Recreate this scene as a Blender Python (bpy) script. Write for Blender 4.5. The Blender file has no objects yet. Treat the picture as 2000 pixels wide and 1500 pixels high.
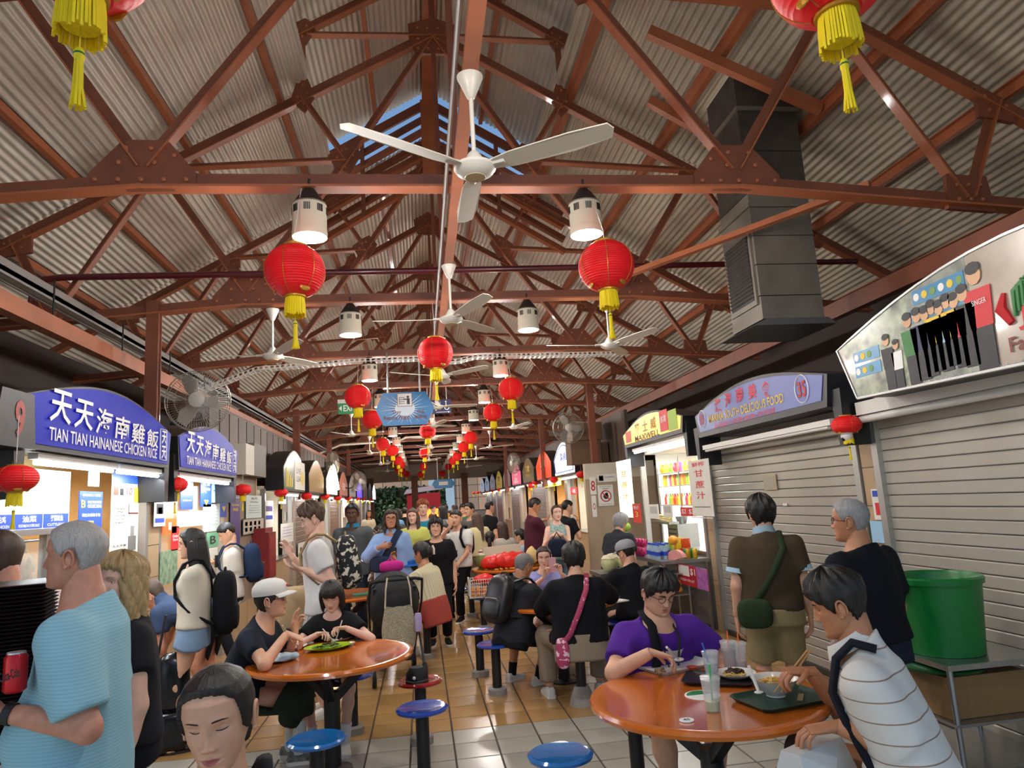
import bpy, math, random
import numpy as np
from mathutils import Vector, Matrix
random.seed(7); rng = np.random.default_rng(7)
scn = bpy.context.scene
C = scn.collection
# ---------------------------------------------------------------- camera (photo frame 2000x1500)
F = 1350.0; HC = 1.72
def _n(v): v = np.array(v, float); return v / np.linalg.norm(v)
_Y = _n((824-1000, 987-750, F)); _X = _n((10875-1000, 367-750, F))
_X = _n(_X - _Y*(_X@_Y)); _Z = np.cross(_X, _Y); _Z = _Z if _Z[1] < 0 else -_Z
RW = np.stack([_X, _Y, _Z])
cam = bpy.data.cameras.new('camera'); camo = bpy.data.objects.new('camera', cam); C.objects.link(camo)
cam.sensor_width = 36; cam.lens = 36*F/2000; cam.clip_start = .05; cam.clip_end = 400
camo.matrix_world = Matrix([[RW[r][0], -RW[r][1], -RW[r][2], (0, 0, HC)[r]] for r in range(3)] + [[0, 0, 0, 1]])
scn.camera = camo
# ---------------------------------------------------------------- sky, sun, exposure
w = bpy.data.worlds.new('world'); scn.world = w; w.use_nodes = True
nt = w.node_tree; bg = nt.nodes['Background']; sky = nt.nodes.new('ShaderNodeTexSky')
sky.sky_type = 'HOSEK_WILKIE'; sky.turbidity = 3.5; sky.ground_albedo = .4
sky.sun_direction = Vector((-.7, -.35, .62)).normalized()
nt.links.new(sky.outputs[0], bg.inputs[0]); bg.inputs[1].default_value = 3.2
sun = bpy.data.lights.new('sun', 'SUN'); sun.energy = 3.0; sun.angle = .02; sun.color = (1, .95, .88); suno = bpy.data.objects.new('sun', sun); C.objects.link(suno)
suno.rotation_euler = Vector((-.7, -.35, .62)).to_track_quat('Z', 'Y').to_euler()
vs_ = scn.view_settings; vs_.view_transform = 'Standard'; vs_.look = 'None'; vs_.gamma = 1; vs_.use_curve_mapping = False
vs_.exposure = 0.6
# ---------------------------------------------------------------- pixel -> place helpers
def ray(px, py): return RW @ np.array([px-1000., py-750., F])
def gp(px, py, z=0.):
    d = ray(px, py); return d*((z-HC)/d[2]) + np.array([0, 0, HC])
def ox(px, py, x):
    d = ray(px, py); return d*(x/d[0]) + np.array([0, 0, HC])
def oy(px, py, y):
    d = ray(px, py); return d*(y/d[1]) + np.array([0, 0, HC])
def proj(p):
    c = RW.T @ (np.array(p, float)-np.array([0, 0, HC])); return c[:2]/c[2]*F + np.array([1000., 750.])
# ---------------------------------------------------------------- materials
def lin(hx):
    hx = hx.lstrip('#'); o = []
    for i in (0, 2, 4):
        c = int(hx[i:i+2], 16)/255; o.append(c/12.92 if c < .04045 else ((c+.055)/1.055)**2.4)
    return (*o, 1)
MATS = {}
def mat(name, col='808080', rough=.5, metal=0, var=0, vscale=6, bump=0, bscale=40, emit=0, trans=0, alpha=1, coat=0, stripe=None, stretch=None, col2=None, thr=None, sub=0, spec=None):
    if name in MATS: return MATS[name]
    m = bpy.data.materials.new(name); m.use_nodes = True; MATS[name] = m
    N = m.node_tree.nodes; L = m.node_tree.links; b = N['Principled BSDF']
    c = lin(col) if isinstance(col, str) else col
    b.inputs['Base Color'].default_value = c; b.inputs['Roughness'].default_value = rough; b.inputs['Metallic'].default_value = metal
    if spec is not None: b.inputs['Specular IOR Level'].default_value = spec
    if trans: b.inputs['Transmission Weight'].default_value = trans; b.inputs['IOR'].default_value = 1.25
    if alpha < 1: b.inputs['Alpha'].default_value = alpha
    if coat: b.inputs['Coat Weight'].default_value = coat; b.inputs['Coat Roughness'].default_value = .08
    if sub: b.inputs['Subsurface Weight'].default_value = sub; b.inputs['Subsurface Radius'].default_value = (.02, .008, .004); b.inputs['Subsurface Scale'].default_value = .5
    if emit: b.inputs['Emission Color'].default_value = c; b.inputs['Emission Strength'].default_value = emit
    if var or bump or stripe or col2:
        tc = N.new('ShaderNodeTexCoord'); mp = N.new('ShaderNodeMapping'); L.new(tc.outputs['Object'], mp.inputs['Vector'])
        if stretch: mp.inputs['Scale'].default_value = stretch
    if var or col2:
        n = N.new('ShaderNodeTexNoise'); n.inputs['Scale'].default_value = vscale; n.inputs['Detail'].default_value = 5; L.new(mp.outputs[0], n.inputs['Vector'])
        r = N.new('ShaderNodeValToRGB'); L.new(n.outputs['Fac'], r.inputs[0])
        lo, hi = thr if thr else (.3, .7)
        r.color_ramp.elements[0].position = lo; r.color_ramp.elements[1].position = hi
        c2 = lin(col2) if col2 else tuple(min(1, x*(1+var)) for x in c[:3])+(1,)
        c1 = c if col2 else tuple(x*(1-var) for x in c[:3])+(1,)
        r.color_ramp.elements[0].color = c1; r.color_ramp.elements[1].color = c2
        L.new(r.outputs[0], b.inputs['Base Color'])
        if emit: L.new(r.outputs[0], b.inputs['Emission Color'])
    if stripe:   # (axis, period, dark colour, duty)
        ax, per, dc, duty = stripe
        sx = N.new('ShaderNodeSeparateXYZ'); L.new(tc.outputs['Object'], sx.inputs[0])
        a = N.new('ShaderNodeMath'); a.operation = 'DIVIDE'; a.inputs[1].default_value = per; L.new(sx.outputs[ax], a.inputs[0])
        fr = N.new('ShaderNodeMath'); fr.operation = 'FRACT'; L.new(a.outputs[0], fr.inputs[0])
        lt = N.new('ShaderNodeMath'); lt.operation = 'LESS_THAN'; lt.inputs[1].default_value = duty; L.new(fr.outputs[0], lt.inputs[0])
        mx = N.new('ShaderNodeMix'); mx.data_type = 'RGBA'; L.new(lt.outputs[0], mx.inputs['Factor'])
        mx.inputs['A'].default_value = c; mx.inputs['B'].default_value = lin(dc); L.new(mx.outputs['Result'], b.inputs['Base Color'])
    if bump:
        n2 = N.new('ShaderNodeTexNoise'); n2.inputs['Scale'].default_value = bscale; n2.inputs['Detail'].default_value = 4; L.new(mp.outputs[0], n2.inputs['Vector'])
        bp = N.new('ShaderNodeBump'); bp.inputs['Strength'].default_value = bump; bp.inputs['Distance'].default_value = .01
        L.new(n2.outputs['Fac'], bp.inputs['Height']); L.new(bp.outputs[0], b.inputs['Normal'])
    return m
# ---------------------------------------------------------------- mesh builder
def _basis(d):
    d = _n(d); a = np.array([0, 0, 1.]) if abs(d[2]) < .95 else np.array([0, 1., 0])
    u = _n(np.cross(a, d)); return u, np.cross(d, u), d
class MB:
    def __init__(s): s.v = []; s.f = []; s.n = 0; s.mi = []
    def add(s, v, f, m=0):
        v = np.asarray(v, float).reshape(-1, 3); s.v.append(v)
        s.f += [tuple(int(i)+s.n for i in q) for q in f]; s.mi += [m]*len(f); s.n += len(v); return s
    def box(s, x, y, z, sx, sy, sz, M=None, m=0):
        v = np.array([(i, j, k) for k in (-.5, .5) for j in (-.5, .5) for i in (-.5, .5)])*(sx, sy, sz)
        if M is not None: v = v @ np.array(M)[:3, :3].T
        return s.add(v+(x, y, z), [(0, 2, 3, 1), (4, 5, 7, 6), (0, 1, 5, 4), (2, 6, 7, 3), (0, 4, 6, 2), (1, 3, 7, 5)], m)
    def b2(s, x0, x1, y0, y1, z0, z1, m=0): return s.box((x0+x1)/2, (y0+y1)/2, (z0+z1)/2, abs(x1-x0), abs(y1-y0), abs(z1-z0), m=m)
    def bar(s, p, q, w, d, side=(0, 1, 0), m=0, off=0):   # box from p to q; d along side, w across
        p = np.array(p, float); q = np.array(q, float); ax = _n(q-p); sd = np.array(side, float); sd = _n(sd-ax*(sd@ax)); up = np.cross(ax, sd)
        p = p+up*off; q = q+up*off; v = []
        for e in (p, q):
            for a, b in ((-1, -1), (1, -1), (1, 1), (-1, 1)): v.append(e+sd*a*d/2+up*b*w/2)
        return s.add(v, [(0, 1, 2, 3), (7, 6, 5, 4), (0, 4, 5, 1), (1, 5, 6, 2), (2, 6, 7, 3), (3, 7, 4, 0)], m)
    def cyl(s, p, q, r, r2=None, n=12, m=0, cap=True):
        r2 = r if r2 is None else r2; p = np.array(p, float); q = np.array(q, float); u, w_, _ = _basis(q-p)
        a = np.arange(n)*2*math.pi/n; ring = np.outer(np.cos(a), u)+np.outer(np.sin(a), w_)
        f = [(i, (i+1) % n, n+(i+1) % n, n+i) for i in range(n)]
        if cap: f += [tuple(range(n))[::-1], tuple(range(n, 2*n))]
        return s.add(np.vstack([p+ring*r, q+ring*r2]), f, m)
    def tube(s, pts, r, n=8, m=0, flat=None, cap=True):
        pts = np.array(pts, float); k = len(pts); r = np.broadcast_to(np.array(r, float), (k,)) if np.ndim(r) < 2 else r
        V = []; t0 = pts[1]-pts[0]; u, w_, _ = _basis(t0)
        for i in range(k):
            t = _n(pts[min(i+1, k-1)]-pts[max(i-1, 0)]); u = _n(u-t*(u@t)); w_ = np.cross(t, u)
            a = np.arange(n)*2*math.pi/n
            V.append(pts[i]+r[i]*(np.outer(np.cos(a), u)*(flat or 1)+np.outer(np.sin(a), w_)))
        f = [(i*n+j, i*n+(j+1) % n, (i+1)*n+(j+1) % n, (i+1)*n+j) for i in range(k-1) for j in range(n)]
        if cap: f += [tuple(range(n))[::-1], tuple(range((k-1)*n, k*n))]
        return s.add(np.vstack(V), f, m)
    def lathe(s, prof, n=24, o=(0, 0, 0), ax=(0, 0, 1), m=0, sx=1):
        u, w_, d = _basis(ax); o = np.array(o, float)
        if abs(d[2]) > .95: u, w_ = np.array([1., 0, 0]), np.array([0, 1., 0])*np.sign(d[2])
        a = np.arange(n)*2*math.pi/n; ring = np.outer(np.cos(a), u)*sx+np.outer(np.sin(a), w_)
        V = np.vstack([o+d*z+ring*max(r, 1e-5) for r, z in prof]); k = len(prof)
        f = [(i*n+j, i*n+(j+1) % n, (i+1)*n+(j+1) % n, (i+1)*n+j) for i in range(k-1) for j in range(n)]
        return s.add(V, f+[tuple(range(n))[::-1], tuple(range((k-1)*n, k*n))], m)
    def sph(s, c, r, n=14, k=9, m=0, M=None):
        r = np.broadcast_to(np.array(r, float), (3,)); V = []
        for i in range(k+1):
            t = math.pi*i/k
            for j in range(n):
                a = 2*math.pi*j/n; V.append((max(math.sin(t), 1e-4)*math.cos(a)*r[0], max(math.sin(t), 1e-4)*math.sin(a)*r[1], math.cos(t)*r[2]))
        V = np.array(V)
        if M is not None: V = V @ np.array(M)[:3, :3].T
        return s.add(V+np.array(c, float), [(i*n+j, (i+1)*n+j, (i+1)*n+(j+1) % n, i*n+(j+1) % n) for i in range(k) for j in range(n)], m)
    def prism(s, poly, y0, y1, m=0):      # polygon in local XZ, extruded along y
        k = len(poly); V = [(x, y0, z) for x, z in poly]+[(x, y1, z) for x, z in poly]
        return s.add(V, [tuple(range(k)), tuple(range(k, 2*k))[::-1]]+[(i, k+i, k+(i+1) % k, (i+1) % k) for i in range(k)], m)
    def hplate(s, poly, z0, z1, m=0):
        k = len(poly); V = [(x, y, z0) for x, y in poly]+[(x, y, z1) for x, y in poly]
        return s.add(V, [tuple(range(k))[::-1], tuple(range(k, 2*k))]+[(i, (i+1) % k, k+(i+1) % k, k+i) for i in range(k)], m)
    def xf(s, M):
        M = np.array(M); s.v = [v @ M[:3, :3].T+M[:3, 3] for v in s.v]; return s
    def mesh(s, name, mats, smooth=None):
        me = bpy.data.meshes.new(name); V = np.vstack(s.v); me.from_pydata(V.tolist(), [], s.f)
        for m in (mats if isinstance(mats, (list, tuple)) else [mats]): me.materials.append(m)
        if any(s.mi): me.polygons.foreach_set('material_index', s.mi)
        if smooth: me.shade_smooth(); me.set_sharp_from_angle(angle=math.radians(smooth if smooth is not True else 40))
        me.update(); return me
    def build(s, name, mats, parent=None, smooth=None, loc=None, rz=0):
        return link(name, s.mesh(name, mats, smooth), parent, loc, rz)
def link(name, me, parent=None, loc=None, rz=0):
    o = bpy.data.objects.new(name, me); C.objects.link(o)
    if parent is not None: o.parent = parent
    if loc is not None: o.location = loc
    if rz: o.rotation_euler[2] = rz
    return o
def tag(o, label=None, cat=None, group=None, kind=None):
    for k, v in (('label', label), ('category', cat), ('group', group), ('kind', kind)):
        if v: o[k] = v
    return o
def thing(name, label, cat, loc=(0, 0, 0), rz=0, group=None, kind=None):
    o = link(name, None, None, loc, rz); return tag(o, label, cat, group, kind)
def one(mb, name, label, cat, mats, loc=None, rz=0, group=None, smooth=None, kind=None):
    return tag(mb.build(name, mats, None, smooth, loc, rz), label, cat, group, kind)
def dup(o, parent=None, loc=None, rz=None, label=None):
    c = o.copy(); C.objects.link(c)
    if parent is not None: c.parent = parent
    if loc is not None: c.location = loc
    if rz is not None: c.rotation_euler[2] = rz
    if label: c['label'] = label
    for ch in list(o.children): dup(ch, c)
    return c
_fc = {}
def glyphs(t, bold=.0):
    if (t, bold) in _fc: return _fc[(t, bold)]
    cu = bpy.data.curves.new('t', 'FONT'); cu.body = t; cu.resolution_u = 2; cu.offset = bold
    ob = bpy.data.objects.new('t', cu); C.objects.link(ob)
    me = bpy.data.meshes.new_from_object(ob); bpy.data.objects.remove(ob)
    V = np.zeros(len(me.vertices)*3); me.vertices.foreach_get('co', V); V = V.reshape(-1, 3)
    f = [tuple(p.vertices) for p in me.polygons]; bpy.data.meshes.remove(me)
    if len(V): lo = V.min(0); hi = V.max(0); V = (V-(lo+hi)/2)/np.maximum(hi-lo, 1e-6)
    _fc[(t, bold)] = (V, f); return V, f
def text(t, parent, x, z, w_, h, m, y=-.003, bold=0, skew=0, rot=0, name='lettering'):   # flat print on the local XZ plane of parent
    V, f = glyphs(t, bold)
    if not f: return None
    X = V[:, 0]*w_; Z = V[:, 1]*h; X = X+skew*Z
    c, s_ = math.cos(rot), math.sin(rot)
    P = np.stack([x+X*c-Z*s_, np.full(len(X), y), z+X*s_+Z*c], 1)
    b = MB(); b.add(P, f); return b.build(name, m, parent)
def panel(name, parent, x0, x1, z0, z1, m, y=0, t=.006): return MB().b2(x0, x1, y-t, y, z0, z1).build(name, m, parent)
def arc(x0, x1, z0, rise, n=14):
    return [(x0+(x1-x0)*i/n, z0+rise*math.sin(math.pi*i/n)) for i in range(n+1)]
def circ(cx, cz, r, n=20, rz_=None): return [(cx+r*math.cos(2*math.pi*i/n), cz+(rz_ or r)*math.sin(2*math.pi*i/n)) for i in range(n)]
# ================================================================ people
def surfnet(Fd, o, h):
    sg = Fd < 0; nx, ny, nz = Fd.shape
    c = np.zeros((nx-1, ny-1, nz-1), np.int8)
    for i in (0, 1):
        for j in (0, 1):
            for k in (0, 1): c += sg[i:nx-1+i, j:ny-1+j, k:nz-1+k]
    act = (c > 0) & (c < 8); idx = np.full(act.shape, -1, np.int64); n = int(act.sum()); idx[act] = np.arange(n)
    I = np.argwhere(act); P = np.zeros((n, 3)); K = np.zeros(n)
    cs = [(i, j, k) for i in (0, 1) for j in (0, 1) for k in (0, 1)]
    g = {q: Fd[I[:, 0]+q[0], I[:, 1]+q[1], I[:, 2]+q[2]] for q in cs}
    for a in cs:
        for ax in range(3):
            if a[ax] == 0:
                b = list(a); b[ax] = 1; b = tuple(b); fa, fb = g[a], g[b]; x = (fa < 0) != (fb < 0)
                t = fa[x]/(fa[x]-fb[x]); q = np.tile(np.array(a, float), (x.sum(), 1)); q[:, ax] += t; P[x] += q; K[x] += 1
    P = (P/K[:, None]+I)*h+o; Q = []
    for ax in range(3):
        A, B = [(1, 2), (2, 0), (0, 1)][ax]
        s0 = np.take(sg, range(0, sg.shape[ax]-1), ax); s1 = np.take(sg, range(1, sg.shape[ax]), ax)
        for fl, m_ in ((0, s0 & ~s1), (1, ~s0 & s1)):
            e = np.argwhere(m_); e = e[(e[:, A] > 0) & (e[:, B] > 0) & (e[:, A] < Fd.shape[A]-1) & (e[:, B] < Fd.shape[B]-1)]
            def at(da, db):
                q = e.copy(); q[:, A] -= da; q[:, B] -= db; return idx[q[:, 0], q[:, 1], q[:, 2]]
            r = np.stack([at(1, 1), at(0, 1), at(0, 0), at(1, 0)], 1); Q.append(r[:, ::-1] if fl else r)
    Q = np.vstack(Q) if Q else np.zeros((0, 4), int); Q = Q[(Q >= 0).all(1)]
    return P, Q
def lap(V, Q, it=2, lam=.5):
    E = np.vstack([Q[:, [0, 1]], Q[:, [1, 2]], Q[:, [2, 3]], Q[:, [3, 0]]]); n = len(V); cnt = np.bincount(E[:, 0], minlength=n)+np.bincount(E[:, 1], minlength=n); cnt = np.maximum(cnt, 1)
    for _ in range(it):
        A_ = np.stack([np.bincount(E[:, 0], V[E[:, 1], k], n)+np.bincount(E[:, 1], V[E[:, 0], k], n) for k in range(3)], 1)/cnt[:, None]; V = V+lam*(A_-V)
    return V
def smin(a, b, k=.03):
    h_ = np.clip(.5+.5*(b-a)/k, 0, 1); return b*(1-h_)+a*h_-k*h_*(1-h_)
def seg(P, a, b, ra, rb):
    a = np.array(a, np.float32); b = np.array(b, np.float32); ab = b-a; L2 = float(ab@ab)
    t = np.clip(((P-a)@ab)/L2, 0, 1); return np.linalg.norm(P-a-t[..., None]*ab, axis=-1)-(ra+(rb-ra)*t)
def ik(a, t, l1, l2, hint):
    a = np.array(a, float); t = np.array(t, float); d = t-a; L = np.linalg.norm(d)
    if L > (l1+l2)*.995: t = a+d/L*(l1+l2)*.995; d = t-a; L = np.linalg.norm(d)
    x = (l1*l1-l2*l2+L*L)/(2*L); y = math.sqrt(max(l1*l1-x*x, 1e-6)); dn = d/L
    hn = np.array(hint, float); hn = _n(hn-dn*(hn@dn)); return a+dn*x+hn*y, t
# ---- head ----
HZ = np.array([-.112, -.104, -.09, -.065, -.035, 0, .03, .06, .085, .104, .113])
HF = np.array([.058, .079, .083, .079, .080, .080, .086, .083, .068, .038, .002])
HB = np.array([.020, .022, .026, .042, .070, .090, .097, .091, .071, .04, .002])
HW = np.array([.022, .036, .048, .059, .066, .0715, .075, .072, .058, .034, .002])
def head_pts(nt, nz, feat=True, wide=1, jaw=1, nose=1, old=0):
    u = np.linspace(0, 1, nz); z = -.112+.225*(.5-.5*np.cos(math.pi*(.06+.94*u)))/(.5-.5*math.cos(math.pi))
    th0 = np.linspace(0, 2*math.pi, nt, endpoint=False); th = th0-.42*np.sin(th0)      # denser at the face
    Z, T = np.meshgrid(z, th, indexing='ij')
    W = np.interp(Z, HZ, HW)*wide*np.where(Z < -.03, 1+(jaw-1)*np.clip((-.03-Z)/.05, 0, 1), 1); Fr = np.interp(Z, HZ, HF); Bk = np.interp(Z, HZ, HB)
    s, c = np.sin(T), np.cos(T)
    X = W*np.sign(s)*np.abs(s)**.92; Y = np.where(c > 0, Fr*np.abs(c)**.82, -Bk*np.abs(c)**.95)
    if feat:
        G = lambda x, zz, sx, sz: np.exp(-((np.abs(X)-x)/sx)**2-((Z-zz)/sz)**2)
        fr = np.clip(c*2.2, 0, 1); t = np.clip((.018-Z)/.05, 0, 1)*(Z > -.05)
        ridge = np.exp(-(X/(.0075+.004*t))**2)*np.where(Z > -.034, np.clip((.03-Z)/.062, 0, 1)**1.1, np.exp(-((Z+.034)/.006)**2))
        D = .022*nose*ridge+.007*G(.0125, -.034, .006, .007)
        D += -.0105*G(.031, .006, .015, .0095)+.0035*G(.028, .024, .02, .007)+.004*G(.042, -.02, .018, .016)
        D += .0055*np.exp(-(X/.02)**2)*(np.exp(-((Z+.0565)/.0042)**2)+1.15*np.exp(-((Z+.0685)/.005)**2))-.003*np.exp(-(X/.022)**2-((Z+.0625)/.0022)**2)
        D += .004*np.exp(-(X/.016)**2-((Z+.098)/.01)**2)-.003*np.exp(-(X/.02)**2-((Z+.082)/.005)**2)
        D += -.0025*old*(np.exp(-((np.abs(X)-.03+.25*(Z+.04))/.004)**2-((Z+.05)/.02)**2))
        Y = Y+D*fr
        X = X+np.sign(X)*.003*G(.0125, -.035, .006, .006)*fr
    return X, Y, Z, T
def gridf(nz, nt): return [(i*nt+j, i*nt+(j+1) % nt, (i+1)*nt+(j+1) % nt, (i+1)*nt+j) for i in range(nz-1) for j in range(nt)]
def head_mesh(mb, M, lod=0, wide=1, jaw=1, nose=1, old=0, eyes='open', brow=1, ears=True):
    nt, nz = ((84, 66), (56, 44), (36, 28), (150, 120))[lod]
    X, Y, Z, T = head_pts(nt, nz, True, wide, jaw, nose, old); V = np.stack([X, Y, Z], -1).reshape(-1, 3); f = gridf(nz, nt)
    f.append(tuple(range(nt))[::-1]); f.append(tuple(range((nz-1)*nt, nz*nt)))
    cx = V[[q[0] for q in f]]+V[[q[2] for q in f]]; cx = cx/2
    xa = np.abs(V[:, 0]); up = np.clip(1-(xa/.0215)**1.6, 0, 1); zt = -.0625+.0088*up*(1-.22*np.exp(-(xa/.004)**2)); zb = -.0625-.0098*up; lip = np.clip((zt-V[:, 2])/.0018+.5, 0, 1)*np.clip((V[:, 2]-zb)/.0018+.5, 0, 1)*(xa < .0212)*(V[:, 1] > .04)
    tr = lambda v: v @ np.array(M)[:3, :3].T+np.array(M)[:3, 3]
    mb.lip = (mb.n, lip); mb.add(tr(V), f)
    def surf(x, z): # face surface y near (x,z)
        m_ = (Y > .02); d = (X-x)**2+(Z-z)**2; d[~m_] = 9; return Y.flat[np.argmin(d)]
    for sx in (-1, 1):
        ex, ez = .031*wide*sx, .005; ey = surf(ex, ez)
        if eyes == 'open':
            ce = np.array([ex, ey-.0085, ez]); e = MB().sph((0, 0, 0), .0122, 14, 10); mb.add(tr(np.vstack(e.v)+ce), e.f, 2)
            e = MB().sph((0, .0075, 0), (.0058, .0052, .0058), 10, 6); mb.add(tr(np.vstack(e.v)+ce), e.f, 3)
            for up, th_ in ((1, .9), (-1, -.75)):     # lids
                L = []; n_ = 9
                for r in range(4):
                    for i in range(n_):
                        a = -1.25+2.5*i/(n_-1); el = up*(.36*math.cos(a*1.1)+.02+r*.26)*(1 if up > 0 else .75)
                        rr = .0131+.0006*(3-r) if r < 3 else .0118
                        L.append(ce+rr*np.array([math.sin(a)*math.cos(el)*1.08, math.cos(a)*math.cos(el), math.sin(el)]))
                fl = [(r*n_+i, r*n_+i+1, (r+1)*n_+i+1, (r+1)*n_+i) for r in range(3) for i in range(n_-1)]
                mb.add(tr(np.array(L)), fl, 0)
            lo = (.0068, .0)
        else:
            ce = np.array([ex, ey-.0075, ez]); e = MB().sph((0, 0, 0), (.0145, .0102, .0098), 18, 12); mb.add(tr(np.vstack(e.v)+ce), e.f, 0); lo = (-.0035, -.002)
        pts = []; op = eyes == 'open'
        for i in range(9):
            a = -1+2*i/8; x_ = ex+a*.0135; z_ = ez+lo[0]*(1-a*a)*(.75 if op else 1)+lo[1]; q = 1-((x_-ex)/.0137)**2-((z_-ez)/(.0137 if op else .0107))**2
            pts.append((x_, max(ey-(.0085 if op else .0075)+(.0133 if op else .0106)*math.sqrt(max(q, 0)), surf(x_, z_)+.0002), z_))
        mb.tube(tr(np.array(pts)), [.0004]+[.0011]*7+[.0004], 5, 4)
        if brow:
            pts = []
            for i in range(8):
                a = i/7; x = sx*(.0145+.034*a)*wide; z_ = .0235+.0055*math.sin(a*2.2)-.004*a; pts.append((x, surf(x, z_)+.0004, z_))
            p_ = np.array(pts); n_ = len(p_); wv = np.array([.0026, .0034, .0036, .0036, .0033, .0028, .002, .0008])*brow
            V2 = np.vstack([p_+np.array([0, .0006, 0])+np.outer(wv, [0, 0, 1]), p_+np.array([0, .0006, 0])-np.outer(wv, [0, 0, 1]), p_-np.array([0, .004, 0])])
            mb.add(tr(V2), [(i, i+1, n_+i+1, n_+i) for i in range(n_-1)], 4)
        if ears:
            e = MB(); cE = np.array([sx*.073*wide, -.006, -.006]); n_ = 14
            rm = []
            for i in range(n_+1):
                a = math.radians(-60+300*i/n_); rm.append(cE+np.array([sx*(.011+.004*math.sin(a)), -.016*math.cos(a+.2)-.003, .030*math.sin(a+.15)*(1 if math.sin(a) > 0 else .95)]))
            e.tube(rm, [.003]+[.0042]*(n_-1)+[.003], 6); e.sph(cE+np.array([sx*.005, -.002, -.002]), (.0065, .016, .027), 10, 7); e.sph(cE+np.array([sx*.008, .006, -.027]), (.005, .008, .008), 8, 5)
            mb.add(tr(np.vstack(e.v)), e.f, 0)
def hair_mesh(M, style, lod=0, wide=1, seed=0):
    # cap grown from the skull; fn(azimuth, z) gives thickness, negative = hidden under the skin
    nt, nz = ((96, 60), (60, 40), (36, 26), (140, 90))[lod]
    X, Y, Z, T = head_pts(nt, nz, False, wide); a = np.abs((T+math.pi) % (2*math.pi)-math.pi)   # 0 front .. pi back
    S = STY[style]; fr, side, nape, th = S['front'], S['side'], S['nape'], S['th']
    line = np.interp(a, [0, .55, .95, 1.2, 1.45, 1.75, 2.1, math.pi], [fr, fr-.004, fr-.02, side, side-.012, side+.012, nape+.01, nape])
    r = np.random.default_rng(seed); ph = r.uniform(0, 6, 6)
    line = line+S.get('jag', .004)*(np.sin(T*13+ph[0])+np.sin(T*29+ph[1])*.7)
    k = np.clip((Z-line)/.012, -1, 1); lump = 1+S.get('lump', .12)*(np.sin(T*9+Z*60+ph[2])+np.sin(T*17-Z*35+ph[3])+.6*np.sin(T*37+ph[4]))
    top = np.interp(Z, [-.1, 0, .05, .113], [th[0], th[0], (th[0]+th[1])/2, th[1]])
    D = np.where(k > 0, top*np.clip(k*1.3, 0, 1)**.5*lump, -.022*np.clip(-k*3, 0, 1))
    if S.get('fringe'):
        fz = S['fringe']; m_ = (a < .72) & (Z > fz) & (Z < .08); D = np.where(m_, np.maximum(D, .009+.003*np.sin(T*40)), D)
    P = np.stack([X, Y, Z], -1); cen = np.array([0, -.005, .0]); d = P-cen; d = d/np.linalg.norm(d, axis=-1, keepdims=True); P = P+d*D[..., None]
    if S.get('part'): P[..., 2] -= .006*np.exp(-((P[..., 0]-S['part'])/.006)**2)*(Z > .05)
    kk = k.reshape(-1); mb = MB(); f = [q for q in gridf(nz, nt) if max(kk[i] for i in q) > -.9]+[tuple(range((nz-1)*nt, nz*nt))]; mb.add(P.reshape(-1, 3), f)
    L = S.get('long')
    if L:   # falling sheet from ear round the back to the other ear, made of locks
        n_, zb, a0, wv = L['n'], L['z'], L['a0'], L.get('wave', .0)
        for i in range(n_):
            t = i/(n_-1); az = a0+(2*math.pi-2*a0)*t; aa = min(az, 2*math.pi-az); rr = L.get('r', .016)*r.uniform(.85, 1.2)
            x0 = math.sin(az)*.078*wide; y0 = math.cos(az)*(.06 if aa < 1.5 else .094)
            e = zb*r.uniform(.9, 1.05)*(1-.12*(aa < 1.7)); pts = []
            for q in range(9):
                s_ = q/8; z_ = .05+(e-.05)*s_; fl = 1+.16*math.sin(min(s_*2.2, 1)*1.57)-.12*s_*L.get('in', 1)
                pts.append((x0*fl+wv*math.sin(s_*15+i*1.3), y0*fl+wv*math.cos(s_*14+i*2.1)-L.get('back', 0)*s_*s_, z_))
            mb.tube(pts, [rr*.5, rr, rr, rr, rr, rr*.95, rr*.9, rr*.75, rr*.3], 7)
    if S.get('bun'): c_, b_ = S['bun'], S.get('bunr', .035); mb.sph(c_, b_, 12, 9)
    if S.get('tail'):
        n_ = 7
        for i in range(n_):
            az = i*6.283/n_; q = S['tail']; mb.tube([(math.cos(az)*.01, -.085+math.sin(az)*.008, .02), (math.cos(az)*.016, -.125+math.sin(az)*.012, 0), (math.cos(az)*.02, -.125+math.sin(az)*.014, q*.5), (math.cos(az)*.014, -.115+math.sin(az)*.01, q)], [.008, .014, .013, .004], 7)
    return mb.xf(M)
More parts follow.
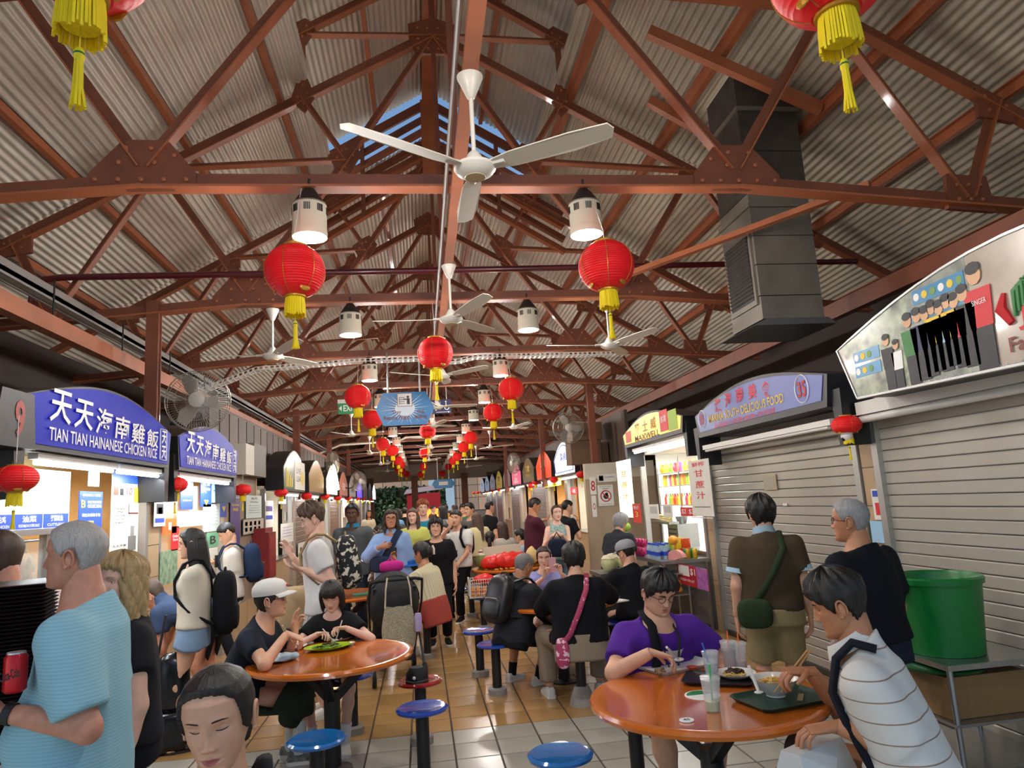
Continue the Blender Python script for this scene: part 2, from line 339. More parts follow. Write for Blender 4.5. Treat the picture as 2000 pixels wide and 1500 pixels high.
STY = {
 'thick': dict(front=.05, side=.0, nape=-.06, th=(.013, .03), lump=.13, jag=.006),
 'undercap': dict(front=.06, side=.0, nape=-.075, th=(.013, .006), lump=.1),
 'short': dict(front=.068, side=.012, nape=-.062, th=(.009, .022)), 'crop': dict(front=.072, side=.02, nape=-.05, th=(.004, .012), lump=.05, jag=.002),
 'grey': dict(front=.078, side=.016, nape=-.055, th=(.006, .013), lump=.06), 'fade': dict(front=.06, side=.03, nape=-.03, th=(.004, .02), lump=.06),
 'curly': dict(front=.058, side=.02, nape=-.04, th=(.008, .034), lump=.25, jag=.008), 'moppy': dict(front=.05, side=-.01, nape=-.085, th=(.022, .03), lump=.14, jag=.01),
 'bob': dict(jag=.0015, front=.045, side=-.03, nape=-.08, th=(.016, .018), fringe=.028, lump=.06, long=dict(n=20, z=-.15, a0=1.15, r=.015)),
 'long': dict(jag=.0015, front=.066, side=-.02, nape=-.09, th=(.012, .014), part=.008, lump=.05, long=dict(n=26, z=-.33, a0=1.12, r=.015)),
 'verylong': dict(jag=.0015, front=.066, side=-.02, nape=-.09, th=(.012, .014), part=.008, lump=.05, long=dict(n=28, z=-.42, a0=1.35, r=.016, back=.03)),
 'wavy': dict(front=.06, side=-.02, nape=-.09, th=(.022, .026), lump=.2, long=dict(n=30, z=-.27, a0=.95, r=.019, wave=.009)),
 'tied': dict(front=.078, side=-.012, nape=-.08, th=(.011, .009), lump=.03, jag=.001, bun=(0, -.105, -.01), bunr=(.03, .026, .03)),
 'pony': dict(front=.07, side=.0, nape=-.06, th=(.009, .012), lump=.05, tail=-.2), 'claw': dict(front=.062, side=-.01, nape=-.07, th=(.014, .018), lump=.1, bun=(0, -.10, .01), bunr=(.045, .035, .065)),
 'midwavy': dict(front=.062, side=-.02, nape=-.09, th=(.016, .02), lump=.15, long=dict(n=24, z=-.17, a0=1.2, r=.017, wave=.006)),
}
def hand_mesh(mb, wr, fd, pn, right, curl=.5, s=1.0, spread=.05, n=7, point=None, thumb=.5):
    wr = np.array(wr, float); fd = _n(fd); pn = np.array(pn, float); pn = _n(pn-fd*(pn@fd)); th = np.cross(fd, pn)*(1 if right else -1)
    rows = [(-.03, .026, .021), (0, .027, .019), (.03, .036, .017), (.065, .041, .0145), (.09, .039, .011)]
    a = np.arange(12)*2*math.pi/12; V = [wr+fd*d*s+s*(np.outer(np.cos(a)*w_, th)+np.outer(np.sin(a)*t_, pn)) for d, w_, t_ in rows]
    mb.add(np.vstack(V), [(i*12+j, i*12+(j+1) % 12, (i+1)*12+(j+1) % 12, (i+1)*12+j) for i in range(4) for j in range(12)]+[tuple(range(48, 60))])
    cu = [curl]*4 if np.ndim(curl) == 0 else curl
    for i in range(4):
        L = (.072, .08, .074, .058)[i]*s; base = wr+fd*(.086, .09, .087, .078)[i]*s+th*(.029, .0095, -.0105, -.029)[i]*s
        d = _n(fd+th*(.09, .03, -.04, -.12)[i]*(1+spread*8)); p = base-d*.012; pts = [p]; an = 0
        for k_, fr in enumerate((.45, .3, .25)):
            an += cu[i]*(1., 1.15, .8)[k_]; dd = d*math.cos(an)+pn*math.sin(an); p = pts[-1]+dd*L*fr*(1.25 if k_ == 0 else 1)
            if k_ == 0: pts.append((pts[-1]+p)/2)
            pts.append(p)
        pts.append(pts[-1]+dd*.004*s); r = .0088*s*(1, 1, .95, .85)[i]; mb.tube(pts, [r, r, r*1.02, r*.93, r*.82, r*.35], n)
    b = wr+fd*.02*s+th*.024*s; d1 = _n(th*.75+fd*.75+pn*.35*thumb*2); d2 = _n(th*(.35-.5*thumb)+fd*.9+pn*.75*thumb*2)
    mb.tube([b-d1*.01, b+d1*.022*s, b+d1*.042*s, b+d1*.042*s+d2*.024*s, b+d1*.042*s+d2*.034*s], [.0125*s, .0125*s, .0105*s, .009*s, .004*s], n)
def skinmats(sk, hairm):
    return [sk, mat(sk.name+'_lips', LIPS.get(sk.name, 'a85a50'), .45), mat('eye_white', 'e6e0da', .15), mat('eye_iris', '1c120c', .1), hairm]
LIPS = {}
def noiz(P, s, amp, seed=0):
    r = np.random.default_rng(seed); o = np.zeros(len(P))
    for i in range(5):
        k = r.normal(size=3)*s*(1+i*.5); o += np.sin(P @ k+r.uniform(0, 6))/(1+i*.4)
    return o*amp
def person(label, loc, rz, h=1.7, sit=None, lean=4, bow=0, b=1.0, fem=False, belly=0, head=(0, 0), hands=None, feet=None, knees=None, top=None, bot=None, skin=None,
           hair=('short', None), shoe=None, sock=None, res=.014, lod=1, face={}, group=None, seed=0, hipx=0, acc=None, slide=0, side=0):
    s = h/1.72; sk = skin; T = thing('person', label, 'person', loc, rz, group)
    hz = (sit+.085) if sit is not None else .90*s
    ln = math.radians(lean); sp = np.array([math.sin(math.radians(side)), math.sin(ln), math.cos(ln)]); sp = _n(sp); fw = _n(np.array([0, math.cos(ln), -math.sin(ln)])); xr = np.cross(fw, sp)
    P0 = np.array([hipx, slide, hz]); Nk = P0+sp*.50*s
    sw = (.158 if fem else .183)*s*(.35+.65*b); bb = b*s
    sh = [Nk-sp*.085*s-xr*sw, Nk-sp*.085*s+xr*sw]            # 0 = left (-x), 1 = right (+x)
    hp = [P0+np.array([-.085*s, 0, -.01]), P0+np.array([.085*s, 0, -.01])]
    hands = hands or {}; LA = [None, None]; hspec = [None, None]
    for i in (0, 1):
        q = hands.get('LR'[i])
        sx = (-1, 1)[i]
        if q is None: q = dict(at=sh[i]+np.array([sx*.07, .04, -.52*s]), hint=(sx*.4, -1, 0), fd=(0, .15, -1), pn=(-sx, 0, 0), curl=.35)
        q = dict(dict(hint=(sx*.6, -.4, -.8), curl=.5, pn=(0, 0, -1), fd=None, spread=.05, thumb=.5), **q)
        el, wr = ik(sh[i], q['at'], .285*s, .25*s, q['hint']); LA[i] = (sh[i], el, wr)
        if q['fd'] is None: q['fd'] = wr-el
        hspec[i] = q
    LG = []
    for i in (0, 1):
        sx = (-1, 1)[i]
        ft = np.array(feet[i], float) if feet is not None else np.array([sx*(.10 if sit is None else .13)*s+hipx, (.0 if sit is None else .40*s)+slide, 0])
        an = ft+np.array([0, -.02 if sit is None else 0, .085*s])
        kn, an = ik(hp[i], an, .43*s, .415*s, knees[i] if knees is not None else ((sx*.12, 1, .1) if sit is None else (sx*.25, .6, 1)))
        LG.append((hp[i], kn, an, ft))
    hc = Nk+sp*.03*s+np.array([0, .022, .128])*s+fw*bow*.05
    yaw, pit = head[0], head[1]; rol = head[2] if len(head) > 2 else 0
    hs = s**.5*(1.03 if fem else 1.07)*face.get('size', 1)
    MH = Matrix.Translation(Vector(hc)) @ Matrix.Rotation(math.radians(yaw), 4, 'Z') @ Matrix.Rotation(math.radians(pit), 4, 'X') @ Matrix.Rotation(math.radians(rol), 4, 'Y') @ Matrix.Diagonal((hs, hs, hs, 1)) @ Matrix.Translation((0, .005, 0))
    # ---- fields on a grid
    J = np.array([*sh, *[x for a in LA for x in a], *[x for g in LG for x in g[:3]], P0, Nk]); lo = J.min(0)-.22*max(1, b); hi = J.max(0)+.2*max(1, b); lo[2] = max(lo[2], 0); hi[2] = Nk[2]+.16
    g = [np.arange(lo[k], hi[k], res, dtype=np.float32) for k in range(3)]; P = np.stack(np.meshgrid(*g, indexing='ij'), -1)
    q = P-P0.astype(np.float32); w_ = q @ sp.astype(np.float32); u = q @ xr.astype(np.float32); v = q @ fw.astype(np.float32)
    def torso(o, flat=0):
        zz = np.array([-.13, -.06, .0, .12, .22, .32, .41, .47, .52])*s
        Wt = np.array([.09, .155, .168, .138 if fem else .15, .142 if fem else .16, .15 if fem else .17, .145 if fem else .165, .10, .05])*bb
        Dt = np.array([.08, .11, .115, .095, .1, .112, .105, .075, .05])*bb
        if flat: Wt = np.maximum(Wt, np.where(zz < .36*s, flat*.172*bb, 0)); Dt = np.maximum(Dt, np.where(zz < .3*s, flat*.112*bb, 0))
        W = np.interp(w_, zz, Wt).astype(np.float32); D = np.interp(w_, zz, Dt).astype(np.float32)
        vv = v-np.float32(belly)*np.exp(-((w_-.1*s)/(.13*s))**2)*.5; D = D+np.float32(belly)*.5*np.exp(-((w_-.1*s)/(.13*s))**2)
        d = (np.sqrt((u/W)**2+(vv/D)**2+1e-9)-1)*np.minimum(W, D)
        if fem:
            for sx in (-1, 1): d = smin(d, seg(P, P0+sp*.33*s+xr*sx*.07*s+fw*.07*bb, P0+sp*.32*s+xr*sx*.075*s+fw*.085*bb, .052*bb, .047*bb), .05)
        d = np.maximum(d, np.maximum(w_-.52*s, -.13*s-w_)); return d-o
    def arm(i, o, upto):   # upto: 0..2 along the arm
        a, e, wr = LA[i]; t1 = min(upto, 1); c = a+(e-a)*t1; d = seg(P, a, c+(c-a)*.02, .05*bb+o, (.05-.012*t1)*bb+o*1.35)
        dd = _n(e-a); d = np.maximum(d, ((P-c.astype(np.float32)) @ dd.astype(np.float32))) if upto < 1 else d
        if upto > 1:
            c = e+(wr-e)*(upto-1); d2 = seg(P, e, c, .041*bb+o, (.041-.014*(upto-1))*bb+o); dd = _n(wr-e)
            d2 = np.maximum(d2, ((P-c.astype(np.float32)) @ dd.astype(np.float32))); d = smin(d, d2, .02)
        return d
    def leg(i, o, upto, fl=0):
        a, k_, n_, _ = LG[i]; t1 = min(upto, 1); c = a+(k_-a)*t1; d = seg(P, a, c, .083*bb+o, (.083-.027*t1)*bb+o+fl); dd = _n(k_-a)
        if upto <= 1: d = np.maximum(d, ((P-c.astype(np.float32)) @ dd.astype(np.float32)))
        if upto > 1:
            c = k_+(n_-k_)*(upto-1); cv = k_+(n_-k_)*min(.3, upto-1); dd = _n(n_-k_)
            if o < .008: d2 = smin(seg(P, k_, cv+np.array([0, -.012, 0]), .052*bb, .054*bb), seg(P, cv, c, .05*bb, .05*bb-(.05*bb-.036*s)*(upto-1)), .03)-o
            else: d2 = seg(P, k_, c, .056*bb+o, .05*bb+o+fl)
            d2 = np.maximum(d2, ((P-c.astype(np.float32)) @ dd.astype(np.float32))); d = smin(d, d2, .03)
        return d
    nr = (.049 if fem else .058)*s*(.5+.5*b); neck = seg(P, Nk-sp*.03*s-fw*.01, np.array(MH @ Vector((0, -.022, -.05))), nr*1.12, nr)
    body = smin(torso(0), neck, .045)
    for i in (0, 1): body = smin(smin(body, arm(i, 0, 2), .07), leg(i, 0, 2), .04)
    mb = MB(); V, Q = surfnet(body, lo, res); V = lap(V, Q, 2); mb.add(V, Q.tolist())
    head_mesh(mb, MH, lod, **{k: v_ for k, v_ in face.items() if k in ('wide', 'jaw', 'nose', 'old', 'eyes', 'brow', 'ears')})
    for i in (0, 1):
        z = hspec[i]
        if z.get('hide'): continue
        wr = LA[i][2]; hand_mesh(mb, wr+_n(z['fd'])*.015, z['fd'], z['pn'], i == 1, z['curl'], s*(.93 if fem else 1.04), z['spread'], 8 if lod in (0, 3) else 6, thumb=z['thumb'])
    hm = hair[1] or mat('hair_black', '15110f', .45, bump=.5, bscale=60, stretch=(6, 6, .6))
    bo = mb.build('body', skinmats(sk, hm), T, smooth=60); at_ = bo.data.attributes.new('lip', 'FLOAT', 'POINT'); lv_ = np.zeros(mb.n); lv_[mb.lip[0]:mb.lip[0]+len(mb.lip[1])] = mb.lip[1]; at_.data.foreach_set('value', lv_)
    if hair[0]: hair_mesh(MH, hair[0], lod, face.get('wide', 1), seed).build('hair', hm, T, smooth=70)
    # ---- clothing
    def cloth(name, d, m, amp=.004):
        V, Q = surfnet(d, lo, res)
        if len(V): V = lap(V, Q, 4); V = V+np.stack([noiz(V, 9, amp*.5, seed+k) for k in range(3)], 1); c = MB(); c.add(V, Q.tolist()); return c.build(name, m, T, smooth=75)
    if top:
        o = top.get('o', .016); sl = top.get('sleeve', .55); d = torso(o, top.get('flat', 1.02)); hem = top.get('hem', -.06)*s
        d = smin(d, neck-o*.8, .045)
        if hem < .02:
            for i in (0, 1): d = smin(d, leg(i, o+.006, .45), .05)
        d = np.maximum(d, hem-w_)
        if sl > 0:
            for i in (0, 1): d = smin(d, arm(i, o+top.get('so', .006), sl), .06)
        else: d = np.maximum(d, np.abs(u)-sw*.86)
        d = np.maximum(d, w_+.4*v-(.492-(top.get('neck', .082)-.082)*.8)*s)
        if top.get('vneck'): d = np.maximum(d, np.where(v > 0, .0-(np.abs(u)-(w_-(.52-top['vneck'])*s)*.32), -1))
        cloth('shirt', d, top['m'], top.get('amp', .005))
        if top.get('collar'):
            cm = MB(); ring = []
            for r_, (dz, k_) in enumerate(((-.03, 1.12), (.012, 1.0), (.018, 1.06), (-.035, 1.3))):
                for j in range(22):
                    a = .3+(2*math.pi-.6)*j/21; ring.append(Nk+sp*(.035*s+dz+.018*math.cos(a)*-1)+fw*(math.cos(a)*nr*1.25*k_+.012)+xr*math.sin(a)*nr*1.2*k_)
            cm.add(ring, [(r_*22+j, r_*22+j+1, (r_+1)*22+j+1, (r_+1)*22+j) for r_ in range(3) for j in range(21)]); cm.build('collar', top.get('cm', top['m']), T, smooth=60)
        if top.get('cuff'):
            for i in (0, 1):
                a, e_, _ = LA[i]; c = a+(e_-a)*sl; dd = _n(e_-a); MB().cyl(c-dd*.03, c+dd*.004, (.05-.012*sl)*bb+o*1.4+.010, None, 20).build('cuff', top['cuff'], T, smooth=40)
    if bot:
        o = bot.get('o', .014); rise = bot.get('rise', .08)
        if top and top.get('hem', -.06) < .02: rise = top.get('hem', -.06)+.03
        d = torso(o, 1.0)
        for i in (0, 1): d = smin(d, leg(i, o, bot.get('len', 1.9), bot.get('fl', 0)), .03)
        d = np.maximum(d, w_-rise*s) if sit is None else np.maximum(d, np.where(np.abs(v) < .3, w_-(rise+.06)*s, -1))
        cloth(bot.get('name', 'trousers'), d, bot['m'], bot.get('amp', .004))
    for i in (0, 1):
        ft, an = LG[i][3], LG[i][2]
        fdv = np.array([(-.16, .16)[i], 1, 0]) if knees is None else _n(np.array([(LG[i][1]-LG[i][0])[0]*.7+(-.1, .1)[i], abs((LG[i][1]-LG[i][0])[1])+.3, 0])); fdv = _n(fdv); sd = np.array([fdv[1], -fdv[0], 0]); ax = an-np.array([0, 0, .085*s])
        if shoe is not None:
            m_ = MB(); n_ = 14; rows = [(-.075, .024, .05, .0), (-.06, .036, .085, .0), (-.01, .037, .09, .0), (.05, .042, .068, 0), (.11, .047, .052, 0), (.16, .042, .042, 0), (.19, .022, .03, .004)]; V = []
            for y_, wd, ht, z0 in rows:
                for j in range(n_):
                    a = 2*math.pi*j/n_; V.append(ax+fdv*y_*s+sd*math.cos(a)*wd*s*(1.05 if math.sin(a) < 0 else 1)+np.array([0, 0, (z0+ht*.5*(1+max(-1, min(1, 1.25*math.sin(a)))))*s]))
            m_.add(V, [(r_*n_+j, r_*n_+(j+1) % n_, (r_+1)*n_+(j+1) % n_, (r_+1)*n_+j) for r_ in range(6) for j in range(n_)]+[tuple(range(n_))[::-1], tuple(range(6*n_, 7*n_))])
            so = MB(); V = []
            for y_, wd, ht, z0 in rows: V += [ax+fdv*y_*1.04*s+sd*wd*1.1*s*sx+np.array([0, 0, z]) for z in (0, .024*s) for sx in (-1, 1)]
            so.add(V, [(r_*4+a_, r_*4+b_, r_*4+4+b_, r_*4+4+a_) for r_ in range(6) for a_, b_ in ((0, 1), (3, 2), (1, 3), (2, 0))]+[(0, 2, 3, 1), (24, 25, 27, 26)])
            sh_ = m_.build('shoe', shoe, T, smooth=50); so.build('sole', mat('sole_white', 'd8d5cc', .6), sh_)
        else:     # bare foot on a thong sandal
            m_ = MB(); m_.tube([an-np.array([0, 0, .02]), ax+np.array([0, 0, .055])+fdv*.01, ax+fdv*.07*s+np.array([0, 0, .045]), ax+fdv*.15*s+np.array([0, 0, .03]), ax+fdv*.18*s+np.array([0, 0, .024])], [.034*s, .038*s, .035*s, .034*s, .02*s], 10)
            for j in range(5): p_ = ax+fdv*(.16-.006*j*j*.6)*s+sd*(.03-.014*j)*(1, -1)[i]*-1*s+np.array([0, 0, .024]); m_.tube([p_-fdv*.03, p_+fdv*.012, p_+fdv*.028*s], [.009, .0095-.0007*j, .004], 6)
            m_.build('foot', sk, T, smooth=60)
            so = MB(); so.hplate([tuple((ax+fdv*y_*s+sd*x_*s)[:2]) for y_, x_ in ((-.08, -.02), (-.08, .02), (.02, .04), (.14, .048), (.2, .02), (.2, -.02), (.14, -.048), (.02, -.04))], .0, .018); so.tube([ax+sd*.045+fdv*.03+np.array([0, 0, .03]), ax+sd*.03+fdv*.08+np.array([0, 0, .075]), ax+fdv*.13+np.array([0, 0, .058]), ax-sd*.03+fdv*.08+np.array([0, 0, .075]), ax-sd*.045+fdv*.03+np.array([0, 0, .03])], .007, 6, flat=1.6); so.build('sandal', mat('sandal', '2a2523', .7), T)
        if sock is not None: MB().cyl(an-np.array([0, 0, .02]), an+_n(LG[i][1]-an)*sock[1], .042*s, .046*s, 16).build('sock', sock[0], T, smooth=40)
    T_info[T.name] = dict(MH=MH, Nk=Nk, sp=sp, fw=fw, xr=xr, sh=sh, LA=LA, LG=LG, P0=P0, sw=sw, b=bb, s=s, o=(top or {}).get('o', .016)); return T
T_info = {}
SK = dict(east=mat('skin_east', 'd3a183', .5, sub=.08, var=.06, vscale=25), pale=mat('skin_pale', 'dcb09a', .5, sub=.08, var=.06, vscale=25), ruddy=mat('skin_ruddy', 'c68a70', .5, sub=.08, var=.12, vscale=30),
          tan=mat('skin_tan', 'b67d5a', .5, sub=.06, var=.06, vscale=25), dark=mat('skin_dark', '5a3826', .5, sub=.03, var=.06, vscale=25))
for sk_ in SK.values():
    N_, L_ = sk_.node_tree.nodes, sk_.node_tree.links; b_ = N_['Principled BSDF']; src = b_.inputs['Base Color'].links[0].from_socket; an_ = N_.new('ShaderNodeAttribute'); an_.attribute_name = 'lip'; mx_ = N_.new('ShaderNodeMix'); mx_.data_type = 'RGBA'
    L_.new(an_.outputs['Fac'], mx_.inputs['Factor']); L_.new(src, mx_.inputs['A']); mx_.inputs['B'].default_value = lin(dict(skin_east='b0625a', skin_pale='b4675f', skin_ruddy='a5604f', skin_tan='95574a', skin_dark='4a2c26')[sk_.name]); L_.new(mx_.outputs['Result'], b_.inputs['Base Color'])
LIPS.update(skin_east='b56a60', skin_pale='b86f66', skin_ruddy='a8655a', skin_tan='9b5c4c', skin_dark='4a2c26')
BLK = mat('hair_black', '16120f', .5, bump=.22, bscale=40, stretch=(6, 6, .6))
def hairmat(n, c): return mat('hair_'+n, c,   .55, bump=.3, bscale=40, stretch=(6, 6, .6), var=.25, vscale=40)
def fab(c, var=.08, rough=.85, **k): return mat('fabric_'+c, c, rough, var=var, vscale=5, bump=.12, bscale=240, spec=.2, **k)
# ================================================================ setting
XC = .33; TY = [1.79+2.71*k for k in range(14)]          # truss centre line and truss distances
XL, XR = -2.6, 3.55
RED = mat('painted_steel', '7d4630', .5, var=.2, vscale=3, bump=.12, bscale=60, coat=.12); REDL = mat('painted_steel_light', 'a8623f', .45, var=.14, vscale=4, bump=.12, bscale=60, coat=.15)
DARK = mat('black_steel', '17171a', .45); WHT = mat('white_paint', 'e4e2da', .45); STEEL = mat('brushed_steel', 'a9abab', .28, .9, var=.06); ALU = mat('aluminium', 'b9bab8', .35, .8)
BEIGE = mat('beige_tile', 'b49a78', .35, var=.06); GREYW = mat('grey_wall', '9c8f84', .7, var=.06)
# ---- floor with single tiles
TS = .3105; X0 = .475; YB = 5.71
fl = tag(MB().b2(-9, 10, -6, 42, -.1, -.006).build('floor', mat('grout', '332a22', .8)), kind='structure', label='brown and grey square tiled floor of the hall')
TAN = mat('tan_tile', 'a5804f', .2, var=.13, vscale=1.4, bump=.05, bscale=25); TAN2 = mat('tan_tile_b', '9a7748', .22, var=.15, vscale=1.7, bump=.05, bscale=25)
GRY = mat('pale_tile', 'a6a297', .22, var=.1, vscale=1.6, bump=.06, bscale=18); GRY2 = mat('pale_tile_b', '9b978c', .24, var=.12, vscale=2, bump=.06, bscale=18)
g = .0045; q = TS/2-g
tv = [(-q, -q, -.008), (q, -q, -.008), (q, q, -.008), (-q, q, -.008)]+[(x*(q-.003)/q, y*(q-.003)/q, 0) for x, y in ((-q, -q), (q, -q), (q, q), (-q, q))]
tf = [(4, 5, 6, 7)]+[(i, (i+1) % 4, 4+(i+1) % 4, 4+i) for i in range(4)]
tm = [MB().add(tv, tf).mesh('tile', m) for m in (TAN, TAN2, GRY, GRY2)]
cells = []
for i in range(-14, 14):
    for j in range(-22, 118):
        x = X0+TS*(i+.5); y = YB+TS*(j+.5)
        if x < XL-.9 or x > XR+.6: continue
        p = proj((x, y, 0)) if y > .5 else (9e9, 0); v = y > 3 and -60 < p[0] < 2060 and p[1] < 1540
        cells.append((0 if v else 1, y*y+x*x, x, y, j))
cells.sort(); rest = MB()
for n_, (_, _, x, y, j) in enumerate(cells):
    m_ = (2 if j < 0 else 0)+(random.random() < .4)
    if n_ < 300: link('tile', tm[m_], fl, (x, y, 0))
    else: rest.add(np.array(tv)+(x, y, 0), tf, m_)
o = rest.build('distant_tiles', [TAN, TAN2, GRY, GRY2], fl); o['kind'] = 'stuff'
tag(MB().b2(-60, 60, -60, 120, -.25, -.12).build('ground_outside', mat('concrete', 'a8a296', .9)), kind='structure', label='pale concrete ground outside the hall')
# ---- trusses
ZB = 3.87; A = lambda dx: 7.09-.575*abs(dx)
def member(p, q, w_, parent, nm, fl_=True, m=None):    # steel angle: web plate plus lower flange
    b = MB(); p = (p[0], 0, p[1]); q = (q[0], 0, q[1]); b.bar(p, q, w_, .012, (0, 1, 0), m=0)
    if fl_: b.bar(p, q, .012, .085, (0, 1, 0), m=1, off=-w_/2 if (q[0]-p[0]) > 0 or abs(q[0]-p[0]) < .01 else w_/2)
    o = b.build(nm, [m or RED, REDL], parent); return o
def gusset(poly, bolts, parent, r=.017):
    o = MB().prism(poly, -.02, .02).build('gusset_plate', RED, parent); b = MB()
    for x, z in bolts: b.lathe([(r*1.1, 0), (r, .012), (r*.5, .017)], 7, (x, -.02, z), (0, -1, 0))
    b.build('bolts', REDL, o, smooth=30)['kind'] = 'stuff'; return o
NOD = dict(a=(0, 7.07), n=(1., 5.51), r1=(1.46, A(1.46)), r2=(2.95, A(2.95)), r3=(4.3, A(4.3)), g=(2.05, 4.03), l=(3.92, 3.80))
def truss():
    T = thing('roof_truss', 'reddish brown riveted steel roof truss spanning the hall', 'truss', (XC, 0, 0), 0, 'steel roof trusses'); 
    b = MB(); b.b2(-2.05, 2.05, -.007, .007, ZB, ZB+.1, m=0); b.b2(-2.05, 2.05, -.06, .06, ZB-.012, ZB+.004, m=1)
    for s in (-1, 1):
        for (p, q_, w_, z) in (((s*2.05, ZB+.05), (s*4.95, ZB+.05-.23), .1, 0),): b.bar((p[0], 0, p[1]), (q_[0], 0, q_[1]), .1, .014, (0, 1, 0), m=0); b.bar((p[0], 0, p[1]-.05), (q_[0], 0, q_[1]-.05), .016, .12, (0, 1, 0), m=1)
    b.build('bottom_chord', [RED, REDL], T)
    for s in (-1, 1):
        S = lambda k: (s*NOD[k][0], NOD[k][1])
        member(S('a'), (s*5.3, A(5.3)), .11, T, 'rafter')
        for k1, k2, w_ in (('a', 'n', .07), ('n', 'g', .075), ('n', 'r1', .055), ('n', 'r2', .055), ('g', 'r2', .07), ('l', 'r2', .06), ('l', 'r3', .07)): member(S(k1), S(k2), w_, T, 'strut')
        x = s*2.05; P = lambda *pp: [(s*a_, z_) for a_, z_ in pp]
        gusset(P((1.72, ZB-.01), (2.4, ZB-.02), (2.38, ZB+.1), (2.18, ZB+.33), (1.9, ZB+.33), (1.72, ZB+.1)), P(*[(1.78+.14*i, ZB+.05) for i in range(5)], (1.98, ZB+.17), (2.2, ZB+.17), (2.0, ZB+.27), (2.16, ZB+.27), (1.86, ZB+.22)), T)
        c = NOD['l']; gusset(P((c[0]-.2, c[1]-.1), (c[0]+.2, c[1]-.13), (c[0]+.17, c[1]+.16), (c[0]-.17, c[1]+.18)), P(*[(c[0]+dx, c[1]+dz) for dx in (-.1, 0, .1) for dz in (-.03, .09)]), T)
        c = NOD['n']; gusset(P((c[0]-.05, c[1]+.2), (c[0]-.16, c[1]+.06), (c[0]-.03, c[1]-.17), (c[0]+.13, c[1]-.1), (c[0]+.2, c[1]+.03), (c[0]+.07, c[1]+.14)), P(*[(c[0]+dx, c[1]+dz) for dx, dz in ((0, .1), (-.07, .03), (.02, -.03), (.1, .0), (.02, -.11), (.05, .08))]), T, .015)
        c = NOD['r1']; gusset(P((c[0]-.06, c[1]+.2), (c[0]+.05, c[1]+.2), (c[0]+.13, c[1]-.06), (c[0]-.02, c[1]-.2), (c[0]-.13, c[1]+.0)), P(*[(c[0]+dx, c[1]+dz) for dx, dz in ((0, .12), (-.05, .02), (.05, -.02), (-.01, -.1))]), T, .015)
        for kk in ('r2', 'r3'):
            c = NOD[kk]; gusset(P((c[0]-.16, c[1]+.1), (c[0]+.2, c[1]-.07), (c[0]+.13, c[1]-.2), (c[0]-.17, c[1]-.15)), P(*[(c[0]+dx, c[1]+dz) for dx, dz in ((-.1, .02), (.08, -.06), (0, -.1), (-.08, -.1))]), T, .015)
    member((0, 7.0), (0, ZB+.1), .05, T, 'hanger', False)
    gusset([(-.28, 7.17), (0, 7.26), (.28, 7.17), (.27, 6.93), (.2, 6.8), (-.2, 6.8), (-.27, 6.93)], [(dx, z_) for z_ in (7.12, 6.98, 6.86) for dx in (-.17, -.06, .06, .17)], T)
    return T
def jack(T):      # raised monitor framing on one truss
    for s in (-1, 1):
        member((s*1.46, 6.2), (s*1.46, 7.1), .07, T, 'monitor_post', False); member((s*1.4, 7.02), (0, 7.05), .05, T, 'monitor_strut'); member((0, 7.93), (s*1.95, 7.93-.6*1.95), .1, T, 'monitor_rafter')
        gusset([(s*a_, z_) for a_, z_ in ((1.3, 7.1), (1.42, 7.2), (1.6, 7.1), (1.55, 6.95), (1.42, 6.88))], [(s*a_, z_) for a_, z_ in ((1.4, 7.1), (1.5, 7.05), (1.45, 6.97))], T, .015)
    member((0, 7.1), (0, 7.95), .07, T, 'monitor_post', False)
tr0 = truss(); tr0.location.y = TY[0]; TR = [tr0]+[dup(tr0, loc=(XC, y, 0)) for y in TY[1:]]
for k in (0, 1, 2): jack(TR[k])
for k, t_ in ((0, 'at the opening of the hall, above the number 9 box'), (1, 'carrying the first pair of cream lamps, before the exhaust duct'), (2, 'behind the maroon sprinkler pipe and exhaust duct'), (3, 'with the white cable tray under it')): TR[k]['label'] = 'reddish brown steel roof truss '+t_
# ---- long beams
def lbeam(name, x, z, y0, y1, w_, h_, label, m=REDL, cat='beam', group=None): return tag(MB().b2(x-w_/2, x+w_/2, y0, y1, z-h_/2, z+h_/2).build(name, m), label, cat, group, 'structure')
lbeam('beam_middle', XC-.01, 3.845, -1.2, 38, .075, .05, 'orange painted flat beam running along the middle of the hall')
one(MB().cyl((XC-.085, -1.2, 3.86), (XC-.085, 38, 3.86), .014, n=8), 'conduit_pipe', 'thin grey conduit clipped along the middle orange beam', 'pipe', mat('galvanised', '9a9a98', .4, .7), smooth=40)
for i, (dx, dz) in enumerate(((-1.7, .1), (-2.66, .1), (-3.6, .1), (-4.5, .1), (-5.4, .1), (-.75, .1), (1.57, .1), (2.6, .1), (3.55, .1), (4.4, .1), (5.4, .1), (.78, .1))):
    y0 = -1.2 if abs(dx) > 1.2 else 9.95; z = A(dx)+dz
    tag(MB().b2(XC+dx-.03, XC+dx+.03, y0, 38, z-.045, z+.045).b2(XC+dx-.07, XC+dx+.03, y0, 38, z+.035, z+.045).build('purlin_beam', REDL), 'long orange purlin under the corrugated roof', 'purlin', 'roof purlins', 'structure')
for dx in (-1.85, -.8, .8, 1.85): tag(MB().b2(XC+dx-.03, XC+dx+.03, -1.2, 9.9, 7.93-.6*abs(dx)+.06, 7.93-.6*abs(dx)+.14).build('purlin_beam', REDL), 'orange purlin under the raised ridge roof', 'purlin', 'raised roof purlins', 'structure')
tag(MB().b2(XC-.09, XC+.09, -1.2, 9.9, 7.9, 8.05).build('beam_ridge', REDL), kind='structure', label='orange ridge beam under the raised roof')
